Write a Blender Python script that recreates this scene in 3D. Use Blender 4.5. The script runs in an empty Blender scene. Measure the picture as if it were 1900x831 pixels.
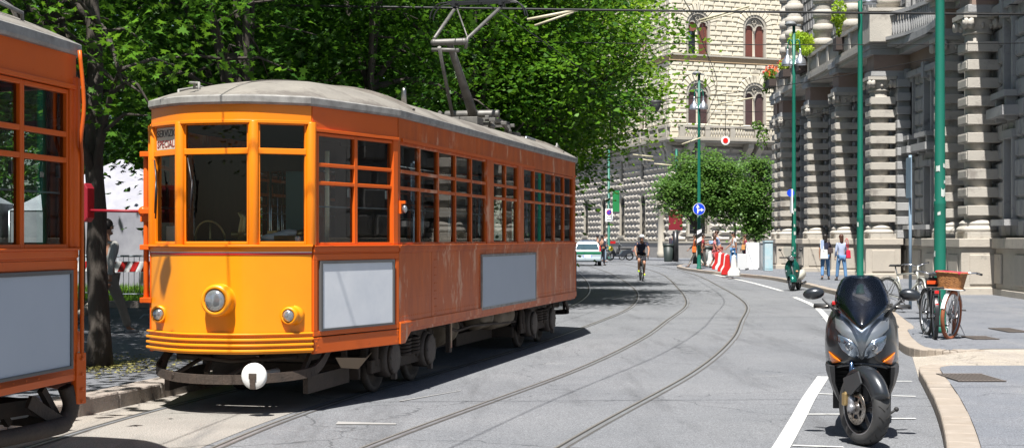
import bpy, math, random
import numpy as np
from mathutils import Vector, Matrix, Quaternion
R = math.radians; PI = math.pi
scene = bpy.context.scene
COL = scene.collection
V = Vector
# ------------------------------------------------------------ materials
def mat(name, col, rough=.6, metal=0, col2=None, scale=4., amt=.6, stretch=(1,1,1), bump=0, bscale=None, col3=None, scale3=1., thr=(.5,.65), spec=.5, coat=0, detail=5, emit=None):
    m = bpy.data.materials.new(name); m.use_nodes = True
    nt = m.node_tree; N = nt.nodes; L = nt.links
    b = N['Principled BSDF']
    b.inputs['Roughness'].default_value = rough; b.inputs['Metallic'].default_value = metal
    b.inputs['Specular IOR Level'].default_value = spec
    if coat: b.inputs['Coat Weight'].default_value = coat; b.inputs['Coat Roughness'].default_value = .08
    b.inputs['Base Color'].default_value = (*col, 1)
    tc = N.new('ShaderNodeTexCoord'); mp = N.new('ShaderNodeMapping'); mp.inputs['Scale'].default_value = stretch
    L.new(tc.outputs['Object'], mp.inputs['Vector'])
    last = None
    if col2:
        n = N.new('ShaderNodeTexNoise'); n.inputs['Scale'].default_value = scale; n.inputs['Detail'].default_value = detail; n.inputs['Roughness'].default_value = .65
        L.new(mp.outputs[0], n.inputs['Vector'])
        r = N.new('ShaderNodeMapRange'); r.inputs['From Min'].default_value = .5-.5*(1-amt)-.02; r.inputs['From Max'].default_value = .5+.5*(1-amt)+.02
        L.new(n.outputs['Fac'], r.inputs['Value'])
        mx = N.new('ShaderNodeMix'); mx.data_type = 'RGBA'
        mx.inputs['A'].default_value = (*col, 1); mx.inputs['B'].default_value = (*col2, 1)
        L.new(r.outputs[0], mx.inputs['Factor']); last = mx.outputs['Result']
    if col3:
        n = N.new('ShaderNodeTexNoise'); n.inputs['Scale'].default_value = scale3; n.inputs['Detail'].default_value = 6; n.inputs['Roughness'].default_value = .7
        L.new(mp.outputs[0], n.inputs['Vector'])
        r = N.new('ShaderNodeMapRange'); r.inputs['From Min'].default_value = thr[0]; r.inputs['From Max'].default_value = thr[1]
        L.new(n.outputs['Fac'], r.inputs['Value'])
        mx = N.new('ShaderNodeMix'); mx.data_type = 'RGBA'
        mx.inputs['A'].default_value = (*col, 1); mx.inputs['B'].default_value = (*col3, 1)
        if last: L.new(last, mx.inputs['A'])
        L.new(r.outputs[0], mx.inputs['Factor']); last = mx.outputs['Result']
    if last: L.new(last, b.inputs['Base Color'])
    if bump:
        n = N.new('ShaderNodeTexNoise'); n.inputs['Scale'].default_value = bscale or scale*6; n.inputs['Detail'].default_value = 4
        L.new(mp.outputs[0], n.inputs['Vector'])
        bp = N.new('ShaderNodeBump'); bp.inputs['Strength'].default_value = bump; bp.inputs['Distance'].default_value = .02
        L.new(n.outputs['Fac'], bp.inputs['Height']); L.new(bp.outputs[0], b.inputs['Normal'])
    if emit:
        b.inputs['Emission Color'].default_value = (*emit, 1); b.inputs['Emission Strength'].default_value = 1
    return m
def glassmat(name, tint=(.5,.55,.53), ior=1.5, mn=.0, rough=.02):
    m = bpy.data.materials.new(name); m.use_nodes = True
    nt = m.node_tree; N = nt.nodes; L = nt.links; N.clear()
    o = N.new('ShaderNodeOutputMaterial'); mx = N.new('ShaderNodeMixShader'); t = N.new('ShaderNodeBsdfTransparent'); g = N.new('ShaderNodeBsdfGlossy')
    t.inputs[0].default_value = (*tint,1); g.inputs['Roughness'].default_value = rough
    f = N.new('ShaderNodeFresnel'); f.inputs[0].default_value = ior
    a = N.new('ShaderNodeMath'); a.operation = 'ADD'; a.inputs[1].default_value = mn; a.use_clamp = True
    L.new(f.outputs[0], a.inputs[0]); L.new(a.outputs[0], mx.inputs[0]); L.new(t.outputs[0], mx.inputs[1]); L.new(g.outputs[0], mx.inputs[2]); L.new(mx.outputs[0], o.inputs[0])
    return m
def leafmat(name, c1, c2, tr=.45, scale=.9):
    m = bpy.data.materials.new(name); m.use_nodes = True
    nt = m.node_tree; N = nt.nodes; L = nt.links; b = N['Principled BSDF']; out = N['Material Output']
    g = N.new('ShaderNodeNewGeometry'); ramp = N.new('ShaderNodeMix'); ramp.data_type = 'RGBA'
    ramp.inputs['A'].default_value = (*c1,1); ramp.inputs['B'].default_value = (*c2,1)
    tc = N.new('ShaderNodeTexCoord'); nz = N.new('ShaderNodeTexNoise'); nz.inputs['Scale'].default_value = scale; nz.inputs['Detail'].default_value = 2; L.new(tc.outputs['Object'], nz.inputs['Vector'])
    ma = N.new('ShaderNodeMath'); ma.operation = 'MULTIPLY_ADD'; ma.inputs[1].default_value = 2.4; ma.inputs[2].default_value = -1.1; L.new(nz.outputs['Fac'], ma.inputs[0])
    mb_ = N.new('ShaderNodeMath'); mb_.operation = 'MULTIPLY_ADD'; mb_.inputs[1].default_value = .6; mb_.use_clamp = True; L.new(g.outputs['Random Per Island'], mb_.inputs[0]); L.new(ma.outputs[0], mb_.inputs[2])
    L.new(mb_.outputs[0], ramp.inputs['Factor']); L.new(ramp.outputs['Result'], b.inputs['Base Color'])
    b.inputs['Roughness'].default_value = .45; b.inputs['Specular IOR Level'].default_value = .35
    t = N.new('ShaderNodeBsdfTranslucent'); hs = N.new('ShaderNodeHueSaturation'); hs.inputs['Value'].default_value = 1.6; hs.inputs['Hue'].default_value = .485
    L.new(ramp.outputs['Result'], hs.inputs['Color']); L.new(hs.outputs[0], t.inputs[0])
    mx = N.new('ShaderNodeMixShader'); mx.inputs[0].default_value = tr
    L.new(b.outputs[0], mx.inputs[1]); L.new(t.outputs[0], mx.inputs[2]); L.new(mx.outputs[0], out.inputs[0])
    return m
# ------------------------------------------------------------ mesh builder
class MB:
    def __init__(s): s.v = []; s.f = []; s.sm = []; s.mi = []; s.cur = 0
    def face(s, idx, smooth=False): s.f.append(tuple(idx)); s.sm.append(smooth); s.mi.append(s.cur)
    def poly(s, pts, smooth=False):
        n = len(s.v); s.v += [tuple(p) for p in pts]; s.face(range(n, n+len(pts)), smooth)
    def box(s, c, d, M=None, top=1., ty=None):
        n = len(s.v); ty = top if ty is None else ty
        for sz in (-1,1):
            kx = top if sz > 0 else 1; ky = ty if sz > 0 else 1
            for sx, sy in ((-1,-1),(1,-1),(1,1),(-1,1)):
                p = V((sx*d[0]/2*kx, sy*d[1]/2*ky, sz*d[2]/2))
                if M is not None: p = M @ p
                s.v.append((p[0]+c[0], p[1]+c[1], p[2]+c[2]))
        for q in ((3,2,1,0),(4,5,6,7),(0,1,5,4),(1,2,6,5),(2,3,7,6),(3,0,4,7)): s.face([n+i for i in q])
    def bar(s, a, b, w, h, up=(0,0,1)):
        a = V(a); b = V(b); d = (b-a); L = d.length
        if L < 1e-6: return
        x = d/L; u = V(up); y = u.cross(x)
        if y.length < 1e-4: y = V((0,1,0)).cross(x)
        if y.length < 1e-4: y = V((1,0,0)).cross(x)
        y.normalize(); z = x.cross(y)
        s.box((a+b)/2, (L, w, h), Matrix((x,y,z)).transposed())
    def loft(s, rings, closed=True, caps=True, smooth=True):
        n0 = len(s.v); k = len(rings[0])
        for r in rings: s.v += [tuple(p) for p in r]
        for i in range(len(rings)-1):
            a = n0+i*k; b = a+k
            for j in range(k if closed else k-1):
                j2 = (j+1) % k
                s.face((a+j, a+j2, b+j2, b+j), smooth)
        if caps and closed:
            s.face([n0+j for j in range(k)][::-1]); s.face([n0+(len(rings)-1)*k+j for j in range(k)])
    def tube(s, pts, r, n=8, caps=True, squash=None):
        pts = [V(p) for p in pts]; m = len(pts)
        rs = r if isinstance(r, (list, tuple)) else [r]*m
        rings = []; prev = None
        for i, p in enumerate(pts):
            t = (pts[min(i+1,m-1)]-pts[max(i-1,0)]).normalized()
            if prev is None:
                a = V((0,0,1)) if abs(t.z) < .9 else V((1,0,0))
                x = t.cross(a).normalized()
            else:
                x = prev - t*prev.dot(t)
                if x.length < 1e-5: x = t.orthogonal()
                x.normalize()
            prev = x; y = t.cross(x)
            rings.append([p + (x*math.cos(2*PI*j/n) + y*math.sin(2*PI*j/n)*(squash or 1))*rs[i] for j in range(n)])
        s.loft(rings, caps=caps)
    def lathe(s, prof, n=16, M=None, caps=True, smooth=True):
        rings = []
        for r, z in prof:
            ring = [V((r*math.cos(2*PI*j/n), r*math.sin(2*PI*j/n), z)) for j in range(n)]
            rings.append([M @ p for p in ring] if M is not None else ring)
        s.loft(rings, caps=caps, smooth=smooth)
    def prism(s, poly, M, t, smooth=False):
        n = len(poly); a = [M @ V((p[0],p[1],-t/2)) for p in poly]; b = [M @ V((p[0],p[1],t/2)) for p in poly]
        s.loft([a, b], smooth=smooth)
    def ball(s, c, r, n=12, m=8, M=None):
        rr = r if isinstance(r, (tuple,list)) else (r,r,r); rings = []
        for i in range(m+1):
            a = PI*(i/m) ; q = max(math.sin(a), .02); z = -math.cos(a)
            ring = []
            for j in range(n):
                p = V((rr[0]*q*math.cos(2*PI*j/n), rr[1]*q*math.sin(2*PI*j/n), rr[2]*z))
                if M is not None: p = M @ p
                ring.append(p + V(c))
            rings.append(ring)
        s.loft(rings)
    def build(s, name, mats, parent=None, bevel=0, kind=None, recalc=True, loc=None):
        me = bpy.data.meshes.new(name); me.from_pydata(s.v, [], s.f)
        mats = mats if isinstance(mats, (list,tuple)) else [mats]
        for m in mats: me.materials.append(m)
        me.polygons.foreach_set('use_smooth', s.sm); me.polygons.foreach_set('material_index', s.mi)
        me.update()
        o = bpy.data.objects.new(name, me); COL.objects.link(o)
        if recalc:
            import bmesh
            bm = bmesh.new(); bm.from_mesh(me); bmesh.ops.recalc_face_normals(bm, faces=bm.faces); bm.to_mesh(me); bm.free()
        if parent: o.parent = parent
        if loc: o.location = loc
        if bevel:
            b = o.modifiers.new('bevel', 'BEVEL'); b.width = bevel; b.segments = 2; b.limit_method = 'ANGLE'; b.angle_limit = R(40)
        if kind: o['kind'] = kind
        return o
def tag(o, label, cat=None, group=None, kind=None):
    if label: o['label'] = label
    if cat: o['category'] = cat
    if group: o['group'] = group
    if kind: o['kind'] = kind
    return o
def thing(name, label, cat, loc=(0,0,0), rz=0, group=None):
    o = bpy.data.objects.new(name, None); COL.objects.link(o); o.empty_display_size = .2
    o.location = loc; o.rotation_euler = (0,0,rz)
    return tag(o, label, cat, group)
KIDS = {}
def copy_tree(o, parent=None, label=None, loc=None, rz=None):
    c = o.copy(); COL.objects.link(c)
    if parent: c.parent = parent
    if label: c['label'] = label
    if loc is not None: c.location = loc
    if rz is not None: c.rotation_euler = (0,0,rz)
    for ch in [x for x in ALLOBJ() if x.parent == o]: copy_tree(ch, c)
    return c
def ALLOBJ(): return list(bpy.data.objects)
def rotM(ax, a): return Matrix.Rotation(a, 3, ax)
def align(d):  # matrix whose local z goes along d
    return V(d).to_track_quat('Z','Y').to_matrix()
def at(p, M):  # 4x4 with translation p, rotation M
    return Matrix.Translation(V(p)) @ M.to_4x4()
def catmull(P, n=8):
    P = [V(p) for p in P]; out = []
    for i in range(len(P)-1):
        p0 = P[max(i-1,0)]; p1 = P[i]; p2 = P[i+1]; p3 = P[min(i+2,len(P)-1)]
        for k in range(n):
            t = k/n; out.append(.5*((2*p1)+(p2-p0)*t+(2*p0-5*p1+4*p2-p3)*t*t+(3*p1-p0-3*p2+p3)*t**3))
    out.append(P[-1]); return out
def text_mesh(txt, size, name, m, parent, M, ext=.002):
    cu = bpy.data.curves.new(name, 'FONT'); cu.body = txt; cu.size = size; cu.extrude = ext; cu.align_x = 'CENTER'; cu.resolution_u = 2
    to = bpy.data.objects.new('t', cu); COL.objects.link(to)
    dg = bpy.context.evaluated_depsgraph_get(); dg.update()
    me = bpy.data.meshes.new_from_object(to.evaluated_get(dg)); bpy.data.objects.remove(to)
    me.transform(M); me.materials.clear(); me.materials.append(m)
    o = bpy.data.objects.new(name, me); COL.objects.link(o); o.parent = parent; return o
# camera model of the photo: level camera 1.6 m above the road
FPX = 2808.; HY = 443.; H = 1.6
def gp(x, y, z=0):   # a point on the plane z seen at photo pixel x,y
    Y = (H-z)*FPX/(y-HY); return V(((x-950)/FPX*Y, Y, z))
def zp(y, Y): return H + (HY-y)*Y/FPX
def xp(x, Y): return (x-950)/FPX*Y
# ------------------------------------------------------------ palette
orange   = mat('tram orange paint', (.70,.115,.004), .42, col2=(.62,.10,.01), scale=3, amt=.4, coat=.08, spec=.3, col3=(.40,.07,.012), scale3=9, thr=(.66,.74), bump=.05, bscale=6)
yellow   = mat('sunlit tram orange paint', (.85,.30,.002), .38, col2=(.80,.265,.003), scale=2, amt=.4, coat=.15, col3=(.55,.15,.02), scale3=11, thr=(.69,.73), bump=.04, bscale=5)  # yellower than the sides: sun on the front put into the colour
rust     = mat('weathered orange tram side', (.68,.13,.009), .40, col2=(.42,.068,.010), scale=2.0, amt=.55, stretch=(2.2,2.2,.8), coat=.05, spec=.3, col3=(.68,.33,.20), scale3=1.5, thr=(.56,.63), bump=.10, bscale=3)
canvas   = mat('roof canvas', (.24,.22,.19), .9, col2=(.18,.165,.145), scale=3, amt=.6, bump=.35, bscale=30, col3=(.13,.115,.10), scale3=1.3, thr=(.50,.60))
canvasd  = mat('roof canvas patch', (.13,.115,.10), .9, col2=(.28,.25,.22), scale=4)
greyp    = mat('grey gutter paint', (.34,.33,.31), .6, col2=(.16,.15,.14), scale=8, amt=.6)
grime    = mat('brown brake dust', (.07,.048,.035), .75, col2=(.032,.024,.019), scale=7, amt=.5, bump=.3, bscale=40)
amberp   = mat('tram front orange paint', (.86,.235,.002), .38, col2=(.82,.21,.003), scale=3, amt=.4, coat=.12, col3=(.45,.09,.01), scale3=10, thr=(.68,.74))  # front sun put into this orange too, less than in the panel
grimeL   = mat('pale dusty casting', (.13,.105,.09), .7, col2=(.065,.052,.043), scale=14, amt=.5, bump=.3, bscale=50)
tankm    = mat('dusty olive air tank', (.22,.17,.115), .7, col2=(.13,.10,.07), scale=5)
steel    = mat('worn steel', (.42,.41,.40), .35, 1, col2=(.25,.23,.21), scale=9)
dsteel   = mat('dark steel', (.09,.09,.095), .5, .3)
pantm    = mat('pantograph grey', (.20,.19,.175), .55, .4, col2=(.10,.095,.09), scale=9)
white    = mat('white paint', (.78,.78,.76), .5, col2=(.60,.59,.57), scale=12, amt=.4)
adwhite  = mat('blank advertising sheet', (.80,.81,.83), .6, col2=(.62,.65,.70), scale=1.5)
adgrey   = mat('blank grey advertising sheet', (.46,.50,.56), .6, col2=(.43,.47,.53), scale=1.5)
black    = mat('black rubber', (.018,.018,.019), .7, col2=(.03,.03,.03), scale=20)
blackp   = mat('black paint', (.02,.02,.022), .35)
redp     = mat('red paint', (.50,.012,.015), .45)
wine     = mat('wine red panel', (.20,.008,.018), .6)
greenpan = mat('green banner', (.006,.19,.05), .6)
greenpole= mat('green lamp post paint', (.008,.15,.10), .42, col2=(.006,.11,.075), scale=3, amt=.5, stretch=(1,1,.3), col3=(.25,.30,.25), scale3=3.5, thr=(.70,.72))
alum     = mat('aluminium lamp', (.55,.57,.60), .3, .85)
bluepole = mat('grey blue post', (.24,.33,.42), .5, col2=(.18,.26,.34), scale=6)
glass    = glassmat('window glass', (.52,.56,.54), 1.5, .01)
dglass   = glassmat('dusty tram glass', (.78,.84,.82), 1.42, .0, .008)
lens     = mat('lamp lens', (.42,.44,.45), .10, .7, col2=(.35,.36,.38), scale=30, amt=.6)
amber    = mat('amber lens', (.95,.22,.006), .15, coat=.6)
redlens  = mat('red lens', (.55,.01,.01), .15, coat=.5)
inter    = mat('tram interior dark wood', (.05,.028,.018), .5, col2=(.03,.018,.012), scale=4, stretch=(1,6,1))
interteal= mat('teal partition', (.10,.22,.22), .4)
cream    = mat('cream interior', (.45,.42,.36), .6)
brass    = mat('aged brass', (.40,.30,.14), .35, .9)
paper    = mat('white paper', (.82,.82,.84), .7)
chrome   = mat('chrome', (.6,.6,.62), .12, 1)
# ------------------------------------------------------------ ground
def asphalt(name, c1, c2, patch, streak, scale=.35):
    m = bpy.data.materials.new(name); m.use_nodes = True
    nt = m.node_tree; N = nt.nodes; L = nt.links; b = N['Principled BSDF']
    b.inputs['Roughness'].default_value = .85; b.inputs['Specular IOR Level'].default_value = .3
    tc = N.new('ShaderNodeTexCoord')
    def noise(sc, st=(1,1,1), det=6, rot=0):
        mp = N.new('ShaderNodeMapping'); mp.inputs['Scale'].default_value = st; mp.inputs['Rotation'].default_value = (0,0,rot)
        L.new(tc.outputs['Object'], mp.inputs[0])
        n = N.new('ShaderNodeTexNoise'); n.inputs['Scale'].default_value = sc; n.inputs['Detail'].default_value = det; n.inputs['Roughness'].default_value = .7
        L.new(mp.outputs[0], n.inputs['Vector']); return n.outputs['Fac']
    def rng(s, a, c):
        r = N.new('ShaderNodeMapRange'); r.inputs['From Min'].default_value = a; r.inputs['From Max'].default_value = c; L.new(s, r.inputs['Value']); return r.outputs[0]
    def mix(f, A, B):
        x = N.new('ShaderNodeMix'); x.data_type = 'RGBA'
        for k, q in (('A',A),('B',B)):
            if isinstance(q, tuple): x.inputs[k].default_value = (*q,1)
            else: L.new(q, x.inputs[k])
        L.new(f, x.inputs['Factor']); return x.outputs['Result']
    col = mix(rng(noise(scale), .35, .65), c1, c2)
    col = mix(rng(noise(.5, (3.2,.35,1), 5, R(14)), .52, .72), col, streak)
    col = mix(rng(noise(.8), .62, .72), col, patch)
    sp = mix(rng(noise(90, det=2), .40, .62), (.50,.50,.50), (1.5,1.5,1.5))
    mm = N.new('ShaderNodeMix'); mm.data_type = 'RGBA'; mm.blend_type = 'MULTIPLY'; mm.inputs['Factor'].default_value = .75
    L.new(col, mm.inputs['A']); L.new(sp, mm.inputs['B']); col = mm.outputs['Result']
    # cracks
    vo = N.new('ShaderNodeTexVoronoi'); vo.feature = 'DISTANCE_TO_EDGE'; vo.inputs['Scale'].default_value = .32
    dn = N.new('ShaderNodeTexNoise'); dn.inputs['Scale'].default_value = 2.; dn.inputs['Detail'].default_value = 5
    L.new(tc.outputs['Object'], dn.inputs['Vector'])
    va = N.new('ShaderNodeVectorMath'); va.operation = 'MULTIPLY_ADD'; va.inputs[1].default_value = (.8,.8,0)
    L.new(dn.outputs['Color'], va.inputs[0]); L.new(tc.outputs['Object'], va.inputs[2]); L.new(va.outputs[0], vo.inputs['Vector'])
    ck = rng(vo.outputs['Distance'], .004, .0); 
    col = mix(ck, col, tuple(x*.45 for x in c1))
    L.new(col, b.inputs['Base Color'])
    bn = N.new('ShaderNodeBump'); bn.inputs['Strength'].default_value = .25; bn.inputs['Distance'].default_value = .01
    L.new(noise(120, det=2), bn.inputs['Height']); L.new(bn.outputs[0], b.inputs['Normal'])
    return m
roadm = asphalt('asphalt', (.145,.151,.162), (.185,.189,.198), (.235,.236,.24), (.112,.115,.122))
palem = asphalt('dusty concrete apron', (.26,.235,.205), (.32,.29,.255), (.205,.19,.175), (.14,.135,.13), .8)
sidem = asphalt('dark pavement asphalt', (.14,.15,.17), (.18,.185,.20), (.12,.13,.15), (.21,.21,.215), .5)
sidel = asphalt('left pavement asphalt', (.13,.135,.15), (.16,.165,.18), (.21,.20,.18), (.12,.12,.13), .9)
kerbm = mat('pink granite kerb', (.27,.225,.18), .8, col2=(.335,.29,.245), scale=5, bump=.4, bscale=60, col3=(.30,.25,.20), scale3=2, thr=(.55,.7))
kerbg = mat('grey granite kerb', (.34,.29,.25), .85, col2=(.24,.21,.185), scale=6, bump=.8, bscale=35)
paintm= mat('road paint', (.66,.66,.64), .7, col2=(.52,.52,.50), scale=5, amt=.5, col3=(.27,.27,.265), scale3=11, thr=(.56,.64))
railm = mat('rail steel', (.30,.31,.33), .38, .35, col2=(.20,.20,.205), scale=4)
groovem = mat('rail groove', (.03,.028,.025), .9)
rustl = mat('rusty rail edge', (.16,.15,.135), .8, col2=(.12,.11,.10), scale=8)
def sheet(name, pts, z, m):
    b = MB(); b.poly([(p[0],p[1],z) for p in pts]); return b.build(name, m, kind='structure')
g = MB(); g.poly([(-500,-60,-.004),(500,-60,-.004),(500,900,-.004),(-500,900,-.004)]); g.build('road', roadm, kind='structure')
def strip(name, line, w0, w1, z, m, thick=0):   # band between offsets w0,w1 (to the right of travel)
    b = MB(); n = len(line); L0 = []; R0 = []
    for i, p in enumerate(line):
        t = (line[min(i+1,n-1)]-line[max(i-1,0)]); t = V((t.x,t.y)).normalized(); nn = V((t.y,-t.x))
        L0.append((p.x+nn.x*w0, p.y+nn.y*w0, z)); R0.append((p.x+nn.x*w1, p.y+nn.y*w1, z))
    k = len(b.v); b.v += L0+R0
    for i in range(n-1): b.face((i, n+i, n+i+1, i+1))
    return b, L0, R0
# rails: measured right rail of each track, gauge 1.445
def mid(points): return catmull([V((p[0],p[1],0)) for p in points], 14)
trA = mid([(-3.2,3),(-2.62,8.5),(-2.09,12.9),(-1.475,15.93),(-1.014,17.6),(.255,22.6),(1.62,29),(2.72,35),(3.5,42),(4.0,50),(4.4,62),(4.6,76),(4.4,95),(3.2,120),(0,150)])
trC = mid([(-1.5,4),(.37,11.6),(2.2,18.2),(3.5,24),(4.45,29.3),(5.6,36),(6.35,43),(7.0,51),(7.7,60),(8.3,70),(8.6,84),(8.2,104),(6.2,130)])
def offset(line, w):
    _, L0, _ = strip('x', line, w, w+.01, 0, None); return [V(p) for p in L0]
centA = offset(trA, -.72); centC = offset(trC, -.72)
for tr in (trA, trC):
    for g_ in (0, -1.445):
        for nm, a, c, z, m in (('rail_edge',-.052,-.028,.001,rustl),('rail_groove',-.030,.0,.002,groovem),('tram_rail',.0,.040,.0045,railm),('rail_edge',.038,.052,.0012,rustl)):
            b, _, _ = strip(nm, tr, g_+a, g_+c, z, m); b.build(nm, m, kind='structure')
# left kerb and pavement
kL = catmull([V(p) for p in ((-5.6,4,0),(-4.95,9,0),(-4.35,12,0),(-3.9,13.6,0),(-3.3,16.2,0),(-2.4,19.8,0),(-1.3,24.5,0),(0.0,31,0),(1.0,38,0),(1.75,46,0),(2.2,56,0),(2.4,68,0),(1.6,84,0),(-1,98,0),(-8,106,0))], 3)
def pavement(name, kerb, outer, side, m, km, h=.13, w=.30):
    # side=+1: pavement lies right of the kerb line
    b, a0, a1 = strip('k', kerb, 0, side*w, h, None)
    kb = MB(); n = len(kerb)
    for i in range(n-1):
        L = (kerb[i+1]-kerb[i]).length; ns = max(1, round(L/1.15))
        for s_ in range(ns):
            t0 = s_/ns; t1 = (s_+1)/ns - .004/max(L/ns,.1)
            q = [V(a0[i]).lerp(V(a0[i+1]),t) for t in (t0,t1)]; r = [V(a1[i]).lerp(V(a1[i+1]),t) for t in (t0,t1)]
            j = random.uniform(-.008,.008)
            top = [V((p.x,p.y,h+j)) for p in (q[0],q[1],r[1],r[0])]; bot = [V((p.x,p.y,-.02)) for p in top]
            kb.loft([bot, top], smooth=False)
    kb.build(name+'_kerb', km, kind='structure', bevel=.02)
    pts = [(p[0],p[1]) for p in a1]+list(outer)
    o = MB(); o.poly([(p[0],p[1],h-.006) for p in pts]); import bmesh
    ob = o.build(name, m, kind='structure')
    bm = bmesh.new(); bm.from_mesh(ob.data); bmesh.ops.triangulate(bm, faces=bm.faces); 
    for f in bm.faces:
        if f.normal.z < 0: f.normal_flip()
    bm.to_mesh(ob.data); bm.free()
    return ob
random.seed(3)
pavement('left_pavement', kL, [(-30,112),(-60,112),(-60,4)], -1, sidel, kerbg, .15, .32)
b, _, _ = strip('apron', [p for p in kL if p.y < 26], 0, .62, -.001, palem); 
b.build('concrete_apron', palem, kind='structure')
b, _, _ = strip('t', [p for p in centA if 7 < p.y < 19.5], -.66, .60, -.0005, palem); b.build('track_infill', asphalt('track infill', (.23,.215,.195),(.29,.27,.245),(.17,.165,.16),(.12,.12,.12),.9), kind='structure')
# right pavement: near piece, driveway gap, long piece with the traffic island
kR1 = catmull([V(p) for p in ((1.4,4.5,0),(2.55,8.8,0),(3.31,11.58,0),(3.92,14.04,0),(4.45,16.4,0),(4.72,17.55,0),(4.98,17.95,0))], 5)
pavement('near_pavement', kR1, [(10,17.8),(10,4.5)], 1, sidem, kerbm, .12, .24)
kR2 = catmull([V(p) for p in ((6.3,20.15,0),(5.8,20.05,0),(5.45,20.5,0),(5.62,22.0,0),(6.2,24.7,0),(6.75,26.6,0),(8.75,38,0),(9.4,45.8,0),(9.75,51,0),(10.1,59,0),(9.8,63,0),(9.2,67,0),(8.85,72,0),(8.8,79,0),(9.3,85,0),(10.6,89,0),(14,90.5,0),(20,91,0),(34,91,0))], 5)
pavement('right_pavement', kR2, [(40,60),(40,20.5),(6.5,20.5)], 1, sidem, kerbm, .12, .25)
# driveway ramp
b = MB(); b.poly([(4.7,17.5,.002),(5.45,20.6,.002),(6.1,20.62,.108),(5.75,17.5,.108)]); b.poly([(5.75,17.5,.108),(6.1,20.62,.108),(40,20.62,.110),(40,17.5,.110)])
b.build('driveway_ramp', asphalt('ramp', (.33,.29,.24),(.38,.34,.29),(.26,.24,.22),(.22,.2,.19),.9), kind='structure')
# far pavement in front of the pale building
b = MB(); far = [(-30,150,.1),(2.5,150,.1),(3.0,140,.1),(8.4,114,.1),(12,110,.1),(40,118,.1),(40,160,.1),(-30,160,.1)]
b.loft([[V((p[0],p[1],-.02)) for p in far],[V(p) for p in far]], smooth=False); b.build('far_pavement', sidem, kind='structure')
# painted markings
def mark(line, w, z=.003): 
    b, _, _ = strip('m', line, -w/2, w/2, z, paintm); return b
e1 = catmull([V(p) for p in ((9.0,75,0),(9.1,69,0),(8.95,62,0),(8.75,55,0),(8.3,46.5,0))], 6)
e2 = catmull([V(p) for p in ((7.75,41.5,0),(7.2,36,0),(6.25,29.9,0),(5.6,26.3,0))], 6)
e3 = catmull([V(p) for p in ((3.62,17.6,0),(2.98,15.2,0),(2.55,13.5,0),(2.06,11.6,0),(1.5,9.5,0),(.6,6,0))], 6)
for e, w in ((e1,.13),(e2,.13),(e3,.135)): mark(e, w).build('edge_line', paintm, kind='structure')
b = MB()
for (x0,y0,x1,y1) in ((1495,768,1562,768),(1470,826,1565,829),(1518,730,1545,731),(1662,707,1692,707),(1656,734,1699,735),(1650,776,1699,776)):
    p = gp(x0,y0); q = gp(x1,y1); b.poly([(p.x,p.y-.03,.0035),(q.x,q.y-.03,.0035),(q.x,q.y+.03,.0035),(p.x,p.y+.03,.0035)])
for (x0,y0,x1,y1) in ((1502,560,1530,561),(1512,575,1545,576),(1465,545,1488,545),(1525,590,1550,590)):
    p = gp(x0,y0); q = gp(x1,y1); b.poly([(p.x,p.y-.05,.0035),(q.x,q.y-.05,.0035),(q.x,q.y+.05,.0035),(p.x,p.y+.05,.0035)])
b.build('bay_ticks', paintm, kind='structure')
scuff = mat('worn road paint', (.32,.31,.30), .8, col2=(.24,.24,.235), scale=9, amt=.6)
b = MB()
for (x0,y0,x1,y1,w) in ((740,744,855,724,.035),(625,784,735,786,.10)):
    p = gp(x0,y0); q = gp(x1,y1); b.poly([(p.x,p.y-w,.0025),(q.x,q.y-w*.4,.0025),(q.x,q.y+w*.4,.0025),(p.x,p.y+w,.0025)])
b.build('worn_marking', scuff, kind='structure')
# drain grates
def grate(x0,y0,x1,y1,label):
    p = gp(x0,y1,.12); q = gp(x1,y0,.12); W = abs(q.x-p.x)*.9; D = abs(q.y-p.y)
    Ym = (p.y+q.y)/2; W = (x1-x0)/FPX*Ym*.86; p = V((xp(x0,Ym),p.y,0))
    t = thing('drain_grate', label, 'drain grate', (p.x+W/2, p.y+D/2, .12), 0, 'drain grates in the right pavement')
    a = MB(); a.box((0,0,.001),(W,D,.006)); a.build('pit', groovem, t)
    c = MB(); n = int(W/.045)
    for i in range(n): c.box((-W/2+(i+.5)*W/n,0,.007),(W/n*.45,D,.006))
    c.box((0,-D/2,.007),(W,.03,.008)); c.box((0,D/2,.007),(W,.03,.008)); c.build('bars', mat('grate iron', (.20,.17,.15), .6, .4), t)
grate(1757,694,1858,707,'slatted drain grate nearest the camera beside the big dark scooter')
grate(1795,624,1850,629,'narrow rusty grate beyond the wicker basket bicycle, the left one')
grate(1852,609,1900,616,'narrow rusty grate at the right edge of the photo')
# grass strip in the park at left
gb = MB(); gb.poly([(-16,32.2,.16),(-3.5,32.2,.16),(-3.5,47,.16),(-16,47,.16)]); gb.build('grass_bed', mat('soil', (.06,.07,.025), .9), kind='structure')
rng = np.random.default_rng(5)
n = 16000; gx = rng.uniform(-13.5,-4.5,n); gy = rng.uniform(32.3,44,n); gz = rng.uniform(.08,.22,n); ga = rng.uniform(0,2*PI,n)
vs = np.zeros((n,3,3)); dx = np.cos(ga)*.012; dy = np.sin(ga)*.012
vs[:,0] = np.c_[gx-dx,gy-dy,np.full(n,.16)]; vs[:,1] = np.c_[gx+dx,gy+dy,np.full(n,.16)]; vs[:,2] = np.c_[gx+rng.normal(0,.05,n),gy+rng.normal(0,.05,n),.16+gz]
me = bpy.data.meshes.new('grass'); me.from_pydata(vs.reshape(-1,3).tolist(), [], np.arange(n*3).reshape(-1,3).tolist())
me.materials.append(leafmat('grass blades', (.10,.22,.02), (.18,.34,.03), .3)); go = bpy.data.objects.new('grass', me); COL.objects.link(go)
tag(go, 'sunlit grass growing behind the low kerb in the park', 'grass', kind='stuff')
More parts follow.
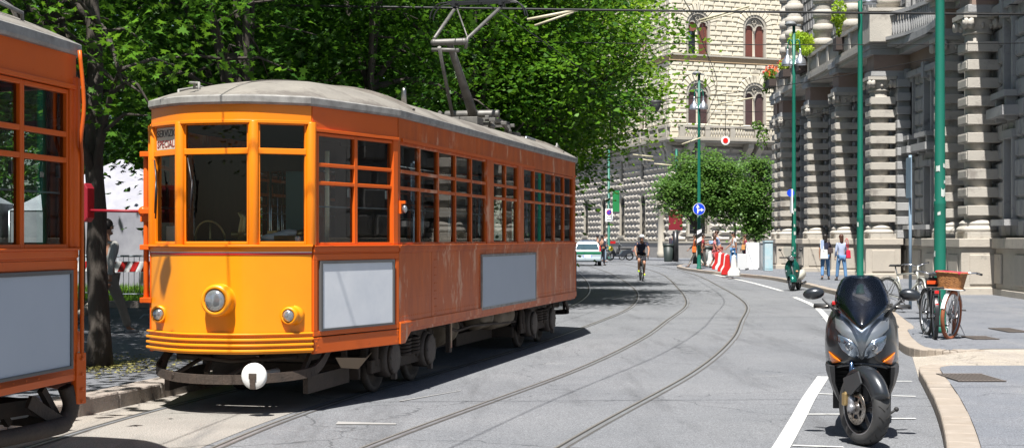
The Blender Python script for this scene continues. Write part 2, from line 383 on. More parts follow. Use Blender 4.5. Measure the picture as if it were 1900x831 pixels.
b = MB(); b.box((-10,32.1,.14),(13,.2,.30)); b.build('park_kerb', kerbg, kind='structure', bevel=.02)
# fallen leaf litter round the first trunk
n = 900; an = rng.uniform(0,2*PI,n); rr = np.abs(rng.normal(0,.55,n))+.15; lx = -4.7+np.cos(an)*rr; ly = 17.25+np.sin(an)*rr*1.5
q = np.zeros((n,4,3)); a2 = rng.uniform(0,2*PI,n); s2 = rng.uniform(.012,.03,n)
for k in range(4): q[:,k] = np.c_[lx+np.cos(a2+k*PI/2)*s2, ly+np.sin(a2+k*PI/2)*s2, .156+rng.uniform(0,.02,n)]
me = bpy.data.meshes.new('leaf_litter'); me.from_pydata(q.reshape(-1,3).tolist(), [], np.arange(n*4).reshape(-1,4).tolist())
me.materials.append(leafmat('litter', (.22,.20,.06), (.36,.34,.14), .2)); lo = bpy.data.objects.new('leaf_litter', me); COL.objects.link(lo)
tag(lo, 'dry fallen leaves and seeds around the foot of the dark trunk', 'leaf litter', kind='stuff')
# ------------------------------------------------------------ facades
def frame2(p0, p1):   # local frame: u along wall, w outwards (to the right of travel p0->p1 is outside = facing camera side)
    d = V((p1[0]-p0[0], p1[1]-p0[1], 0)); L = d.length; u = d/L; w = V((u.y, -u.x, 0)); return u, w, L
def rows_clip(u0, u1, z0, z1, openings):
    """free intervals of [u0,u1] in the course z0..z1; opening=(uc, halfw, zb, zspring, arch)"""
    iv = [(u0,u1)]
    for (uc, hw, zb, zs, arch) in openings:
        zm = (z0+z1)/2
        if zm < zb: continue
        if zm <= zs: h = hw
        elif arch and zm < zs+hw: h = math.sqrt(max(hw*hw-(zm-zs)**2, 0))
        else: continue
        nv = []
        for a, c in iv:
            if uc+h <= a or uc-h >= c: nv.append((a,c)); continue
            if uc-h > a+.03: nv.append((a, uc-h))
            if uc+h < c-.03: nv.append((uc+h, c))
        iv = nv
    return iv
def block(mb, O, u, w, a, c, z0, z1, dep, style, g=.015):
    a += g; c -= g; z0 += g; z1 -= g
    if c-a < .04: return
    def P(s, z, d): return O + u*s + w*d + V((0,0,z))
    base = [P(a,z0,0),P(c,z0,0),P(c,z1,0),P(a,z1,0)]
    if style == 'diamond':
        hz = (z1-z0)*.5; m = min(hz*.95, (c-a)*.45); zc = (z0+z1)/2
        top = [P(a+m,zc-.015,dep),P(c-m,zc-.015,dep),P(c-m,zc+.015,dep),P(a+m,zc+.015,dep)]
    else:
        m = min(.06, (c-a)*.3, (z1-z0)*.3); j = dep*random.uniform(.85,1.15)
        top = [P(a+m,z0+m,j),P(c-m,z0+m,j),P(c-m,z1-m,j),P(a+m,z1-m,j)]
    mb.loft([base, top], smooth=False)
def rusticate(mb, p0, p1, z0, z1, ch, bw, dep, style, openings=(), back=True, surround=.0, seed=1):
    random.seed(seed); u, w, L = frame2(p0, p1); O = V((p0[0],p0[1],0)); n = round((z1-z0)/ch); ch = (z1-z0)/n
    for i in range(n):
        za = z0+i*ch; zb = za+ch
        ops = [(o[0],o[1]+surround,o[2]-.0,o[3],o[4]) for o in openings]
        for a, c in rows_clip(0, L, za, zb, ops):
            if back: mb.poly([O+u*a+V((0,0,za)), O+u*c+V((0,0,za)), O+u*c+V((0,0,zb)), O+u*a+V((0,0,zb))])
            k = max(1, round((c-a)/bw)); off = (i % 2)*.5
            cuts = [a]+[a+(j+off)*(c-a)/k for j in range(1-(1 if off else 0), k+ (0 if not off else 0)) if a+.2 < a+(j+off)*(c-a)/k < c-.2]+[c]
            for s0, s1 in zip(cuts, cuts[1:]): block(mb, O, u, w, s0, s1, za, zb, dep, style)
creamst = mat('cream limestone', (.76,.70,.56), .85, col2=(.66,.60,.48), scale=.8, amt=.5, bump=.25, bscale=8, col3=(.40,.355,.28), scale3=.5, thr=(.58,.72))
basest  = mat('pale grey limestone', (.48,.44,.385), .85, col2=(.38,.35,.31), scale=.9, amt=.5, bump=.3, bscale=8)
trimst  = mat('carved limestone trim', (.46,.42,.35), .8, col2=(.35,.32,.27), scale=1.5, amt=.5)
friezest= mat('tan carved frieze', (.42,.27,.14), .85, col2=(.50,.38,.24), scale=9, amt=.6, bump=.8, bscale=14)
shutm   = mat('brick red roller shutter', (.26,.085,.06), .6, col2=(.20,.07,.05), scale=1, stretch=(1,1,14), amt=.5)
shutd   = mat('dark plum shutter', (.10,.055,.055), .6, col2=(.13,.075,.07), scale=1, stretch=(1,1,14), amt=.5)
darkin  = mat('dark window void', (.02,.022,.026), .25)
irong   = mat('wrought iron', (.025,.025,.027), .5)
def arch_ring(mb, O, u, w, uc, r0, r1, zs, d0, d1, n=14, a0=0, a1=PI, vous=False):
    for i in range(n):
        t0 = a0+(a1-a0)*i/n; t1 = a0+(a1-a0)*(i+1)/n
        if vous: t0 += .012; t1 -= .012
        def P(r, t, d): return O+u*(uc+r*math.cos(t))+V((0,0,zs+r*math.sin(t)))+w*d
        base = [P(r0,t0,d0),P(r1,t0,d0),P(r1,t1,d0),P(r0,t1,d0)]
        rr = .05 if vous else 0; dt = .02 if vous else 0
        top = [P(r0+rr,t0+dt,d1),P(r1-rr,t0+dt,d1),P(r1-rr,t1-dt,d1),P(r0+rr,t1-dt,d1)]
        mb.loft([base, top], smooth=False)
def obox(mb, O, u, w, a, c, d0, d1, z0, z1):
    b0 = [O+u*a+w*d0, O+u*c+w*d0, O+u*c+w*d1, O+u*a+w*d1]
    mb.loft([[p+V((0,0,z0)) for p in b0],[p+V((0,0,z1)) for p in b0]], smooth=False)
def add_twin(parent, p0, p1, uc, zs0, zsp, hw, sm, opened=False):
    u, w, L = frame2(p0,p1); O = V((p0[0],p0[1],0)); f = MB()
    obox(f,O,u,w,uc-hw-.02,uc-hw+.16,-.25,.06,zs0,zsp); obox(f,O,u,w,uc+hw-.16,uc+hw+.02,-.25,.06,zs0,zsp)
    arch_ring(f,O,u,w,uc,hw-.16,hw+.02,zsp,-.25,.07,16)
    arch_ring(f,O,u,w,uc,hw-.30,hw-.22,zsp,-.2,-.03,16)
    obox(f,O,u,w,uc-hw-.12,uc+hw+.12,-.2,.22,zs0-.16,zs0)
    q = hw*.5-.10; zt = zsp-.10
    for s in (-1,1): arch_ring(f,O,u,w,uc+s*(hw*.5-.02),q-.06,q+.04,zt,-.2,-.02,10)
    n = 16
    for i in range(n):
        a = -hw+.15+(2*hw-.3)*i/n; c = -hw+.15+(2*hw-.3)*(i+1)/n; md = (a+c)/2
        s = 1 if md > 0 else -1; dd = abs(md - s*(hw*.5-.02))
        zl = zt+math.sqrt(max(q*q-dd*dd,0)) if dd < q else zt
        zh = zsp+math.sqrt(max((hw-.15)**2-md*md,0))
        if zh > zl+.02: obox(f,O,u,w,uc+a,uc+c,-.2,-.12,zl,zh)
    wo = f.build('window', trimst, parent)
    c = MB(); pc = O+u*uc-w*.05
    c.lathe([(.10,0),(.10,.12),(.065,.16),(.06,zt-zs0-.3),(.09,zt-zs0-.25),(.12,zt-zs0-.05),(.13,zt-zs0)], 10, Matrix.Translation(pc+V((0,0,zs0))))
    for k in range(8):
        a = k*PI/4; c.ball(pc+u*(.17*math.cos(a))+V((0,0,zsp+hw*.52+.17*math.sin(a))), (.06,.06,.06), 6, 4)
    c.build('colonnette', trimst, wo)
    for s in (-1,1):
        sb = MB(); cx = uc+s*(hw*.5-.02); top = zt
        if opened and s < 0:
            top = zt
            n_ = 3
            obox(sb,O,u,w,cx-q,cx+q,-.18,-.14,zt-.35,zt+q)
            sb.build('shutter', sm, wo)
            d = MB(); obox(d,O,u,w,cx-q,cx+q,-.34,-.30,zs0,zt-.3); d.build('dark_opening', darkin, wo)
            e = MB()
            pts = []
            for k in range(9): pts.append(O+u*(cx-q+.03+.06*k)-w*(.24+.03*(k%2))+V((0,0,zt-.35)))
            bot = [p+V((0,0,-1.3+.14*k)) for k, p in enumerate(pts)]
            e.loft([pts, bot], closed=False, caps=False); e.build('curtain', mat('blue grey curtain', (.25,.36,.42), .8), wo)
            continue
        nsl = 26; 
        obox(sb,O,u,w,cx-q,cx+q,-.20,-.17,zs0,zt); 
        arch_ring(sb,O,u,w,cx,0.01,q,zt,-.2,-.17,10)
        for k in range(nsl):
            z = zs0+(zt-zs0)*(k+.5)/nsl; obox(sb,O,u,w,cx-q+.01,cx+q-.01,-.17,-.155,z-.03,z+.02)
        sb.build('shutter', sm, wo)
    return wo
def add_grille_window(parent, p0, p1, uc, z0, zsp, hw, arch=True):
    u, w, L = frame2(p0,p1); O = V((p0[0],p0[1],0)); f = MB()
    obox(f,O,u,w,uc-hw-.02,uc-hw+.14,-.3,.10,z0,zsp); obox(f,O,u,w,uc+hw-.14,uc+hw+.02,-.3,.10,z0,zsp)
    if arch: arch_ring(f,O,u,w,uc,hw-.14,hw+.02,zsp,-.3,.10,14)
    else: obox(f,O,u,w,uc-hw-.02,uc+hw+.02,-.3,.10,zsp,zsp+.2)
    obox(f,O,u,w,uc-hw-.15,uc+hw+.15,-.2,.3,z0-.22,z0)
    wo = f.build('window', trimst, parent)
    d = MB(); obox(d,O,u,w,uc-hw,uc+hw,-.42,-.38,z0,zsp+hw); d.build('pane', darkin, wo)
    g_ = MB(); n = 7
    for i in range(n+1):
        x = -hw+.16+(2*hw-.32)*i/n; zt = zsp+(math.sqrt(max((hw-.14)**2-x*x,0)) if arch else 0)
        g_.tube([O+u*(uc+x)-w*.05+V((0,0,z0)), O+u*(uc+x)-w*.05+V((0,0,zt))], .018, 4)
    for z in np.arange(z0+.3, zsp, .75): g_.tube([O+u*(uc-hw+.1)-w*.05+V((0,0,z)), O+u*(uc+hw-.1)-w*.05+V((0,0,z))], .025, 4)
    if arch:
        for k in range(3):
            arch_ring(g_,O,u,w,uc,(hw-.14)*(.3+.25*k)-.02,(hw-.14)*(.3+.25*k)+.02,zsp,-.06,-.03,10)
    g_.build('grille', irong, wo)
    return wo
# ---- pale building at the end of the street
pb = thing('palace_building', 'cream palace with a long balcony and twin arched shuttered windows at the street end', 'building', (0,0,0))
A = (12.4,118.0); B = (34.4,127.46); Cc = (6.0,146.6)   # front face A->B, oblique face Cc->A
D_ = (1.5,166.7)
uF, wF, LF = frame2(A,B); uL, wL, LL = frame2(Cc,A)
if wF.y > 0: wF = -wF
lefts = [6.95,12.8,18.6,24.5]; lw = [LL-x for x in lefts]
up = MB()
front_c = [2.41,7.6,13.0,18.4,23]
opF = []; 
for c in front_c: opF += [(c,1.05,10.55,12.95,True),(c,1.05,16.05,18.35,True)]
opL = []
for c in lw: opL += [(c,1.05,10.55,12.95,True),(c,1.05,16.05,18.35,True)]
for (pa,pc,ops) in ((A,B,opF),(Cc,A,opL)):
    big = [(o[0],o[1]+ .62,o[3]-.02,o[3],True) for o in ops]
    for (z0,z1) in ((9.9,15.5),(16.05,24.2)):
        rusticate(up, pa, pc, z0, z1, .385, .95, .13, 'cushion', [o for o in ops]+big, seed=int(z0))
    u,w,L = frame2(pa,pc); O = V((pa[0],pa[1],0))
    for o in ops:
        arch_ring(up,O,u,w,o[0],1.07,1.68,o[3],0,.14,13,vous=True)
        arch_ring(up,O,u,w,o[0],1.0,1.70,o[3],-.3,0,13)
up.box((25,160,12),(24,50,24))
up.build('wall', creamst, pb)
gw = MB()
gopL = [(c,.82,1.9,4.5,True) for c in lw]+[(c,.35,6.6,8.2,False) for c in [x+0 for x in lw]]
gopF = [(c,.95,2.0,4.6,True) for c in front_c]
rusticate(gw, Cc, A, 1.35, 8.9, .50, 1.05, .25, 'diamond', gopL, surround=.06, seed=3)
rusticate(gw, A, B, 1.35, 8.9, .50, 1.35, .25, 'diamond', gopF, surround=.06, seed=4)
rusticate(gw, D_, Cc, 1.35, 8.9, .50, 1.05, .34, 'diamond', [], seed=6)
gw.build('base_wall', basest, pb)
pl = MB(); tr = MB(); fr = MB()
for (pa,pc) in ((Cc,A),(A,B),(D_,Cc)):
    u,w,L = frame2(pa,pc); O = V((pa[0],pa[1],0))
    obox(pl,O,u,w,-.1,L+.1,-.5,.25,0,1.28); obox(tr,O,u,w,-.15,L+.15,-.4,.32,1.28,1.42)
    if pa == D_: continue
    # balcony slab, mouldings, brackets, balustrade
    obox(tr,O,u,w,-.2,L+.3,-.4,.25,8.9,9.12)
    lim = L if pa != A else 9.2; dq = 0 if pa == A else -.75
    obox(tr,O,u,w,-.3,lim+1.0,-.2,1.25+dq,9.12,9.26); obox(tr,O,u,w,-.35,lim+1.05,-.2,1.40+dq,9.26,9.42)
    obox(tr,O,u,w,0,lim+.9,1.05+dq,1.28+dq,10.25,10.42); obox(tr,O,u,w,0,lim+.9,1.05+dq,1.28+dq,9.42,9.56)
    if pa == A: obox(tr,O,u,w,lim+.9,L,-.2,.9,8.9,10.3)
    k = 0; s = .2
    while s < lim+.8:
        if k % 9 == 0: obox(tr,O,u,w,s-.12,s+.28,1.02+dq,1.32+dq,9.42,10.42); s += .38
        else:
            c0 = O+u*s+w*(1.16+dq)
            tr.lathe([(.05,9.56),(.05,9.62),(.10,9.78),(.09,9.92),(.04,10.08),(.06,10.25)], 6, Matrix.Translation(c0)); s += .235
        k += 1
    for s in np.arange(1.0, lim, 5.4):
        for e in (0,.95):
            pr = [(0,0),(1.1,0),(1.05,-.35),(.6,-.75),(.5,-1.3),(.18,-1.55),(0,-1.6)]
            a = [O+u*(s+e)+w*q[0]*(1+dq*.7)+V((0,0,9.1+q[1])) for q in pr]; c2 = [O+u*(s+e+.5)+w*q[0]*(1+dq*.7)+V((0,0,9.1+q[1])) for q in pr]
            tr.loft([a,c2], smooth=False)
    obox(fr,O,u,w,-.1,L+.1,-.3,.16,15.5,15.95); obox(tr,O,u,w,-.2,L+.2,-.3,.30,15.92,16.05)
pl.build('plinth', mat('grey stone plinth', (.33,.31,.29), .9, col2=(.26,.245,.23), scale=3, bump=.5, bscale=20), pb, bevel=.02); tr.build('trim', trimst, pb); fr.build('frieze', friezest, pb)
for i, c in enumerate(front_c):
    add_twin(pb, A, B, c, 10.55, 12.95, 1.05, shutd); add_twin(pb, A, B, c, 16.05, 18.35, 1.05, shutm, opened=(i==0))
    add_grille_window(pb, A, B, c, 2.0, 4.6, .95)
for i, c in enumerate(lw):
    add_twin(pb, Cc, A, c, 10.55, 12.95, 1.05, shutd); add_twin(pb, Cc, A, c, 16.05, 18.35, 1.05, shutm)
    add_grille_window(pb, Cc, A, c, 1.9, 4.5, .82)
    u,w,L = frame2(Cc,A); O = V((Cc[0],Cc[1],0)); d = MB(); obox(d,O,u,w,c-.42,c+.42,-.12,-.06,6.5,8.3); wv = d.build('window', darkin, pb)
    d = MB(); obox(d,O,u,w,c-.5,c-.4,-.1,.1,6.4,8.4); obox(d,O,u,w,c+.4,c+.5,-.1,.1,6.4,8.4); obox(d,O,u,w,c-.5,c+.5,-.1,.1,8.3,8.45); obox(d,O,u,w,c-.5,c+.5,-.1,.1,6.35,6.5); d.build('frame', trimst, wv)
# half columns of the pale building corner
hc = MB(); O = V((A[0],A[1],0))
for s in (1.5,):
    p = O-uL*s+wL*.25; hc.lathe([(.40,0),(.40,.5),(.34,.6),(.32,3.6),(.38,3.7),(.42,4.3)], 12, Matrix.Translation(p)); hc.box((p.x,p.y,4.45),(1.0,1.0,.35))
hc.build('portal_column', trimst, pb)
# ------------------------------------------------------------ right building
stn  = mat('warm grey sandstone', (.48,.445,.39), .85, col2=(.40,.375,.335), scale=1.6, amt=.5, bump=.5, bscale=30, col3=(.25,.225,.20), scale3=1.7, thr=(.53,.70))
stng = mat('cool grey stone wall', (.38,.375,.37), .88, col2=(.31,.31,.31), scale=1.4, amt=.5, bump=.4, bscale=25, col3=(.20,.20,.205), scale3=1.5, thr=(.55,.7))
stnp = mat('pinkish stone band', (.33,.235,.19), .85, col2=(.26,.185,.15), scale=2)
plinthm = mat('pale worn plinth stone', (.50,.45,.38), .85, col2=(.40,.36,.31), scale=2, amt=.5, bump=.4, bscale=30, col3=(.27,.25,.22), scale3=3, thr=(.60,.72))
sashm = mat('dark green louvre', (.03,.055,.06), .5)
rb = thing('column_building', 'grey stone palace with block-banded columns, balconies and tall shuttered windows along the right pavement', 'building', (0,0,0))
W = [(11.9,22),(12.45,30),(12.95,38.5),(13.2,41.5),(13.9,46.3),(14.6,48.5),(15.0,52),(14.9,58),(14.85,79),(30,80)]
walls = MB(); base = MB(); corn = MB(); bandp = MB(); bal = MB()
winspec = {1:[(4.6,.6)],2:[(.75,.5)],6:[(2.0,.5),(4.3,.5)],7:[(2.2,.7),(8.0,.7),(14.2,.7)]}
for i in range(len(W)-1):
    p1, p0 = W[i], W[i+1]          # reversed so that outward = towards the street
    u,w,L = frame2(p0,p1)
    q0, q1 = p0, p1
    u,w,L = frame2(q0,q1); O = V((q0[0],q0[1],0))
    ws = [(L-c, h) for c, h in winspec.get(i, [])]
    ops = []
    for c,h in ws: ops += [(c,h,2.1,4.2,False),(c,h,5.4,7.4,False),(c,h,9.6,13.2,False)]
    rusticate(walls, q0, q1, 1.62, 7.75, .51, .62, .10, 'cushion', ops, seed=20+i)
    rusticate(walls, q0, q1, 8.9, 17.5, .51, .62, .08, 'cushion', ops, seed=40+i)
    obox(base,O,u,w,-.05,L+.05,-.6,.22,0,1.35); obox(base,O,u,w,-.1,L+.1,-.5,.30,0,.28); obox(base,O,u,w,-.1,L+.1,-.5,.34,1.35,1.62)
    for k in range(int(L/1.6)):
        s = (k+.5)*L/int(L/1.6); obox(base,O,u,w,s-.5,s+.5,.22,.27,.42,1.2)
    obox(bandp,O,u,w,-.02,L+.02,-.4,.12,7.75,8.45); obox(corn,O,u,w,-.1,L+.1,-.4,.30,7.55,7.75)
    obox(corn,O,u,w,-.1,L+.1,-.4,.55,8.45,8.66); obox(corn,O,u,w,-.15,L+.15,-.4,.75,8.66,8.9)
    for c,h in ws:
        for (a,z,fancy) in ((2.1,4.2,0),(5.4,7.4,1),(9.6,13.2,1)):
            f = MB(); obox(f,O,u,w,c-h-.02,c-h+.12,-.3,.16,a,z); obox(f,O,u,w,c+h-.12,c+h+.02,-.3,.16,a,z); obox(f,O,u,w,c-h-.1,c+h+.1,-.3,.2,z,z+.22)
            obox(f,O,u,w,c-h-.25,c+h+.25,-.2,.42,a-.16,a)
            if fancy:
                obox(f,O,u,w,c-.14,c+.14,.1,.34,z-.05,z+.5)
                for s in (-1,1): obox(f,O,u,w,c+s*(h+.02)-.09,c+s*(h+.02)+.09,.05,.34,a-.75,a-.16)
                obox(f,O,u,w,c-h,c+h,-.1,.08,a-.9,a-.16)
            else: obox(f,O,u,w,c-h-.4,c+h+.4,-.1,.5,z+.55,z+.8)
            wo = f.build('window', stng, rb)
            g_ = MB(); obox(g_,O,u,w,c-h,c+h,-.34,-.3,a,z); g_.build('pane', darkin, wo)
            g_ = MB(); n = int((z-a)/.09)
            for s in (-1,1):
                for k in range(n): obox(g_,O,u,w,c+s*h*.5-h*.42,c+s*h*.5+h*.42,-.28,-.24,a+k*(z-a)/n+.02,a+k*(z-a)/n+.06)
                obox(g_,O,u,w,c+s*h*.5-h*.48,c+s*h*.5-h*.42,-.29,-.22,a,z); obox(g_,O,u,w,c+s*h*.5+h*.42,c+s*h*.5+h*.48,-.29,-.22,a,z)
            g_.build('shutter', sashm, wo)
walls.build('wall', stng, rb); base.build('plinth', plinthm, rb, bevel=.015); bandp.build('frieze', stnp, rb)
# giant banded column, local x along the street, local -y outwards
def column_mesh(nb=10, z0=1.6, z1=7.1, bw=.92, r=.36, round_=False):
    c = MB()
    if not round_:
        c.box((0,.1,z0+.09),(1.12,1.1,.18)); c.lathe([(.55,z0+.18),(.57,z0+.26),(.52,z0+.32),(.47,z0+.35),(.50,z0+.42),(.44,z0+.47),(r+.02,z0+.52)], 20)
    c.lathe([(r,z0+(.5 if not round_ else 0)),(r*.97,z1)], 20)
    zz = z0+.62 if not round_ else z0; p = (z1-zz)/nb
    for i in range(nb):
        z = zz+i*p
        if round_: c.lathe([(r,z+.02),(r+.06,z+.04),(r+.08,z+p*.3),(r+.06,z+p*.56),(r,z+p*.6)], 20)
        else:
            hh = p*.56
            c.box((0,.05,z+hh/2),(bw,bw,hh)); c.box((0,-bw/2+.045,z+hh/2),(bw*.84,.04,hh*.74)); c.box((-bw/2-.004,.05,z+hh/2),(.04,bw*.8,hh*.74)); 
    return c
def capital_mesh(z1=7.1):
    c = MB()
    c.lathe([(.38,z1),(.42,z1+.04),(.39,z1+.08),(.40,z1+.2),(.46,z1+.34),(.50,z1+.40)], 20)
    c.box((0,0,z1+.48),(1.08,1.08,.12)); c.box((0,0,z1+.40),(.96,.96,.06))
    for sx in (-1,1):
        for sy in (-1,1):
            M = at((sx*.44,sy*.40,z1+.28), rotM('X',R(90)))
            c.lathe([(.03,-.12),(.15,-.12),(.16,-.05),(.11,0),(.16,.05),(.15,.12),(.03,.12)], 14, M)
            for k in (-1,1): c.lathe([(.10,k*.13-.01),(.07,k*.13+.01*k),(.03,k*.15)], 10, M)
    for k in range(10):
        a = 2*PI*k/10; c.ball((.42*math.cos(a),.42*math.sin(a),z1+.22),(.06,.06,.09),6,4)
    return c
cm = column_mesh(); first = None
spots = [(12.62,41.0),(13.25,45.6),(13.8,56.9),(13.8,63.0),(13.8,68.9),(13.75,75.6),(13.75,77.2)]
for k,(x,y) in enumerate(spots):
    if k == 0:
        col0 = cm.build('column', stn, rb, bevel=.015); cap0 = capital_mesh().build('capital', stn, col0); o = col0
    else:
        o = col0.copy(); COL.objects.link(o); c2 = cap0.copy(); COL.objects.link(c2); c2.parent = o
    o.location = (x,y,0); o.rotation_euler = (0,0,R(-90))
    base_ = MB(); base_.box((x,y,.75),(1.3,1.35,1.26)); base_.box((x,y,.15),(1.42,1.5,.3)); base_.box((x,y,1.49),(1.45,1.5,.24)); base_.box((x-.66,y,.78),(.05,.85,.8)); base_.box((x,y-.68,.78),(.85,.05,.8))
    base_.build('pedestal', plinthm, rb, bevel=.02)
    # pilaster behind the column
    pz = MB(); 
    for i in range(12):
        z = 1.62+i*.51; pz.box((x+.75,y,z+.15),(.5,1.5,.3)); pz.box((x+.78,y,z+.4),(.44,1.2,.22))
    pz.build('pilaster', stng, rb, bevel=.02)
    e = MB(); e.box((x+.25,y,7.75),(1.35,1.1,.22)); e.box((x+.25,y,8.55),(1.45,1.2,.22)); e.box((x+.25,y,8.78),(1.55,1.3,.24)); e.build('entablature', stng, rb, bevel=.02)
    e = MB(); e.box((x+.35,y,8.15),(1.35,1.1,.6)); e.build('frieze', stnp, rb)
    if k in (2,3,4,5,6):
        rc = column_mesh(10, 9.0, 15.5, r=.38, round_=True)
        o2 = rc.build('upper_column', stn, rb); o2.location = (x+.35,y,0)
# balcony of the pavilion (along X=13.0, Y 56..77)
def balustrade(y0, y1, X, z, deep):
    bal.box((X+deep/2-.05,(y0+y1)/2,z-.09),(deep+.3,y1-y0,.18)); bal.box((X+deep/2,(y0+y1)/2,z-.25),(deep+.1,y1-y0,.15))
    bal.box((X,(y0+y1)/2,z+.08),(.28,y1-y0,.14)); bal.box((X,(y0+y1)/2,z+.88),(.30,y1-y0,.13))
    s = y0+.2; k = 0
    while s < y1-.1:
        if k % 10 == 0: bal.box((X,s+.1,z+.48),(.26,.34,.7)); s += .36
        else:
            bal.lathe([(.045,.15),(.05,.2),(.085,.36),(.08,.48),(.035,.66),(.05,.82)], 6, Matrix.Translation((X,s,z))); s += .19
        k += 1
balustrade(57.7, 78, 13.5, 8.95, 1.6)
bal.box((13.85,56.7,9.45),(1.3,1.7,1.15)); bal.box((13.85,56.7,10.05),(1.42,1.82,.12))
bal.build('balcony', stn, rb); bal = MB(); balustrade(42, 46, 12.75, 8.95, 1.6)
bal.build('balcony', stn, rb); 
# curved balcony over the recess
cb = MB()
pts = [V((13.9,47.5)),V((14.55,49.5)),V((14.6,52)),V((14.3,54.5)),V((13.9,56))]
for a, c in zip(pts, pts[1:]):
    u,w,L = frame2(c,a); 
    if w.x > 0: w = -w
    O = V((c.x,c.y,0)); obox(cb,O,u,w,-.05,L+.05,-1.2,.0,8.7,8.95); obox(cb,O,u,w,-.05,L+.05,-1.2,.15,8.92,9.04)
    obox(cb,O,u,w,0,L,-.22,.0,9.82,9.95)
    for s in np.arange(.1,L,.19): cb.lathe([(.045,.0),(.05,.08),(.085,.3),(.035,.6),(.05,.8)], 6, Matrix.Translation(O+u*s-w*.1+V((0,0,9.04))))
cb.build('balcony', stng, rb)
corn.build('cornice', stng, rb)
ins = MB(); ins.box((22,52,8.7),(13,54,17.4)); ins.box((15.75,67.5,8.5),(1.2,22.5,17)); ins.box((15.2,34,8.5),(1.2,10,17)); ins.build('core', stng, rb)
# potted plants on the balcony
def leafblob(name, m, parent, cs, n, size, seed):
    rg = np.random.default_rng(seed); P = []
    for (c, r, k) in cs:
        d = rg.normal(size=(k,3)); d /= np.linalg.norm(d,axis=1)[:,None]; d *= (rg.uniform(.35,1,(k,1))**.5)
        P.append(np.array(c)+d*np.array(r))
    P = np.concatenate(P); N = len(P); t1 = rg.normal(size=(N,3)); t1 /= np.linalg.norm(t1,axis=1)[:,None]; t2 = np.cross(t1, rg.normal(size=(N,3))); t2 /= np.linalg.norm(t2,axis=1)[:,None]
    s = size*rg.uniform(.6,1.3,(N,1)); q = np.stack([P-t1*s, P+t2*s*.5, P+t1*s, P-t2*s*.5],1)
    me = bpy.data.meshes.new(name); me.from_pydata(q.reshape(-1,3).tolist(), [], np.arange(N*4).reshape(-1,4).tolist()); me.materials.append(m)
    o = bpy.data.objects.new(name, me); COL.objects.link(o)
    if parent: o.parent = parent
    return o
lime = leafmat('lime leaves', (.22,.36,.02), (.34,.44,.04), .3); flow = leafmat('red flowers', (.55,.03,.02), (.75,.25,.05), .2); midg = leafmat('mid leaves', (.07,.16,.02), (.14,.26,.03), .35)
potm = mat('dark planter', (.05,.035,.03), .7)
pt = thing('potted_shrub', 'yellow-green bushy shrub on the balcony between the columns', 'plant', (13.25,69.5,9.95), 0)
q = MB(); q.box((0,0,-.42),(.5,1.8,.6)); q.build('planter', potm, pt)
q = MB(); [q.tube([(0,d*.1,-.1),(0.05,d*.5,.5)],.03,5) for d in (-1,0,1)]; q.build('stem', mat('stem brown', (.12,.08,.05), .8), pt)
leafblob('foliage', lime, pt, [((0,-.5,.62),(.55,.75,.42),420),((0,.4,.8),(.5,.7,.45),380),((0,-1.5,.1),(.35,.6,.22),160)], 0, .10, 1)
pt = thing('potted_shrub', 'small lime green plant against the second upper column', 'plant', (13.3,61.6,9.9), 0); q = MB(); q.box((0,0,-.4),(.35,.6,.5)); q.build('planter', potm, pt)
leafblob('foliage', lime, pt, [((0,0,.9),(.3,.45,.6),300),((0,0,.3),(.15,.2,.4),80)], 0, .09, 2)
pt = thing('flower_box', 'flower box with red blooms at the far end of the balcony', 'flower box', (13.2,77.3,9.8), 0); q = MB(); q.box((0,0,-.3),(.4,1.6,.35)); q.build('planter', potm, pt)
leafblob('foliage', midg, pt, [((0,0,.1),(.35,.8,.35),260),((-.1,.4,-.4),(.25,.3,.4),90)], 0, .09, 3); leafblob('flowers', flow, pt, [((0,0,.35),(.4,.85,.3),150)], 0, .07, 4)
pt = thing('flower_box', 'low orange flowers beside the yellow-green shrub', 'flower box', (13.2,73.2,9.85), 0); q = MB(); q.box((0,0,-.3),(.4,1.2,.35)); q.build('planter', potm, pt)
leafblob('foliage', lime, pt, [((0,0,.15),(.3,.6,.3),180)], 0, .09, 5); leafblob('flowers', flow, pt, [((0,0,.3),(.35,.6,.2),60)], 0, .06, 6)
pt = thing('wall_plant', 'leafy climbing twig hanging off the far corner of the column building', 'plant', (13.0,78.6,7.0), 0); leafblob('foliage', midg, pt, [((0,0,-.1),(.35,.3,.7),120),((-.3,0,.5),(.3,.3,.25),60)], 0, .10, 7)
q = MB(); q.tube([(.3,0,-.8),(0,0,0),(-.3,0,.5)],.02,5); q.build('stem', potm, pt)
# ------------------------------------------------------------ trees
barkm = mat('dark bark', (.075,.062,.052), .95, col2=(.045,.038,.032), scale=8, amt=.6, stretch=(1,1,.25), bump=.9, bscale=30)
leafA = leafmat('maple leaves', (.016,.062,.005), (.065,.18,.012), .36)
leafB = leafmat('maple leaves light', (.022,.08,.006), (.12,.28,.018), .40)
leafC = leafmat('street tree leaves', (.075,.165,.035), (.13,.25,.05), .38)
leafD = leafmat('maple leaves with sun tint', (.04,.125,.007), (.24,.42,.03), .42, .6)  # brighter copy of the maple leaves, sunlit highlights put into the colour
MAPLE = np.array([(0,-.5),(.12,-.12),(.42,-.22),(.34,.02),(.55,.22),(.24,.20),(.26,.42),(.10,.34),(0,.62),(-.10,.34),(-.26,.42),(-.24,.20),(-.55,.22),(-.34,.02),(-.42,-.22),(-.12,-.12)])
SIMPLE = np.array([(0,-.5),(.42,-.1),(.3,.3),(0,.6),(-.3,.3),(-.42,-.1)])
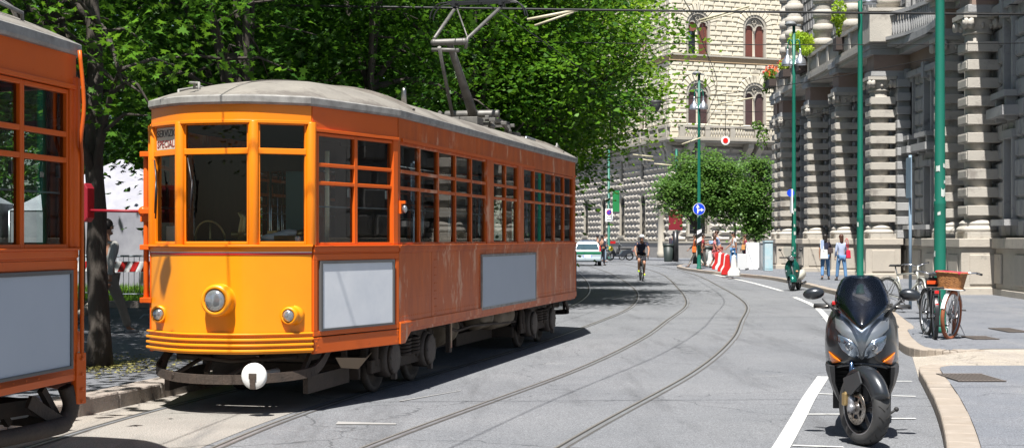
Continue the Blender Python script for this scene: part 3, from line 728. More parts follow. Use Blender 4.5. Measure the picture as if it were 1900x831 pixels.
def tree(label, x, y, lobes, trunk_h, tr, seed, nclus, per, size, m, shape=SIMPLE, lean=(0,0), group=None, cat='tree', flat=.35, name='broadleaf_tree', z0=.13, spray=.55, limbs=7, tall=False):
    rg = np.random.default_rng(seed); random.seed(seed)
    if tall:
        c_, r_ = lobes[0]; n0 = nclus; lobes = lobes+[((c_[0],c_[1]+.2,c_[2]+r_[2]+1.6),(r_[0]*.92,r_[1]*.92,2.6))]; nclus = int(nclus*1.45)
    t = thing(name, label, cat, (x,y,z0), 0, group)
    b = MB(); top = V((lean[0],lean[1],trunk_h))
    k = 10; P = [V((lean[0]*(i/k)**1.5+random.uniform(-.02,.02), lean[1]*(i/k)**1.5+random.uniform(-.02,.02), trunk_h*i/k)) for i in range(k+1)]; P[0] = V((0,0,-.1))
    b.tube(P, [tr*1.55 if i == 0 else tr*(1.08-.4*i/k) for i in range(k+1)], 12)
    vol = sum(l[1][0]*l[1][1]*l[1][2] for l in lobes); ends = []
    for l in lobes:
        for q in range(max(2, int(limbs*l[1][0]*l[1][1]*l[1][2]/vol+.5))):
            d = rg.normal(size=3); d /= np.linalg.norm(d); e = V(l[0])-V((x,y,z0))+V(d*np.array(l[1])*.75)
            st = P[random.randint(5,k)]; mid_ = st.lerp(e,.5)+V((0,0,random.uniform(.1,.6)))
            pts = catmull([st, mid_, e], 5); b.tube(pts, [max(.012, tr*.42*(1-i/(len(pts)-1))+.012) for i in range(len(pts))], 6)
            for s in range(4):
                st2 = pts[random.randint(3,len(pts)-2)]; d2 = V(rg.normal(size=3)); d2.z *= .5; e2 = st2+d2.normalized()*random.uniform(.6,1.4)
                b.tube([st2, st2.lerp(e2,.5)+V((0,0,.12)), e2], [.03,.02,.008], 5)
    b.build('trunk', barkm, t)
    C = []
    if spray == .55: nclus = int(nclus*.62); per = int(per*1.6); flat = .26
    for l in lobes:
        n = max(3, int(nclus*l[1][0]*l[1][1]*l[1][2]/vol)); d = rg.normal(size=(n,3)); d /= np.linalg.norm(d,axis=1)[:,None]
        r = rg.uniform(.05,1,(n,1))**.42; wob = 1+.16*np.sin(d[:,:1]*5+seed)+.12*np.cos(d[:,2:]*7+seed*2)
        C.append(np.array(l[0])+d*r*wob*np.array(l[1]))
    C = np.concatenate(C); C = C[C[:,2] > .9]
    K = len(C); sz = rg.uniform(.6,1.35,K); off = rg.normal(size=(K,per,3))*np.array([spray,spray,spray*flat])*sz[:,None,None]
    tilt = rg.normal(size=(K,2))*.35; off[:,:,2] += off[:,:,0]*tilt[:,:1]+off[:,:,1]*tilt[:,1:]-.25*np.hypot(off[:,:,0],off[:,:,1])
    pos = (C[:,None,:]+off).reshape(-1,3); N = len(pos)
    nz = np.concatenate([rg.normal(size=(N,2))*.42, np.ones((N,1))],1); nz[:,:2] += np.repeat(-tilt,per,0); nz /= np.linalg.norm(nz,axis=1)[:,None]
    a = rg.normal(size=(N,3)); t1 = np.cross(nz,a); t1 /= np.linalg.norm(t1,axis=1)[:,None]; t2 = np.cross(nz,t1)
    s = size*rg.uniform(.55,1.25,N); k = len(shape)
    vs = pos[:,None,:]+(t1[:,None,:]*shape[None,:,:1]+t2[:,None,:]*shape[None,:,1:])*s[:,None,None]
    vs[:,:,2] -= (np.abs(shape[None,:,0]))*s[:,None]*.35
    me = bpy.data.meshes.new('crown'); me.vertices.add(N*k); me.vertices.foreach_set('co', (vs-np.array([x,y,z0])).astype(np.float32).ravel())
    me.loops.add(N*k); me.loops.foreach_set('vertex_index', np.arange(N*k,dtype=np.int32)); me.polygons.add(N)
    me.polygons.foreach_set('loop_start', np.arange(0,N*k,k,dtype=np.int32)); me.polygons.foreach_set('loop_total', np.full(N,k,dtype=np.int32)); me.update(calc_edges=True)
    me.materials.append(m); o = bpy.data.objects.new('crown', me); COL.objects.link(o); o.parent = t
    return t
AV = 'leafy trees of the avenue behind the trams'
# lobes: ((centre world),(radii))
tree('shady maple whose dark trunk stands between the two trams', -4.7,17.2, [((-8.0,15.8,5.6),(4.0,3.4,2.2)),((-5.9,18.8,5.3),(2.6,2.6,1.9)),((-4.55,16.9,3.35),(.55,.7,.75)),((-6.2,19.5,3.6),(1.8,1.5,.9))], 4.4,.12, 11, 360, 50, .125, leafB, MAPLE, (-.15,.25), AV, tall=True)
tree('maple whose crown rises right behind the yellow tram front', -4.1,24.0, [((-6.3,24.0,6.2),(3.4,3.6,2.9)),((-5.5,25.5,4.2),(2.4,2.4,1.3))], 4.4,.17, 12, 320, 60, .13, leafA, MAPLE, (-.3,0), AV, tall=True)
tree('maple standing behind the middle of the orange tram', -2.6,29.5, [((-3.9,30.2,6.6),(3.6,3.4,3.1)),((-3.2,30.5,4.2),(3.2,2.6,1.3))], 4.4,.17, 13, 360, 60, .13, leafA, MAPLE, (-.2,0), AV, tall=True)
tree('maple behind the folded pantograph of the orange tram', -1.1,35.5, [((-.4,36.4,6.6),(3.6,3.4,3.4)),((.3,36.8,4.2),(2.8,2.6,1.7))], 4.4,.17, 14, 420, 64, .13, leafB, SIMPLE, (.3,0), AV, tall=True)
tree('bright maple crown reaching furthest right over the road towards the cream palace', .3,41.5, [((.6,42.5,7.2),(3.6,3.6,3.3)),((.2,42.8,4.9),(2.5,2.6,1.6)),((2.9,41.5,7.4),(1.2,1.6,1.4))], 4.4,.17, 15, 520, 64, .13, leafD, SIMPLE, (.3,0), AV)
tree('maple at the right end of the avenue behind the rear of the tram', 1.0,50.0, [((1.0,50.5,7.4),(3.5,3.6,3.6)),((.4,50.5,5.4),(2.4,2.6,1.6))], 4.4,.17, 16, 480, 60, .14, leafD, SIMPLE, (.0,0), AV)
tree('last maple of the avenue, next to the white police hatchback', .6,60.0, [((.2,60.5,8.8),(3.8,4.0,4.0)),((.4,60.5,6.2),(2.4,2.6,1.4))], 4.6,.18, 17, 400, 60, .16, leafA, SIMPLE, (.0,0), AV)
BG = 'park trees further back'
bgt = [(-10.5,26,3.6,5.2,'park tree seen through the windows of the left tram'),(-15,30,4.4,6,'tall park tree beyond the white tent at the far left'),(-6.6,35,3.6,6.5,'park tree behind the barriers and the grass'),(-6.5,40,4.4,7,'park tree rising over the tram roof near the front headboard'),(-12.5,57,5,7.5,'park tree in the second row above the tent roof'),(-4.5,50,4.8,8,'park tree in the second row behind the pantograph'),(-9.5,60,6,9,'big park tree in the back row left of the pantograph'),(-2.5,66,6,9,'big park tree in the back row right of the pantograph'),(-19,52,6,9,'park tree at the top left corner of the photo')]
for i,(x,y,r,hz,lb) in enumerate(bgt):
    hz_ = hz*.9; lo = 3.3 if y < 38 else 2.6
    tree(lb, x,y, [((x,y,lo+hz_*.62),(r,r,hz_*.62))], 4.2,.2, 30+i, 320, 50, .18, leafA, SIMPLE, (0,0), BG, limbs=8, spray=.7, tall=True)
tree('young dark tree shading the pavement left of the nearest tram, outside the frame', -8.0,9.5, [((-8.6,10.8,5.6),(3.5,3.0,1.9))], 4.0,.15, 60, 170, 24, .2, leafA, SIMPLE)
# hedge-like mass far behind the park
ht = leafblob('distant_trees', leafA, None, [((-30+i*5.5,78+3*math.sin(i),4+1.2*math.sin(i*2.1)),(4,3,5.2),2600) for i in range(5)], 0, .28, 9)
tag(ht, 'dark wall of far foliage closing the park behind all the trees', 'foliage', kind='stuff')

for i,(src,x,y,rz_) in enumerate((('broadleaf_tree.001',-7,-16,40),('broadleaf_tree.002',2,-24,100),('broadleaf_tree.003',9,-15,200),('broadleaf_tree.004',-13,-6,10),('broadleaf_tree.006',-1,-36,60),('broadleaf_tree.006',14,-28,160))):  # unseen copies added so that the glass reflects dark foliage
    o = bpy.data.objects[src]; c = copy_tree(o, None, 'tree %s, unseen, added behind the camera for reflections' % ('down the street','at the street corner','by the near pavement','beside the near tram stop','far down the street','beyond the near pavement')[i], (x,y,.0), R(rz_)); c['group'] = 'unseen trees added for reflections'
# ------------------------------------------------------------ tram (local: +x forward, +y the tram's left, z up)
SK = .70; SILL = 1.54; LB = 2.60; GUT = 2.84
L0_, L1_ = 0.0, -9.35
HW, CW, TP = 1.15, .79, 1.45; BX, BY = 1.77, .36
def bowcurve(n=14):  # smooth front curve from left corner to right corner
    P = catmull([V((TP-.15,CW+.02,0)),V((TP,CW,0)),V((BX,BY,0)),V((BX+.055,0,0)),V((BX,-BY,0)),V((TP,-CW,0)),V((TP-.15,-CW-.02,0))], n)
    return P[n:-n]
def rivets(b, pts, nrm, r=.011):
    nn = V(nrm).normalized(); t = nn.cross(V((0,0,1))).normalized()
    for p in pts:
        p = V(p); n = len(b.v); ring = [p+(t*math.cos(a)+V((0,0,1))*math.sin(a))*r for a in (0,PI/3,2*PI/3,PI,4*PI/3,5*PI/3)]
        b.v += [tuple(q) for q in ring]+[tuple(p+nn*r*.9)]
        for i in range(6): b.face((n+i,n+(i+1)%6,n+6), True)
def panel(b, p0, p1, z0, z1, th=.03, off=0):
    d = (V(p1)-V(p0)); u = d.normalized(); w = V((u.y,-u.x,0))
    a = [V(p0)+w*(off+th), V(p1)+w*(off+th), V(p1)+w*off, V(p0)+w*off]
    b.loft([[V((p.x,p.y,z0)) for p in a],[V((p.x,p.y,z1)) for p in a]], smooth=False)
def facet_windows(T, p0, p1, us, rows, m, stile=.05, label=None, clear=None):
    """us: column boundaries along the facet; rows: [(zlo,zhi),...] panes; w = outward"""
    p0 = V(p0); p1 = V(p1); u = (p1-p0).normalized(); w = V((u.y,-u.x,0)); out = []
    for a, c in zip(us, us[1:]):
        if c-a < .12: continue
        f = MB()
        def bx(s0,s1,z0,z1,d0=-.035,d1=.012): obox(f,p0,u,w,s0,s1,d0,d1,z0,z1)
        h = stile/2
        bx(a-.0,a+h,rows[0][0]-.03,rows[-1][1]+.03); bx(c-h,c+.0,rows[0][0]-.03,rows[-1][1]+.03)
        bx(a+h,c-h,rows[0][0]-.03,rows[0][0]); 
        for (r0,r1) in zip(rows, rows[1:]): bx(a+h,c-h,r0[1],r1[0],-.03,.010)
        bx(a+h,c-h,rows[-1][1],rows[-1][1]+.03)
        fo = f.build('window', m, T, bevel=.005)
        g = MB()
        for (z0,z1) in rows: g.poly([p0+u*(a+h)-w*.015+V((0,0,z0)), p0+u*(c-h)-w*.015+V((0,0,z0)), p0+u*(c-h)-w*.015+V((0,0,z1)), p0+u*(a+h)-w*.015+V((0,0,z1))])
        g.build('pane', dglass, fo, recalc=False); out.append(fo)
        if (c-a) > .5 and len(rows) == 3:   # sliding sash rail and catch
            r = MB(); zz = rows[0][0]+.33; obox(r,p0,u,w,a+h,c-h,-.05,-.035,zz,zz+.012); obox(r,p0,u,w,c-h-.035,c-h-.01,-.05,-.03,rows[0][1]-.10,rows[0][1]-.02); r.build('sash_rail', alum, fo)
    return out
def make_tram():
    T = thing('tram', 'vintage orange tram with a sunlit yellow front, round headlight, white panel and raised pantograph', 'tram')
    S3 = [(1.565,2.10),(2.135,2.27),(2.305,2.555)]
    # ---- plan helpers, left side runs rear -> front so that outward is +y
    def side(sgn, u): return V((u, sgn*HW, 0))
    segs = []   # (p0,p1,kind) with outward to the right of travel
    FL = (V((0,HW,0)), V((TP,CW,0)))
    def pair(p0, p1): # orient so that w points outwards (away from the centreline / ends)
        u = (p1-p0).normalized(); w = V((u.y,-u.x,0)); c = (p0+p1)/2; r = c-V((-4.67,0,0))
        return (p0,p1) if w.dot(r) > 0 else (p1,p0)
    # main sides
    for sgn in (1,-1):
        p0, p1 = pair(V((L1_,sgn*HW,0)), V((L0_,sgn*HW,0))); fwd = p1.x > p0.x
        u = (p1-p0).normalized(); w = V((u.y,-u.x,0)); LL_ = 9.35
        def s_of(t): return (LL_-t) if fwd else t     # t measured from the front shoulder
        b = MB(); nseg = 8
        for i in range(nseg): panel(b, p0+u*(LL_*i/nseg+.004), p0+u*(LL_*(i+1)/nseg-.004), SK, 1.46, .03)
        for t in (1.3,3.25,6.4,8.1):
            rivets(b, [p0+u*s_of(t+.03)+w*.03+V((0,0,z)) for z in np.arange(SK+.08,1.44,.085)], w)
            rivets(b, [p0+u*s_of(t-.03)+w*.03+V((0,0,z)) for z in np.arange(SK+.08,1.44,.085)], w)
        rivets(b, [p0+u*s+w*.03+V((0,0,SK+.11)) for s in np.arange(.05,LL_,.075)], w, .010)
        rivets(b, [p0+u*s+w*.03+V((0,0,SK+.30)) for s in np.arange(.05,LL_,.11)], w, .008)
        wall = b.build('side_panel', rust, T, bevel=.004)
        b = MB(); panel(b, p0, p1, SK-.02, SK+.06, .045); panel(b, p0, p1, SK-.06, SK-.02, .02)
        b.build('sole_bar', rust, T, bevel=.006)
        b = MB(); panel(b, p0, p1, 1.46, 1.475, .035); panel(b, p0, p1, 1.475, 1.525, .045); panel(b, p0, p1, 1.525, 1.54, .06)
        rivets(b, [p0+u*s+w*.045+V((0,0,1.5)) for s in np.arange(.05,LL_,.06)], w, .007)
        b.build('belt_rail', rust, T, bevel=.004)
        b = MB(); 
        for i in range(3): panel(b, p0+u*(LL_*i/3+.005), p0+u*(LL_*(i+1)/3-.005), LB-.01, GUT, .025)
        rivets(b, [p0+u*s+w*.025+V((0,0,LB+.05)) for s in np.arange(.1,LL_,.2)], w, .007)
        b.build('letter_board', rust, T, bevel=.004)
        b = MB(); panel(b, p0+u*min(s_of(.1),s_of(6.3)), p0+u*max(s_of(.1),s_of(6.3)), LB-.015, LB+.02, .04); b.build('drip_rail', orange, T)
        cols = [.08,.79,1.50,2.21,2.92,3.63],[3.98,4.66,5.34],[5.68,6.38,7.08,7.78,8.50,9.22]
        for cset in cols:
            facet_windows(T, p0, p1, sorted(s_of(t) for t in cset), S3, rust)
        for a, c in ((0,.08),(3.63,3.98),(5.34,5.68),(9.22,9.35)):
            b = MB(); s0, s1 = sorted((s_of(a), s_of(c))); obox(b,p0,u,w,s0,s1,-.05,.02,1.54,LB-.005)
            if c-a > .2: rivets(b, [p0+u*(s0+.04)+w*.02+V((0,0,z)) for z in np.arange(1.6,2.58,.1)]+[p0+u*(s1-.04)+w*.02+V((0,0,z)) for z in np.arange(1.6,2.58,.1)], w, .007)
            b.build('window_pillar', rust, T, bevel=.006)
        # advertising sheet
        s0, s1 = sorted((s_of(3.3), s_of(6.3)))
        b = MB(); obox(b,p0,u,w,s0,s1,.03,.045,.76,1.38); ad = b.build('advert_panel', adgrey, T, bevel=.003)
        b = MB()
        for q in ((s0-.03,s1+.03,.73,.76),(s0-.03,s1+.03,1.38,1.41),(s0-.03,s0,.76,1.38),(s1,s1+.03,.76,1.38)): obox(b,p0,u,w,q[0],q[1],.03,.052,q[2],q[3])
        b.build('frame', greyp, ad)
        if sgn == 1:
            b = MB(); q = p0+u*s_of(.05)+w*.03+V((0,0,1.92)); b.box(q,(.05,.03,.13)); b.box(q+w*.03+V((0,0,.05)),(.035,.05,.03))
            lm_ = b.build('side_lamp', orange, T); b = MB(); b.ball(q+w*.045+V((0,0,-.02)),(.026,.028,.040)); b.build('lens', lens, lm_)
    # tapers
    for sx in (1,-1):
        for sgn in (1,-1):
            a = V((0 if sx>0 else L1_, sgn*HW, 0)); c = V((TP if sx>0 else L1_-TP, sgn*CW, 0))
            p0, p1 = pair(a, c); u = (p1-p0).normalized(); w = V((u.y,-u.x,0)); LL_ = (p1-p0).length
            zb = .54 if sx > 0 else .66
            shoulder_first = (p0-a).length < .01
            def s_of(t): return t if shoulder_first else LL_-t   # t from the shoulder
            b = MB(); panel(b, p0, p1, zb+.16, 1.46, .02)
            for q in ((0,LL_,1.40,1.46),(0,LL_,.70,.745),(0,.06,.745,1.40),(LL_-.06,LL_,.745,1.40)): obox(b,p0,u,w,q[0],q[1],.02,.035,q[2],q[3])
            rivets(b, [p0+u*s+w*.035+V((0,0,.722)) for s in np.arange(.08,LL_,.17)], w, .009)
            b.build('corner_panel', orange, T, bevel=.005)
            b = MB(); panel(b, p0, p1, zb, zb+.15, .035)
            for e in (.02,LL_-.07): rivets(b, [p0+u*(e+.02+k*.03)+w*.035+V((0,0,z)) for k,z in ((0,zb+.03),(1,zb+.07),(0,zb+.11),(1,zb+.14))], w, .012)
            b.build('skirt', orange, T, bevel=.006)
            if sx > 0:  # curved bracket stepping up to the side skirt
                d = V((-1,0,0)); pts = [(0,zb),(.0,SK+.05),(.52,SK+.05),(.44,SK-.04),(.36,SK-.05),(.24,zb+.05),(.16,zb)]
                o_ = a; b = MB(); ww = V((0,sgn,0))
                b.loft([[o_+d*q[0]+ww*.0+V((0,0,q[1])) for q in pts],[o_+d*q[0]+ww*.05+V((0,0,q[1])) for q in pts]], smooth=False)
                rivets(b, [o_+d*x+ww*.05+V((0,0,z)) for x,z in ((.05,.58),(.05,.66),(.12,.6),(.16,.68),(.3,.7),(.38,.71))], ww, .012)
                b.build('bracket', rust, T, bevel=.005)
            b = MB(); panel(b, p0, p1, 1.46, 1.475, .03); panel(b, p0, p1, 1.475, 1.525, .04); panel(b, p0, p1, 1.525, 1.54, .055); b.build('belt_rail', orange, T, bevel=.004)
            b = MB(); panel(b, p0, p1, LB-.01, GUT, .02); obox(b,p0,u,w,0,LL_,.02,.04,LB-.01,LB+.02); rivets(b, [p0+u*s+w*.02+V((0,0,LB+.06)) for s in np.arange(.08,LL_,.2)], w, .008); b.build('letter_board', orange, T, bevel=.005)
            facet_windows(T, p0, p1, sorted([s_of(.07),s_of(.75),s_of(LL_-.09)]), S3, orange, .055)
            for e0,e1 in ((0,.07),(LL_-.09,LL_)): b = MB(); obox(b,p0,u,w,e0,e1,-.05,.025,1.54,LB-.005); b.build('window_pillar', orange, T, bevel=.008)
            s0, s1 = .10, LL_-.10
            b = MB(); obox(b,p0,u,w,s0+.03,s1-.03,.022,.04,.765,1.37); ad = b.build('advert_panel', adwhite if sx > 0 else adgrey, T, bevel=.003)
            b = MB()
            for q in ((s0,s1,.745,.765),(s0,s1,1.37,1.395),(s0,s0+.03,.765,1.37),(s1-.03,s1,.765,1.37)): obox(b,p0,u,w,q[0],q[1],.02,.05,q[2],q[3])
            b.build('frame', mat('ad frame', (.10,.10,.10), .5) if 'ad frame' not in bpy.data.materials else bpy.data.materials['ad frame'], ad)
    # ends
    for sx in (1,-1):
        def E(p): return V((p.x if sx > 0 else L1_-p.x, p.y*sx, p.z))
        cv = [E(p) for p in bowcurve()]       # left corner -> right corner (seen from above, clockwise for the front)
        def band(b, z0, z1, off, th=.02, zz=None):
            n = len(cv); ring = []
            rings = []
            for i, p in enumerate(cv):
                t = (cv[min(i+1,n-1)]-cv[max(i-1,0)]).normalized(); w = V((t.y,-t.x,0)); 
                if w.dot(p-V((-4.67,0,0))) < 0: w = -w
                rings.append([p+w*off+V((0,0,z0)), p+w*(off+th)+V((0,0,z0)), p+w*(off+th)+V((0,0,z1)), p+w*off+V((0,0,z1))])
            k = len(b.v); 
            for r in rings: b.v += [tuple(q) for q in r]
            for i in range(n-1):
                for j in range(4): b.face((k+i*4+j, k+i*4+(j+1)%4, k+(i+1)*4+(j+1)%4, k+(i+1)*4+j), False)
            b.face((k,k+1,k+2,k+3)); b.face((k+(n-1)*4+3,k+(n-1)*4+2,k+(n-1)*4+1,k+(n-1)*4))
        ye = yellow if sx > 0 else orange; am = amberp if sx > 0 else orange
        b = MB(); band(b, .70, 1.46, 0); 
        po = b.build('front_panel' if sx > 0 else 'rear_panel', ye, T); [setattr(f,'use_smooth',True) for f in po.data.polygons]; m_ = po.modifiers.new('e','EDGE_SPLIT'); m_.split_angle = R(35)
        b = MB(); band(b, 1.455, 1.472, .022, .004); b.build('stripe', redp, T)
        b = MB(); band(b, 1.472, 1.482, .022, .005); b.build('stripe', white, T)
        b = MB(); band(b, 1.482, 1.525, .0, .035); band(b, 1.525, 1.545, .0, .055); b.build('belt_rail', am, T, bevel=.004)
        b = MB()
        band(b, .555, .745, .01, .03)
        for z in (.585,.635,.685): band(b, z-.013, z+.013, .03, .045)
        band(b, .725, .745, .01, .06)
        b.build('bumper', ye, T, bevel=.008)
        b = MB(); band(b, LB+.06, GUT, 0, .02); band(b, LB+.05, LB+.08, .0, .035); b.build('letter_board', am, T, bevel=.004)
        b = MB(); P5 = [E(V(q)) for q in ((TP,CW,0),(BX,BY,0),(BX,-BY,0),(TP,-CW,0))]
        R2 = [(1.575,2.37),(2.425,2.64)]
        for k in range(3):
            p0, p1 = pair(P5[k], P5[k+1]); L_ = (p1-p0).length; facet_windows(T, p0, p1, [.045,L_-.045], R2, am, .03)
            u = (p1-p0).normalized(); w = V((u.y,-u.x,0))
            obox(b,p0,u,w,.0,.045,-.05,.02,1.54,2.67); obox(b,p0,u,w,L_-.045,L_,-.05,.02,1.54,2.67)
            obox(b,p0,u,w,.045,L_-.045,-.04,.02,2.37,2.425)
            # wiper
            wb = MB(); q = p0+u*(.09)+w*.035+V((0,0,2.34)); wb.tube([q, q+u*.05-V((0,0,.28)), q+u*.02-V((0,0,.55))], .008, 5); wb.tube([q+u*.05+w*.01-V((0,0,.2)), q+u*.03+w*.01-V((0,0,.5))], .009, 5)
            if k != (2 if sx < 0 else 0): wb.build('wiper', blackp, T)
        for q in P5: b.lathe([(.05,1.54),(.05,2.67)], 10, Matrix.Translation(q))
        b.build('front_pillar' if sx > 0 else 'rear_pillar', am, T, bevel=.006)
        # headlight and marker lamps
        def lamp(y, z, r, dep, nm, xx):
            M = at(E(V((xx,y,z))), rotM('Y', R(90) if sx > 0 else R(-90)))
            h = MB(); h.lathe([(r*1.12,-.08),(r*1.12,.015),(r*1.0,.02),(r*.95,dep*.5),(r*.98,dep*.8),(r*.92,dep),(r*.72,dep+.012),(r*.70,dep-.01)], 28, M)
            ho = h.build(nm, ye, T)
            for k in range(8):
                pass
            g = MB(); g.lathe([(r*.71,dep-.012),(r*.6,dep+.015),(r*.35,dep+.03),(.001,dep+.035)], 24, M); g.build('lens', lens, ho)
        lamp(.07 if sx > 0 else 0, 1.045, .150, .15, 'headlight', 1.81)
        for y in (-.63,.66): lamp(y, .90, .085, .11, 'marker_lamp', 1.56)
        # pilot beam, coupler and buffer disc
        b = MB(); pb_ = catmull([V((1.0,.80,.56)),V((1.25,.80,.42)),V((1.45,.74,.36)),V((1.74,.42,.33)),V((1.82,0,.32)),V((1.74,-.42,.33)),V((1.45,-.74,.36)),V((1.25,-.80,.42)),V((1.0,-.80,.56))],5)
        for i in range(len(pb_)-1): b.bar(E(pb_[i]), E(pb_[i+1]), .03, .085)
        for y in (-.7,.7,-.25,.25): b.bar(E(V((1.45,y,.34))), E(V((1.2,y*1.05,.62))), .04, .05)
        for y in (-.45,.1): b.tube([E(V((1.75,y,.34))), E(V((1.3,y+.1,.48))), E(V((1.0,y,.46)))], .02, 6)
        b.tube([E(V((1.3,-.6,.5))),E(V((1.45,0,.46))),E(V((1.3,.6,.5)))], .022, 6)
        b.box(E(V((1.0,0,.5))),(.5,1.3,.1)); b.build('pilot_beam', grime, T)
        M = at(E(V((1.93,.43 if sx > 0 else -.1,.37))), rotM('Y', R(90) if sx > 0 else R(-90)))
        b = MB(); b.lathe([(.03,-.55),(.03,-.06),(.11,-.05),(.118,-.03),(.118,0),(.105,.012),(.055,.015)], 28, M)
        bo = b.build('buffer', white, T)
        b = MB(); b.box(E(V((1.95,.43 if sx > 0 else -.1,.37))),(.02,.07,.05)); b.box(E(V((1.95,.43 if sx > 0 else -.1,.30))),(.018,.05,.09)); b.build('coupler', grime, bo)
    # roof: gutter and canvas dome
    out = [V((L1_,HW)), V((0,HW))]+[V((p.x,p.y)) for p in catmull([V((0,HW,0)),V((TP*.5,(HW+CW)/2+.015,0)),V((TP,CW,0))],3)][1:-1]+[V((p.x,p.y)) for p in bowcurve(8)]
    half = [p for p in out if True]
    loop = []
    fr_ = [p for p in out[1:]]                       # from left shoulder round to right corner
    rt = [V((p.x,-p.y)) for p in catmull([V((0,HW,0)),V((TP*.5,(HW+CW)/2+.015,0)),V((TP,CW,0))],3)][::-1]
    front = fr_+[V((p.x,p.y)) for p in rt[1:]]
    side_pts = 8
    Lside = [V((L1_+(0-L1_)*i/side_pts, HW)) for i in range(1,side_pts)]
    Rside = [V((0+(L1_)*i/side_pts, -HW)) for i in range(1,side_pts)]
    rear = [V((L1_-p.x,-p.y)) for p in front]
    loop = front+Rside+rear+Lside
    def ring(off, z, s=1, x0=-.5):
        r = []
        for p in loop:
            x = p.x; y = p.y; cx = min(max(x, L1_-x0), x0); d = V((x-cx, y)); L = d.length
            dd = d*((L+off)/L if L > 0 else 1)*s; r.append(V((cx+dd.x, dd.y, z)))
        return r
    b = MB(); b.loft([ring(.0,GUT-.02),ring(.05,GUT-.02),ring(.065,GUT),ring(.065,GUT+.055),ring(.02,GUT+.07)], caps=False, smooth=False)
    g_ = b.build('gutter', greyp, T, bevel=.004)
    b = MB(); rg_ = []
    for s_ in (1,.985,.95,.88,.78,.66,.52,.37,.2,.05): rg_.append(ring(.05, GUT+.06+.31*(1-s_**2.4)-(.018 if s_ == 1 else 0), s_))
    b.loft(rg_, caps=True); b.build('roof', canvas, T)
    def rz(x, y):   # roof height
        x0 = -.5; cx = min(max(x, L1_-x0), x0); q = math.hypot(x-cx, y)/ (HW+.02 if cx == x or True else 1)
        if cx != x: q = min(math.hypot((x-cx)/(BX-x0+.03), y/HW), 1)
        q = min(q,1); return GUT+.06+.31*max(1-q**2.4,0)
    for xs in (-.75, L1_+.6):
        b = MB()
        P = [V((xs+.35*(1-abs(y)/1.1)*0, y, rz(xs,y)+.012)) for y in np.linspace(-1.1,1.1,15)]
        for p, q in zip(P,P[1:]): b.bar(p,q,.09,.05)
        b.build('roof_seam', canvasd, T)
    b = MB()
    P = [V((x,.0+.35*(1-x)*.3,rz(x,.1)+.006)) for x in np.linspace(-.7,1.5,10)]
    for p, q in zip(P,P[1:]): b.bar(p,q,.05,.02)
    b.build('roof_seam', canvasd, T)
    for x in (-2.6,-4.6,-7.9): 
        b = MB(); P = [V((x,y,rz(x,y)+.002)) for y in np.linspace(-1.1,1.1,13)]
        for p,q in zip(P,P[1:]): b.bar(p,q,.03,.012)
        b.build('roof_seam', canvasd, T)
    for sx in (1,-1):
        for P in ([(1.0,-.75,-.03),(1.0,-.75,.09),(.4,-.8,.11),(.1,-.85,.1),(.1,-.85,-.03)],[(1.50,-.30,-.03),(1.50,-.30,.09),(1.1,-.58,.11),(.75,-.70,.12),(.75,-.70,-.03)]):
            b = MB(); b.tube([V((q[0] if sx>0 else L1_-q[0], q[1]*sx, rz(q[0],q[1])+q[2])) for q in P], .014, 6); b.build('roof_rail', greyp, T)
    b = MB(); b.lathe([(.035,0),(.03,.2),(.02,.24)],10,Matrix.Translation((-2.8,.35,rz(-2.8,.35)-.02))); b.build('roof_vent', steel, T)
    # rear roof rail visible above the far end
    b = MB(); b.tube([V((-8.2,.62,3.12)),V((-8.2,.62,3.17)),V((-9.0,.66,3.15)),V((-9.0,.66,3.08))],.018,6); b.build('roof_step', alum, T)
    # pantograph
    b = MB(); X = -7.25
    for y in (-.38,.38): b.bar((X-.75,y,3.36),(X+.55,y,3.36),.06,.06)
    for x in (X-.7,X-.2,X+.5): b.bar((x,-.5,3.33),(x,.5,3.33),.06,.05)
    for x in (X-.6,X+.4):
        for y in (-.42,.42): b.lathe([(.05,3.12),(.06,3.16),(.04,3.2),(.06,3.24),(.04,3.28),(.05,3.33)],10,Matrix.Translation((x,y,0)))
    b.lathe([(.05,-.42),(.06,-.40),(.06,.40),(.05,.42)],14,at((X-.05,0,3.46),rotM('X',R(90))))
    b.tube([(X+.55,-.3,3.42),(X+1.0,-.2,3.4)],.03,8); b.tube([(X-.2,.42,3.34),(X-.75,.42,3.22),(X-1.1,.3,3.24)],.03,8)
    b.box((X+.8,.1,3.28),(.35,.5,.12)); b.box((X-1.0,.25,3.2),(.25,.5,.09))
    pan = b.build('pantograph', pantm, T, bevel=.006)
    b = MB(); K = V((-6.03,0,4.38)); B0 = V((X-.02,.02,3.47))
    b.tube([B0, B0.lerp(K,.5), K], [.075,.06,.045], 12); b.tube([B0+V((.35,-.22,-.05)), K+V((.08,-.12,-.08))], .027, 8); b.build('lower_arm', pantm, pan)
    b = MB(); b.lathe([(.045,-.22),(.05,-.20),(.045,.20),(.05,.22)],12,at(K,rotM('X',R(90)))); b.tube([K+V((0,-.25,-.1)),K+V((0,.15,-.12))],.03,8); b.ball(K+V((0,.22,0)),.052); b.ball(K+V((0,-.22,0)),.052)
    HD = V((-7.3,.10,5.11))
    b.tube([K+V((0,.24,-.1)),K+V((0,.27,.04)),HD+V((0,.36,-.05))],.026,8); b.tube([K+V((0,-.22,.05)),HD+V((0,-.36,-.05))],.026,8); b.tube([K+V((0,.27,.06)),HD+V((0,-.34,-.04))],.012,6); b.build('upper_arm', pantm, pan)
    b = MB(); 
    for dx in (-.09,.09):
        b.bar(HD+V((dx,-.46,.02)),HD+V((dx,.46,.02)),.04,.035)
        for s in (-1,1): b.tube(catmull([HD+V((dx,s*.44,.02)),HD+V((dx,s*.60,-.0)),HD+V((dx,s*.70,-.10)),HD+V((dx,s*.735,-.22))],4),.011,6)
    for s in (-1,1): b.bar(HD+V((-.12,s*.36,0)),HD+V((.12,s*.36,0)),.05,.1)
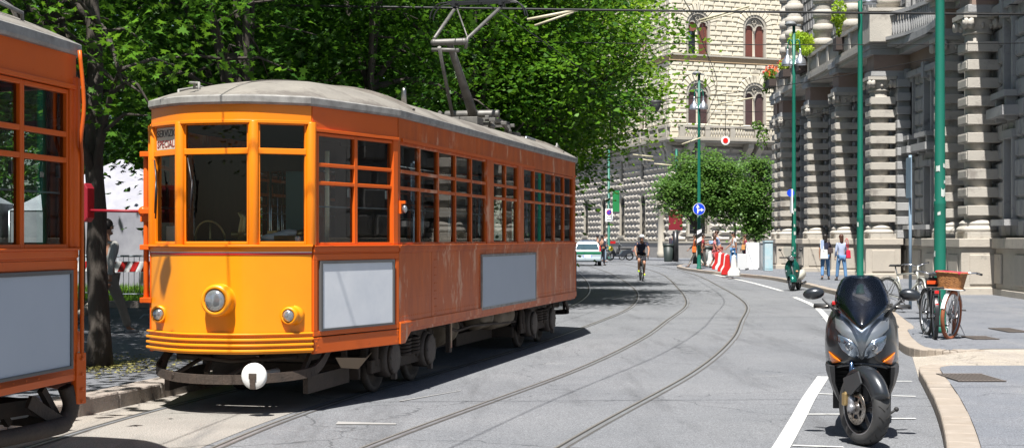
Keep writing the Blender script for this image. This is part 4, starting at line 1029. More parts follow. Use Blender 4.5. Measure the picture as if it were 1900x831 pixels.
    b.build('collector_head', blackp, pan)
    # under frame
    b = MB(); b.box((-4.67,0,.72),(11.2,1.9,.14)); b.box((-4.67,0,.60),(9,1.0,.16)); b.build('underframe', grime, T)
    def truck(x):
        b = MB()
        for s in (1,-1):
            b.bar((x-1.15,s*.86,.30),(x+1.15,s*.86,.30),.06,.14); b.bar((x-.75,s*.86,.56),(x+.75,s*.86,.56),.09,.12)
            for e in (-1,1):
                b.bar((x+e*.40,s*.86,.30),(x+e*.40,s*.86,.58),.08,.10); b.tube([(x+e*.98,s*.82,.62),(x+e*.98,s*.86,.50),(x+e*1.0,s*.86,.30)],.05,8)
        b.bar((x,-.86,.52),(x,.86,.52),.35,.2); b.bar((x+1.25,-.80,.26),(x+1.25,.80,.26),.05,.16); b.bar((x-1.25,-.80,.26),(x-1.25,.80,.26),.05,.12)
        t = b.build('truck', grime, T, bevel=.012)
        for e in (-1,1):
            w = MB()
            for s in (1,-1): w.lathe([(.05,s*.66),(.10,s*.67),(.10,s*.69),(.29,s*.69),(.31,s*.705),(.315,s*.76),(.26,s*.77),(.25,s*.72),(.08,s*.73)], 28, at((x+e*.66,0,.315),rotM('X',R(-90))))
            w.lathe([(.06,-.7),(.06,.7)],10,at((x+e*.66,0,.315),rotM('X',R(-90)))); w.build('wheel', steel if False else grimeL, t)
            for s in (1,-1):
                a = MB(); M = at((x+e*.66,s*.86,.36),rotM('X',R(-90*s)))
                a.lathe([(.20,-.08),(.205,.06),(.19,.09)],20,M); a.lathe([(.17,.09),(.17,.125),(.15,.135),(.001,.135)],20,M)
                for k in range(8): a.ball(V((x+e*.66+.155*math.cos(k*PI/4), s*.985, .36+.155*math.sin(k*PI/4))),.018,6,4)
                a.box((x+e*.66,s*.97,.19),(.07,.05,.1)); a.build('axle_box', grimeL, t)
        for s in (1,-1):
            for e in (-.16,.16):
                c = MB(); P = [V((x+e+.085*math.cos(q*PI/5),s*.90+.085*math.sin(q*PI/5),.36+.19*q/50)) for q in range(51)]; c.tube(P,.017,6); c.build('spring', grime, t)
        return t
    truck(-1.15); truck(-7.85)
    for (x,y,z,L,r) in ((-3.5,.55,.50,.5,.23),(-4.9,.72,.55,.55,.15),(-5.85,.72,.53,.95,.17)):
        b = MB(); b.lathe([(.02,-L/2-.06),(r*.7,-L/2-.04),(r,-L/2),(r*1.03,-L*.25),(r,-L*.24),(r,L*.24),(r*1.03,L*.25),(r,L/2),(r*.7,L/2+.04),(.02,L/2+.06)],20,at((x,y,z),rotM('Y',R(90)))); b.build('air_tank', tankm, T)
    b = MB(); b.tube([(-2.6,.85,.6),(-3.2,.9,.48),(-4.0,.88,.5),(-6.5,.85,.42)],.018,6); b.tube([(-6.6,.9,.6),(-6.6,.9,.3)],.025,6); b.box((-2.55,.98,.44),(.10,.05,.34)); b.box((-4.67,.0,.36),(2.2,.9,.28)); b.box((-5.5,.5,.27),(1.9,.04,.16))
    for k in range(5): b.tube([(-2.3-k*1.3,.7,.66),(-2.5-k*1.3,.8,.5),(-2.8-k*1.3,.7,.45)],.015,5)
    b.build('brake_rigging', grime, T)
    for s in (1,-1): b = MB(); b.bar((.35,s*.75,.26),(1.35,s*.70,.24),.05,.16); b.bar((.4,s*.74,.3),(.4,s*.74,.62),.05,.05); b.build('guard_beam', grime, T)
    b = MB(); b.loft([[V((.15,.95,.47)),V((.55,1.02,.44)),V((.95,.85,.47))],[V((.3,.9,.36)),V((.55,.94,.33)),V((.8,.85,.36))]],caps=False,closed=False,smooth=False); b.build('sand_chute', mat('tan dusty steel', (.24,.17,.11), .7), T)
    b = MB(); b.box((-2.55,1.0,.47),(.05,.03,.3)); b.build('rail_tag', mat('faded red cream board', (.30,.05,.04), .6, col2=(.5,.45,.3), scale=6), T)
    # interior
    b = MB(); b.box((-4.67,0,.84),(11.9,1.5,.05)); b.box((-4.67,0,.84),(9.35,2.22,.05)); fl = b.build('floor', inter, T)
    b = MB(); b.loft([[p+V((0,0,0)) for p in ring(-.07,LB+.1)],[p for p in ring(-.07,LB+.12)]]); b.build('ceiling', mat('brown ceiling', (.10,.085,.065), .6), T)
    for s in (1,-1):
        b = MB(); b.box((-4.67,s*.90,1.18),(8.6,.42,.06)); b.box((-4.67,s*1.08,1.38),(8.6,.05,.36)); b.box((-4.67,s*.95,1.0),(8.6,.3,.3)); b.build('bench', inter, T, bevel=.01)
        b = MB(); b.tube([(-.4,s*.62,2.42),(-9,s*.62,2.42)],.017,6)
        for x in np.arange(-1,-9,-1.45): b.tube([(x,s*.62,.86),(x,s*.62,2.6)],.017,6)
        b.build('grab_pole', chrome, T)
    for x in (-.15,-9.2):
        b = MB(); b.box((x,.78,1.7),(.05,.66,1.7)); b.box((x,-.78,1.7),(.05,.66,1.7)); b.box((x,0,2.45),(.05,1.0,.3)); b.build('bulkhead', inter, T, bevel=.006)
    b = MB(); b.box((-.22,.05,1.75),(.03,.34,1.5)); b.build('door_leaf', interteal, T)
    b = MB(); b.box((-.10,.38,1.7),(.03,.05,1.6)); b.build('door_post', chrome, T)
    b = MB(); b.lathe([(.16,.86),(.16,1.5),(.18,1.52),(.17,1.57),(.05,1.6)],16,Matrix.Translation((1.15,-.02,0))); b.tube([(1.15,-.02,1.58),(1.15,-.02,1.68),(1.16,.0,1.80),(1.17,-.03,1.86)],[.045,.04,.032,.03],8); b.tube([(1.15,-.12,1.64),(1.15,.08,1.64)],.03,8); b.build('controller', brass, T)
    b = MB(); P = [V((1.25+.04*math.sin(a),-.30+.15*math.cos(a),1.60+.17*math.sin(a))) for a in np.linspace(0,2*PI,25)]; b.tube(P,.012,6); b.tube([(1.25,-.30,1.43),(1.25,-.30,1.77)],.01,5); b.tube([(1.25,-.30,1.0),(1.25,-.30,1.6)],.03,6); b.build('handbrake_wheel', brass, T)
    b = MB(); b.tube([(1.35,.55,1.63),(1.35,.70,1.66)],.035,8); b.box((1.35,.55,1.59),(.3,.2,.08)); b.box((1.4,.4,1.66),(.05,.10,.03)); b.build('brake_valve', brass, T)
    for y in (.34,): 
        b = MB(); b.box((1.3,.0,1.52),(.45,1.1,.04)); b.build('dash', interteal, T)
    return T
def pose_tram(T, x, y, ang): T.location = (x,y,0); T.rotation_euler = (0,0,ang)
T1 = make_tram()
# local mirror arm on the tram's front right corner is on the driven tram only
ang1 = math.atan2(-.9728,-.2317)
T2 = copy_tree(T1, label='orange tram cut off at the left edge, its rear corner and blank grey panel showing')
T1['group'] = T2['group'] = 'vintage trams on the near track'
pose_tram(T1, -2.289, 15.55, ang1)
# second tram: put its rear left corner at the measured point
th2 = R(22.5); F2 = V((-math.sin(th2),-math.cos(th2),0)); L2 = V((math.cos(th2),-math.sin(th2),0))
rc = V((-2.93,10.1,0)); o2 = rc-F2*(L1_-TP)-L2*CW
pose_tram(T2, o2.x, o2.y, math.atan2(F2.y,F2.x))
# sheet of paper bundle and papers behind the windscreen of the first tram, destination board, mirror arm
def lb(p0,p1): pass
b = MB(); random.seed(4)
for k in range(5): b.ball((1.42-.04*k,.40+.07*k,1.61+.02*(k%3)),(.09,.11,.04),9,6)
b.box((1.40,.52,1.60),(.16,.34,.05)); o = b.build('paper_bundle', paper, None, bevel=.01); o.parent = None
M1 = T1.matrix_basis.copy() if False else (Matrix.Translation(T1.location) @ Matrix.Rotation(ang1,4,'Z'))
o.data.transform(M1); tag(o, 'crumpled white paper bundle lying behind the right windscreen of the yellow tram front', 'paper')
b = MB(); b.box((1.38,-.62,1.64),(.01,.14,.16)); o = b.build('paper_sheet', paper); o.data.transform(M1); tag(o, 'small white sheet of paper behind the left windscreen of the yellow tram front', 'paper')
# destination board in the upper pane of the right-hand facet
pA = V((TP,-CW,0)); pB = V((BX,-BY,0)); u = (pB-pA).normalized(); wv_ = V((u.y,-u.x,0)); L_ = (pB-pA).length
bo = MB(); obox(bo,pA,u,wv_,.062,L_-.062,-.012,-.005,2.432,2.636); bd = bo.build('destination_board', mat('aged cream board', (.70,.66,.58), .7, col2=(.55,.51,.45), scale=9), T1)
fx = Matrix((u, V((0,0,1)), wv_)).transposed()
for txt, z, m_, s_ in (('SERVIZIO',2.55,blackp,.095),('SPECIALE',2.452,mat('dark red letters', (.20,.02,.02), .6),.095)):
    M = at(pA+u*(L_/2)-wv_*.003+V((0,0,z)), fx); text_mesh(txt, s_, 'lettering', m_, bd, M, .002)
b = MB(); q = pA+V((-.05,-.10,0))
b.tube([q+V((0,0,1.0)),q+V((0,0,2.42))],.028,8); b.tube([q+V((.0,0,2.40)),q+V((.06,.06,2.40))],.03,6)
for z in (1.02,1.52,1.86,2.40): b.box(q+V((.02,.03,z)),(.12,.12,.05)); 
b.ball(q+V((0,-.03,1.86)),.05); b.box(q+V((-.02,0,1.83)),(.10,.10,.14))
b.build('mirror_post', orange, T1, bevel=.006)
b = MB(); b.tube([q+V((0,0,1.86)),q+V((.05,-.56,1.87))],.014,8); crim = mat('dark crimson paint', (.26,.008,.02), .5); ar = b.build('mirror_arm', crim, T1)
b = MB(); c = q+V((.05,-.60,1.96))
pts = [(.05,-.16),(.05,.12),(.02,.17),(-.03,.17),(-.05,.12),(-.05,-.16),(-.02,-.2),(.02,-.2)]
b.loft([[c+V((-.07,a,z)) for a,z in pts],[c+V((.07,a,z)) for a,z in pts]], smooth=False); b.build('mirror', crim, ar, bevel=.01)
# rear corner extras of the second tram: hose pipe and bent fender beam
b = MB(); c = V((L1_-TP,CW,0)); b.tube(catmull([c+V((.02,.07,2.85)),c+V((.0,.09,2.5)),c+V((.02,.08,2.25)),c+V((-.03,.05,2.1)),c+V((-.03,.05,1.5)),c+V((-.03,.05,.8))],4),.014,6); b.build('hose_pipe', rust, T2)
b = MB(); b.bar(c+V((-.02,.03,.5)),c+V((-.02,.03,.84)),.10,.05); rivets(b,[c+V((-.02,.065,z)) for z in (.52,.6,.7,.8)],(0,1,0),.014); b.build('corner_bracket', orange, T2, bevel=.01)
b = MB(); P = catmull([c+V((.05,-.02,.62)),c+V((.02,0,.50)),c+V((.08,0,.40)),c+V((.3,.05,.37)),c+V((1.6,.15,.37))],5)
b.tube(P,.055,10)
b.build('step_beam', grime, T2)
# ------------------------------------------------------------ lamp posts
stick = mat('torn sticker', (.62,.64,.60), .8, col2=(.40,.48,.44), scale=20, amt=.6)
def lamp_post(label, x, y, arms, top=9.0, r=.085, zl=8.15, z0=.12, group='green street lamp posts', stickers=4, seed=1, rz=0):
    t = thing('street_lamp', label, 'street lamp', (x,y,z0), rz, group); random.seed(seed)
    b = MB(); b.lathe([(r*1.5,0),(r*1.5,.04),(r*1.25,.10),(r*1.12,.12),(r*1.1,2.0),(r*1.13,2.02),(r*1.13,2.06),(r,2.1),(r*.78,top*.75),(r*.7,top-z0)], 16); b.build('pole', greenpole, t)
    for k in range(stickers):
        a = random.uniform(PI,2*PI); z = random.uniform(.8,2.6); s = MB(); hh = random.uniform(.05,.14); n = 5; w_ = random.uniform(.5,.9)
        rr = r*1.12 if z < 2 else r*1.01
        lo = [V((math.cos(a+w_*(i/n-.5))*(rr+.003),math.sin(a+w_*(i/n-.5))*(rr+.003),z+random.uniform(0,.02))) for i in range(n+1)]; hi = [p+V((0,0,hh+random.uniform(-.02,.02))) for p in lo]
        s.loft([lo,hi],closed=False,caps=False); s.build('sticker', stick, t)
    for (dx,dy) in arms:
        d = V((dx,dy,0)); L = d.length
        b = MB(); b.tube(catmull([V((0,0,zl+.35-z0)),d*.25+V((0,0,zl+.85-z0)),d*.8+V((0,0,zl+.9-z0)),d+V((0,0,zl+.55-z0))],5),.026,8); arm = b.build('arm', greenpole, t)
        b = MB(); b.lathe([(.03,.60),(.045,.55),(.05,.40),(.11,.27),(.20,.17),(.225,.02),(.235,-.02),(.22,-.02),(.19,.0),(.02,.02)],20,Matrix.Translation(d+V((0,0,zl-z0)))); b.build('lamp_shade', alum, t)
    b = MB(); b.box((0,0,top-z0+.03),(.5,.2,.06)); b.lathe([(.2,-.03),(.24,.0),(.14,.10),(.02,.13)],14,Matrix.Translation((-.12,0,top-z0+.06))); b.build('head_bracket', mat('grey head', (.20,.21,.22), .5) if 'grey head' not in bpy.data.materials else bpy.data.materials['grey head'], t)
    return t
lamp_post('thick green lamp post nearest the camera, standing among the parked bicycles', xp(1744,24), 24, [(0,-.45),(0,.45)], 9.0, .083, 8.2, stickers=7, seed=5)
lamp_post('green lamp post rising right behind the dark scooter windscreen', xp(1596,40.5), 40.5, [(-.28,-.25),(.30,.3)], 9.3, .082, 7.95, stickers=3, seed=6)
lamp_post('green lamp post with two bell lamps behind the small green scooter', xp(1473,57), 57, [(.22,-.1),(-.22,.1)], 9.6, .082, 8.15, stickers=8, seed=7)
lamp_post('green lamp post carrying the round blue arrow sign', xp(1297,74), 74, [(.2,-.1),(-.22,.1)], 9.6, .085, 7.95, stickers=2, seed=8)
# the far green poles without visible lamps
def plain_pole(name, label, x, y, h, r, m, z0=.12, group=None, n=12):
    t = thing(name, label, 'pole', (x,y,z0), 0, group); b = MB(); b.lathe([(r*1.4,0),(r*1.3,.1),(r,.14),(r*.85,h)], n); b.build('shaft', m, t)
    c = MB(); c.ball((0,0,h),(r*.95,r*.95,r*.5),10,5); c.build('cap', m, t); return t
plain_pole('green_pole', 'slim green pole holding the small no parking sign by the motorbike', xp(1129.5,108), 108, 8, .09, greenpole)
plain_pole('green_pole', 'short teal pole rising behind the left young tree', xp(1255,104), 104, 7.6, .09, greenpole)
plain_pole('grey_pole', 'thin dark pole between the two young trees behind the man in white', xp(1364,92), 92, 4.2, .05, dsteel)
# ------------------------------------------------------------ signs
bluem = mat('sign blue', (.008,.06,.62), .35); signw = mat('sign white', (.80,.80,.80), .45)
def disc(b, c, r, t=.02, n=32): b.lathe([(r,-t/2),(r,t/2)], n, at(c, rotM('X',R(90))), smooth=False)
def signM(c): return at(c, rotM('X',R(90)))
Y = 73.6; x = xp(1297,Y); z = zp(388,Y); r = 11.3*Y/FPX
t = thing('direction_sign', 'round blue sign with white straight-ahead and right arrows', 'sign', (x,Y,z))
b = MB(); disc(b,(0,0,0),r,.03); b.build('disc', signw, t); b = MB(); disc(b,(0,-.012,0),r*.93,.02); b.build('face', bluem, t)
b = MB()
def flat(b, pts, yy): b.prism([(p[0],p[1]) for p in pts], at((0,yy,0), rotM('X',R(90))), .006)
flat(b, [(-.26*r*1.2,-.72*r),(-.26*r*.55,-.72*r),(-.26*r*.55,.25*r),(-.26*r*1.2,.25*r)], -.026)
flat(b, [(-.52*r,.22*r),(.08*r,.22*r),(-.22*r,.80*r)], -.026)
flat(b, [(-.14*r,-.42*r),(.0*r,-.42*r),(.0*r,-.22*r),(.35*r,-.22*r),(.35*r,-.04*r),(-.14*r,-.04*r)], -.0265)
flat(b, [(.32*r,-.42*r),(.80*r,-.13*r),(.32*r,.16*r)], -.026); b.build('arrow', signw, t)
b = MB(); b.box((0,.06,0),(.08,.08,.12)); b.build('clamp', dsteel, t)
t = thing('hazard_board', 'narrow black and white striped board on the lamp post under the blue arrow sign', 'sign', (xp(1297.5,73.7),73.7,zp(440,73.7)))
hh = 26*73.7/FPX*1.15; ww = .22
b = MB(); b.box((0,0,0),(ww,.02,hh)); b.build('board', blackp, t); b = MB()
for k in (-1,0):
    z0 = -hh/2+.10+(k+1)*hh*.52; flat(b, [(-ww/2,z0),(ww/2,z0+.14),(ww/2,min(z0+.34,hh/2)),(-ww/2,z0+.20)], -.012)
b.build('stripe', signw, t)
t = thing('no_parking_sign', 'white tow-away plate with a blue and red no parking disc, on the far green pole', 'sign', (xp(1130,107.8),107.8,zp(399,107.8)))
s = 107.8/FPX; b = MB(); b.box((0,0,0),(14*s,.03,24*s)); b.build('plate', signw, t)
b = MB(); disc(b,(0,-.02,5*s),4.8*s,.02); b.build('ring', redp, t); b = MB(); disc(b,(0,-.03,5*s),3.6*s,.02); b.build('disc', bluem, t)
b = MB(); b.bar((-2.8*s,-.045,7.8*s),(2.8*s,-.045,2.2*s),.01,.9*s); b.build('bar', redp, t)
text_mesh('0-24', 4.5*s, 'lettering', dsteel, t, at((0,-.02,-5*s), rotM('X',R(90))))
b = MB(); b.box((0,-.02,-8.5*s),(8*s,.01,1.2*s)); b.build('line', dsteel, t)
Y=98; t = thing('red_panel', 'wine red blank poster panel on a black post beside the dark litter bin', 'panel', (xp(1253.5,Y),Y,.12)); s = Y/FPX
b = MB(); b.box((0,0,zp(408.5,Y)-.12),(25.5*s,.12,37*s)); b.build('board', wine, t, bevel=.01); b = MB(); b.box((0,.02,.06),(.34,.34,.12)); b.lathe([(.20,.1),(.19,zp(427,Y)-.15)],14); b.build('post', blackp, t)
Y=106; t = thing('green_banner', 'plain green hanging banner on the diamond-cut wall by the far green pole', 'banner', (xp(1143,Y),Y,zp(373,Y))); s = Y/FPX
b = MB(); b.box((0,0,0),(12.5*s,.03,40*s)); b.build('cloth', greenpan, t); b = MB(); b.box((0,0,-20.5*s),(13.5*s,.05,.05)); b.box((0,0,20.5*s),(13.5*s,.05,.05)); b.tube([(-6.7*s,0,20.5*s),(-13.5*s,1.8,20.5*s)],.03,6); b.build('bar', dsteel, t)
# blue-grey sign post seen edge-on, by the bicycles
t = thing('sign_post', 'blue-grey post with a sign seen edge-on, beside the silver bicycle', 'sign post', (xp(1689,32),32,.12)); b = MB(); b.lathe([(.034,0),(.034,zp(288,32)-.12)],12); b.build('shaft', bluepole, t)
b = MB(); b.box((-.03,0,zp(330,32)-.12),(.02,.40,.85)); b.build('plate', bluepole, t)
t = thing('sign_plate', 'narrow sign plate strapped edge-on to the lamp post above the green scooter', 'sign', (xp(1468.5,56.8),56.8,zp(373,56.8))); b = MB(); b.box((0,0,0),(.05,.35,.9)); b.build('plate', signw, t); b = MB(); disc(b,(-.03,0,.3),.14,.02); b.build('disc', bluem, t)
# ------------------------------------------------------------ plastic road barriers
jw = mat('white barrier plastic', (.72,.72,.70), .45, col2=(.58,.57,.55), scale=7); jr = mat('red barrier plastic', (.60,.022,.02), .4, col2=(.45,.02,.02), scale=5)
def jersey(label, x, y, rz, m, L=1.0):
    t = thing('road_barrier', label, 'barrier', (x,y,.0 if x < 8.7 else .12), rz, 'red and white plastic road barriers on the kerb')
    b = MB(); k = [(-.24,0),(-.24,.14),(-.12,.34),(-.075,.80),(.075,.80),(.12,.34),(.24,.14),(.24,0)]
    rings = []
    for s, q in ((-L/2,.92),(-L/2+.03,1),(-L*.15,1),(-L*.13,.9),(L*.13,.9),(L*.15,1),(L/2-.03,1),(L/2,.92)): rings.append([V((s,p[0]*q,p[1]*(.985 if q<1 else 1))) for p in k])
    b.loft(rings, smooth=False); b.build('body', m, t, bevel=.01)
    c = MB(); c.box((L/2+.005,0,.4),(.04,.09,.5)); c.lathe([(.05,.8),(.05,.83),(.02,.84)],10); c.build('coupling', m, t)
jp = [(1318,494,'w'),(1325,496,'w'),(1331,499,'r'),(1337,500.5,'w'),(1342,503,'r'),(1348,505.5,'w'),(1350,509,'r'),(1362,511,'w')]
jl = ['farthest white road barrier of the row, next to the blue-shirted man','second farthest white road barrier','farthest red road barrier, full height visible','white road barrier between the two rear red ones','second red road barrier from the far end, mostly hidden','white road barrier just behind the nearest red one','nearest red road barrier, second from the near end','nearest white road barrier at the near end of the row']
for (px,py,c),l in zip(jp, jl):
    p = gp(px,py,.12); jersey(l, p.x, p.y, R(80), jw if c == 'w' else jr, 1.15)
# white street cabinets / boards
Y=72; s=Y/FPX
def cab(name, label, cat, x0,x1,y0,y1,Y,dep,m, extra=True):
    s = Y/FPX; w_=(x1-x0)*s; h_=(y1-y0)*s; z1=zp(y0,Y); z0=.12
    t = thing(name, label, cat, (xp((x0+x1)/2,Y),Y,z0)); b = MB(); b.box((0,0,(z1-z0)/2),(w_,dep,z1-z0)); b.build('body', m, t, bevel=.015)
    if extra:
        b = MB(); b.box((0,-.01,z1-z0+.03),(w_*1.06,dep*1.1,.06)); b.build('lid', m, t, bevel=.01); b = MB(); b.box((w_*.3,-dep/2-.01,(z1-z0)*.5),(.03,.03,.2)); b.box((0,-dep/2-.005,(z1-z0)*.5),(w_*.86,.01,(z1-z0)*.86)); b.build('door', m, t, bevel=.006)
    else:
        b = MB(); 
        for e in (-1,1): b.box((e*w_*.4,0,.04),(.10,dep*3,.08))
        b.build('foot', dsteel, t)
    return t
cab('white_board', 'large plain white panel standing on the pavement left of the pale blue cabinet', 'panel', 1384,1411,450,495,73,.10,mat('bright white board', (.80,.81,.83), .5), False)
cab('white_board', 'small low white panel in front of the large white one', 'panel', 1368,1386,471,496,72,.10,mat('dull white board', (.60,.61,.62), .6), False)
cab('street_cabinet', 'pale street cabinet with a blue graffiti smear beside the columns', 'cabinet', 1417,1432,449,498,70.5,.6,mat('pale cabinet', (.52,.56,.58), .6, col2=(.25,.50,.58), scale=2.2, amt=.5))
cab('street_cabinet', 'grey cabinet squeezed between the white panel and the pale blue cabinet', 'cabinet', 1410,1419,452,494,72.5,.5,mat('mid grey cabinet', (.30,.31,.32), .6))
def bin_(label, px, y1, Y, m, r=.32, h=1.05):
    t = thing('litter_bin', label, 'bin', (xp(px,Y),Y,.12)); b = MB(); b.lathe([(r*.78,0),(r*.8,.05),(r,h-.12)],16); b.build('body', m, t); b = MB(); b.lathe([(r*1.08,h-.12),(r*1.1,h),(r*.9,h),(r*.86,h-.1)],16,caps=False); b.build('rim', m, t)
binm = mat('dark green bin', (.025,.035,.032), .5); bin_('dark litter bin beside the black post of the red panel', 1240, 0, 98, binm, .34, 1.15)
bin_('dark litter bin behind the far end of the red and white barriers', 1312, 0, 82, binm, .34, 1.10)
# young street trees on the island
YT = 'young street trees in front of the cream palace'
Y=92; s=Y/FPX
def lobe(px,py,Yc,rx,rz,ry=None): s = Yc/FPX; return ((xp(px,Yc),Yc,zp(py,Yc)),(rx*s,(ry or rx)*s,rz*s))
tree('bushy young tree behind the blue arrow sign', xp(1291,Y), Y, [lobe(1285,355,Y,64,50),lobe(1240,350,Y,28,24),lobe(1320,320,Y,52,42),lobe(1350,380,Y,48,34),lobe(1368,345,Y,34,44),lobe(1270,300,Y,26,20)], 3.4, .13, 71, 560, 44, .17, leafC, SIMPLE, (0,0), YT, spray=.38, name='young_tree', z0=.12)
Y=90; tree('young tree touching the corner of the column building, right of the other one', xp(1402,Y), Y, [lobe(1402,365,Y,34,62),lobe(1405,415,Y,28,20),lobe(1408,305,Y,20,22)], 3.0, .10, 72, 240, 40, .16, leafC, SIMPLE, (0,0), YT, spray=.36, name='young_tree', z0=.12)
# ------------------------------------------------------------ overhead wires
wirem = mat('wire', (.03,.03,.03), .5, .5); cream_ins = mat('cream insulator rod', (.55,.50,.36), .5)
def wire(label, pts, r=.008, group='overhead wires', name='overhead_wire', cat='wire', n=5, m=None):
    b = MB(); b.tube(pts, r, n); o = b.build(name, m or wirem); tag(o, label, cat, group); return o
zc = 5.17
wire('contact wire hanging above the near tram track', [V((p.x,p.y,zc)) for p in centA if 4 < p.y < 140], .008)
wire('contact wire hanging above the right hand tram track', [V((p.x,p.y,zc+.15)) for p in centC if 5 < p.y < 128], .008)
def sag(a, b_, d=.15, n=10): a=V(a); b_=V(b_); return [a.lerp(b_,i/n)-V((0,0,4*d*(i/n)*(1-i/n))) for i in range(n+1)]
wire('thick double span wire crossing the top of the photo', sag((-14,27,5.95),(11.5,28.6,5.82),.05), .022)
wire('thin span wire just below the thick one at the top', sag((-12,33,6.4),(13.0,35.5,6.2),.25), .010)
wire('span wire from the lamp post by the blue sign towards the column building', sag((xp(1297,74),74,6.9),(14.4,62,7.3),.3), .012)
wire('span wire across the street in front of the cream palace balcony', sag((-6,72,8.8),(14.5,78,8.2),.5), .014)
wire('wire dropping diagonally in front of the left upper windows of the cream palace', [xp(0,1)*0 and V((0,0,0)) or V((xp(1296,60),60,zp(5,60))), V((xp(1312,60),60,zp(100,60))), V((xp(1334,60),60,zp(192,60))), V((xp(1290,60),60,zp(262,60)))], .010)
wire('dark guy wire running down through the trees to the hanging street lamp', [V((xp(930,34),34,zp(5,34))),V((xp(1040,34),34,zp(110,34))),V((xp(1132,36),36,zp(200,36))),V((xp(1134,36),36,zp(290,36)))], .010)
wire('span wire over the street at column capital height', sag((xp(1134,36),36,zp(200,36)),(14.6,44,7.4),.2), .010)
wire('low span wire between the young tree and the column building', sag((-3,95,6.3),(14.3,79,5.9),.3), .012)
wire('span wire passing the camera side, its shadow on the near road', sag((-9,11.0,7.5),(12,12.2,7.6),.2), .011)
wire('span wire whose shadow crosses the middle of the road', sag((-10,24.5,7.4),(13,25.5,7.4),.2), .011)
def ins_rod(label, a, b_, r=.03):
    t = wire(label, [V(a),V(b_)], r, 'cream insulating rods of the overhead line', 'insulator_rod', 'insulator', 7, cream_ins)
Yr = 30
ins_rod('cream insulating rod right of the pantograph, the upper of its pair', (xp(978,Yr),Yr,zp(37,Yr)),(xp(1072,Yr),Yr,zp(19,Yr)))
ins_rod('cream insulating rod right of the pantograph, the lower of its pair', (xp(992,Yr),Yr,zp(48,Yr)),(xp(1064,Yr),Yr,zp(23,Yr)),.022)
ins_rod('pale rod crossing the upper right window of the cream palace, upper one', (xp(1298,44),44,zp(38,44)),(xp(1390,44),44,zp(12,44)),.03)
ins_rod('pale rod crossing the upper windows of the cream palace, lower one', (xp(1300,44),44,zp(42,44)),(xp(1394,44),44,zp(15,44)),.02)
ins_rod('pale rod in front of the first floor windows of the cream palace', (xp(1335,60),60,zp(193,60)),(xp(1397,60),60,zp(182,60)),.03)
ins_rod('pale rod under the balcony, right of the hanging lamp', (xp(1265,60),60,zp(268,60)),(xp(1300,60),60,zp(256,60)),.03)
ins_rod('upper of the pale rods under the balcony at the left', (xp(1174,62),62,zp(287,62)),(xp(1212,62),62,zp(291,62)),.03)
ins_rod('middle of the pale rods under the balcony at the left', (xp(1184,62),62,zp(295,62)),(xp(1213,62),62,zp(299,62)),.03)
ins_rod('lowest of the pale rods left of the young tree', (xp(1214,62),62,zp(304,62)),(xp(1247,62),62,zp(307,62)),.03)
# red and white round marker on a wire
Y=62; t = thing('round_marker', 'white disc with a red centre hanging above the young trees', 'sign', (xp(1346,Y),Y,zp(261,Y))); b = MB(); disc(b,(0,0,0),8.2*Y/FPX,.05); b.build('disc', signw, t); b = MB(); disc(b,(0,-.03,0),4.8*Y/FPX,.02); b.build('centre', mat('bright sign red', (.75,.012,.01), .4), t)
b = MB(); b.tube([(0,0,8*Y/FPX),(0,0,1.9)],.012,5); b.build('hanger', wirem, t)
# street lamp suspended in the street
Y=40; t = thing('hanging_lamp', 'dark street lamp hanging from a curved arm left of the cream palace windows', 'street lamp', (xp(1216,Y),Y,zp(188,Y))); b = MB(); b.lathe([(.145,0),(.145,-.02),(.14,-.12),(.11,-.22),(.05,-.28),(.005,-.29)],18); b.box((0,0,.01),(.34,.12,.03)); b.build('lamp_body', dsteel, t)
b = MB(); b.tube(catmull([V((-.1,0,.02)),V((-.25,0,.10)),V((-.7,0,.0)),V((-1.2,0,-.12))],5),.016,6); b.build('arm', dsteel, t)
# ------------------------------------------------------------ left background: tents, crowd barriers
tentm = mat('shade-greyed white tent fabric', (.36,.36,.40), .7, col2=(.22,.22,.26), scale=1.4, bump=.3, bscale=2)  # white cloth toned grey, its shade put into the colour
def tent(label, x, y, w_, d_, h0, h1, m):
    t = thing('market_tent', label, 'tent', (x,y,.13), 0, 'white tents in the park'); b = MB()
    b.loft([[V((sx*w_/2,sy*d_/2,h0)) for sx,sy in ((-1,-1),(1,-1),(1,1),(-1,1))],[V((sx*w_*.3,sy*d_*.3,h0+(h1-h0)*.45)) for sx,sy in ((-1,-1),(1,-1),(1,1),(-1,1))],[V((sx*.05,sy*.05,h1)) for sx,sy in ((-1,-1),(1,-1),(1,1),(-1,1))]], smooth=False)
    b.build('roof', m, t); b = MB()
    n = 24; lo=[]; hi=[]
    for i in range(n+1):
        u = -w_/2+w_*i/n; lo.append(V((u*.98,-d_/2+.05+.06*math.sin(i*1.9),.05))); hi.append(V((u,-d_/2+.02,h0)))
    b.loft([lo,hi],closed=False,caps=False); lo=[V((w_/2-.02+.05*math.sin(i*2.1),-d_/2+d_*i/n,.05)) for i in range(n+1)]; hi=[V((w_/2,-d_/2+d_*i/n,h0)) for i in range(n+1)]; b.loft([lo,hi],closed=False,caps=False); b.build('wall', m, t)
    for sx in (-1,1):
        for sy in (-1,1): b = MB(); b.tube([(sx*w_/2,sy*d_/2,0),(sx*w_/2,sy*d_/2,h0)],.03,6); b.build('leg', alum, t)
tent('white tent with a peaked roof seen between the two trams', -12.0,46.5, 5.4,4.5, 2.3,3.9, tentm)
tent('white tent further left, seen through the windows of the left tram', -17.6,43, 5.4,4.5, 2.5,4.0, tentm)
galv = mat('galvanised tube', (.34,.38,.42), .45, .4)
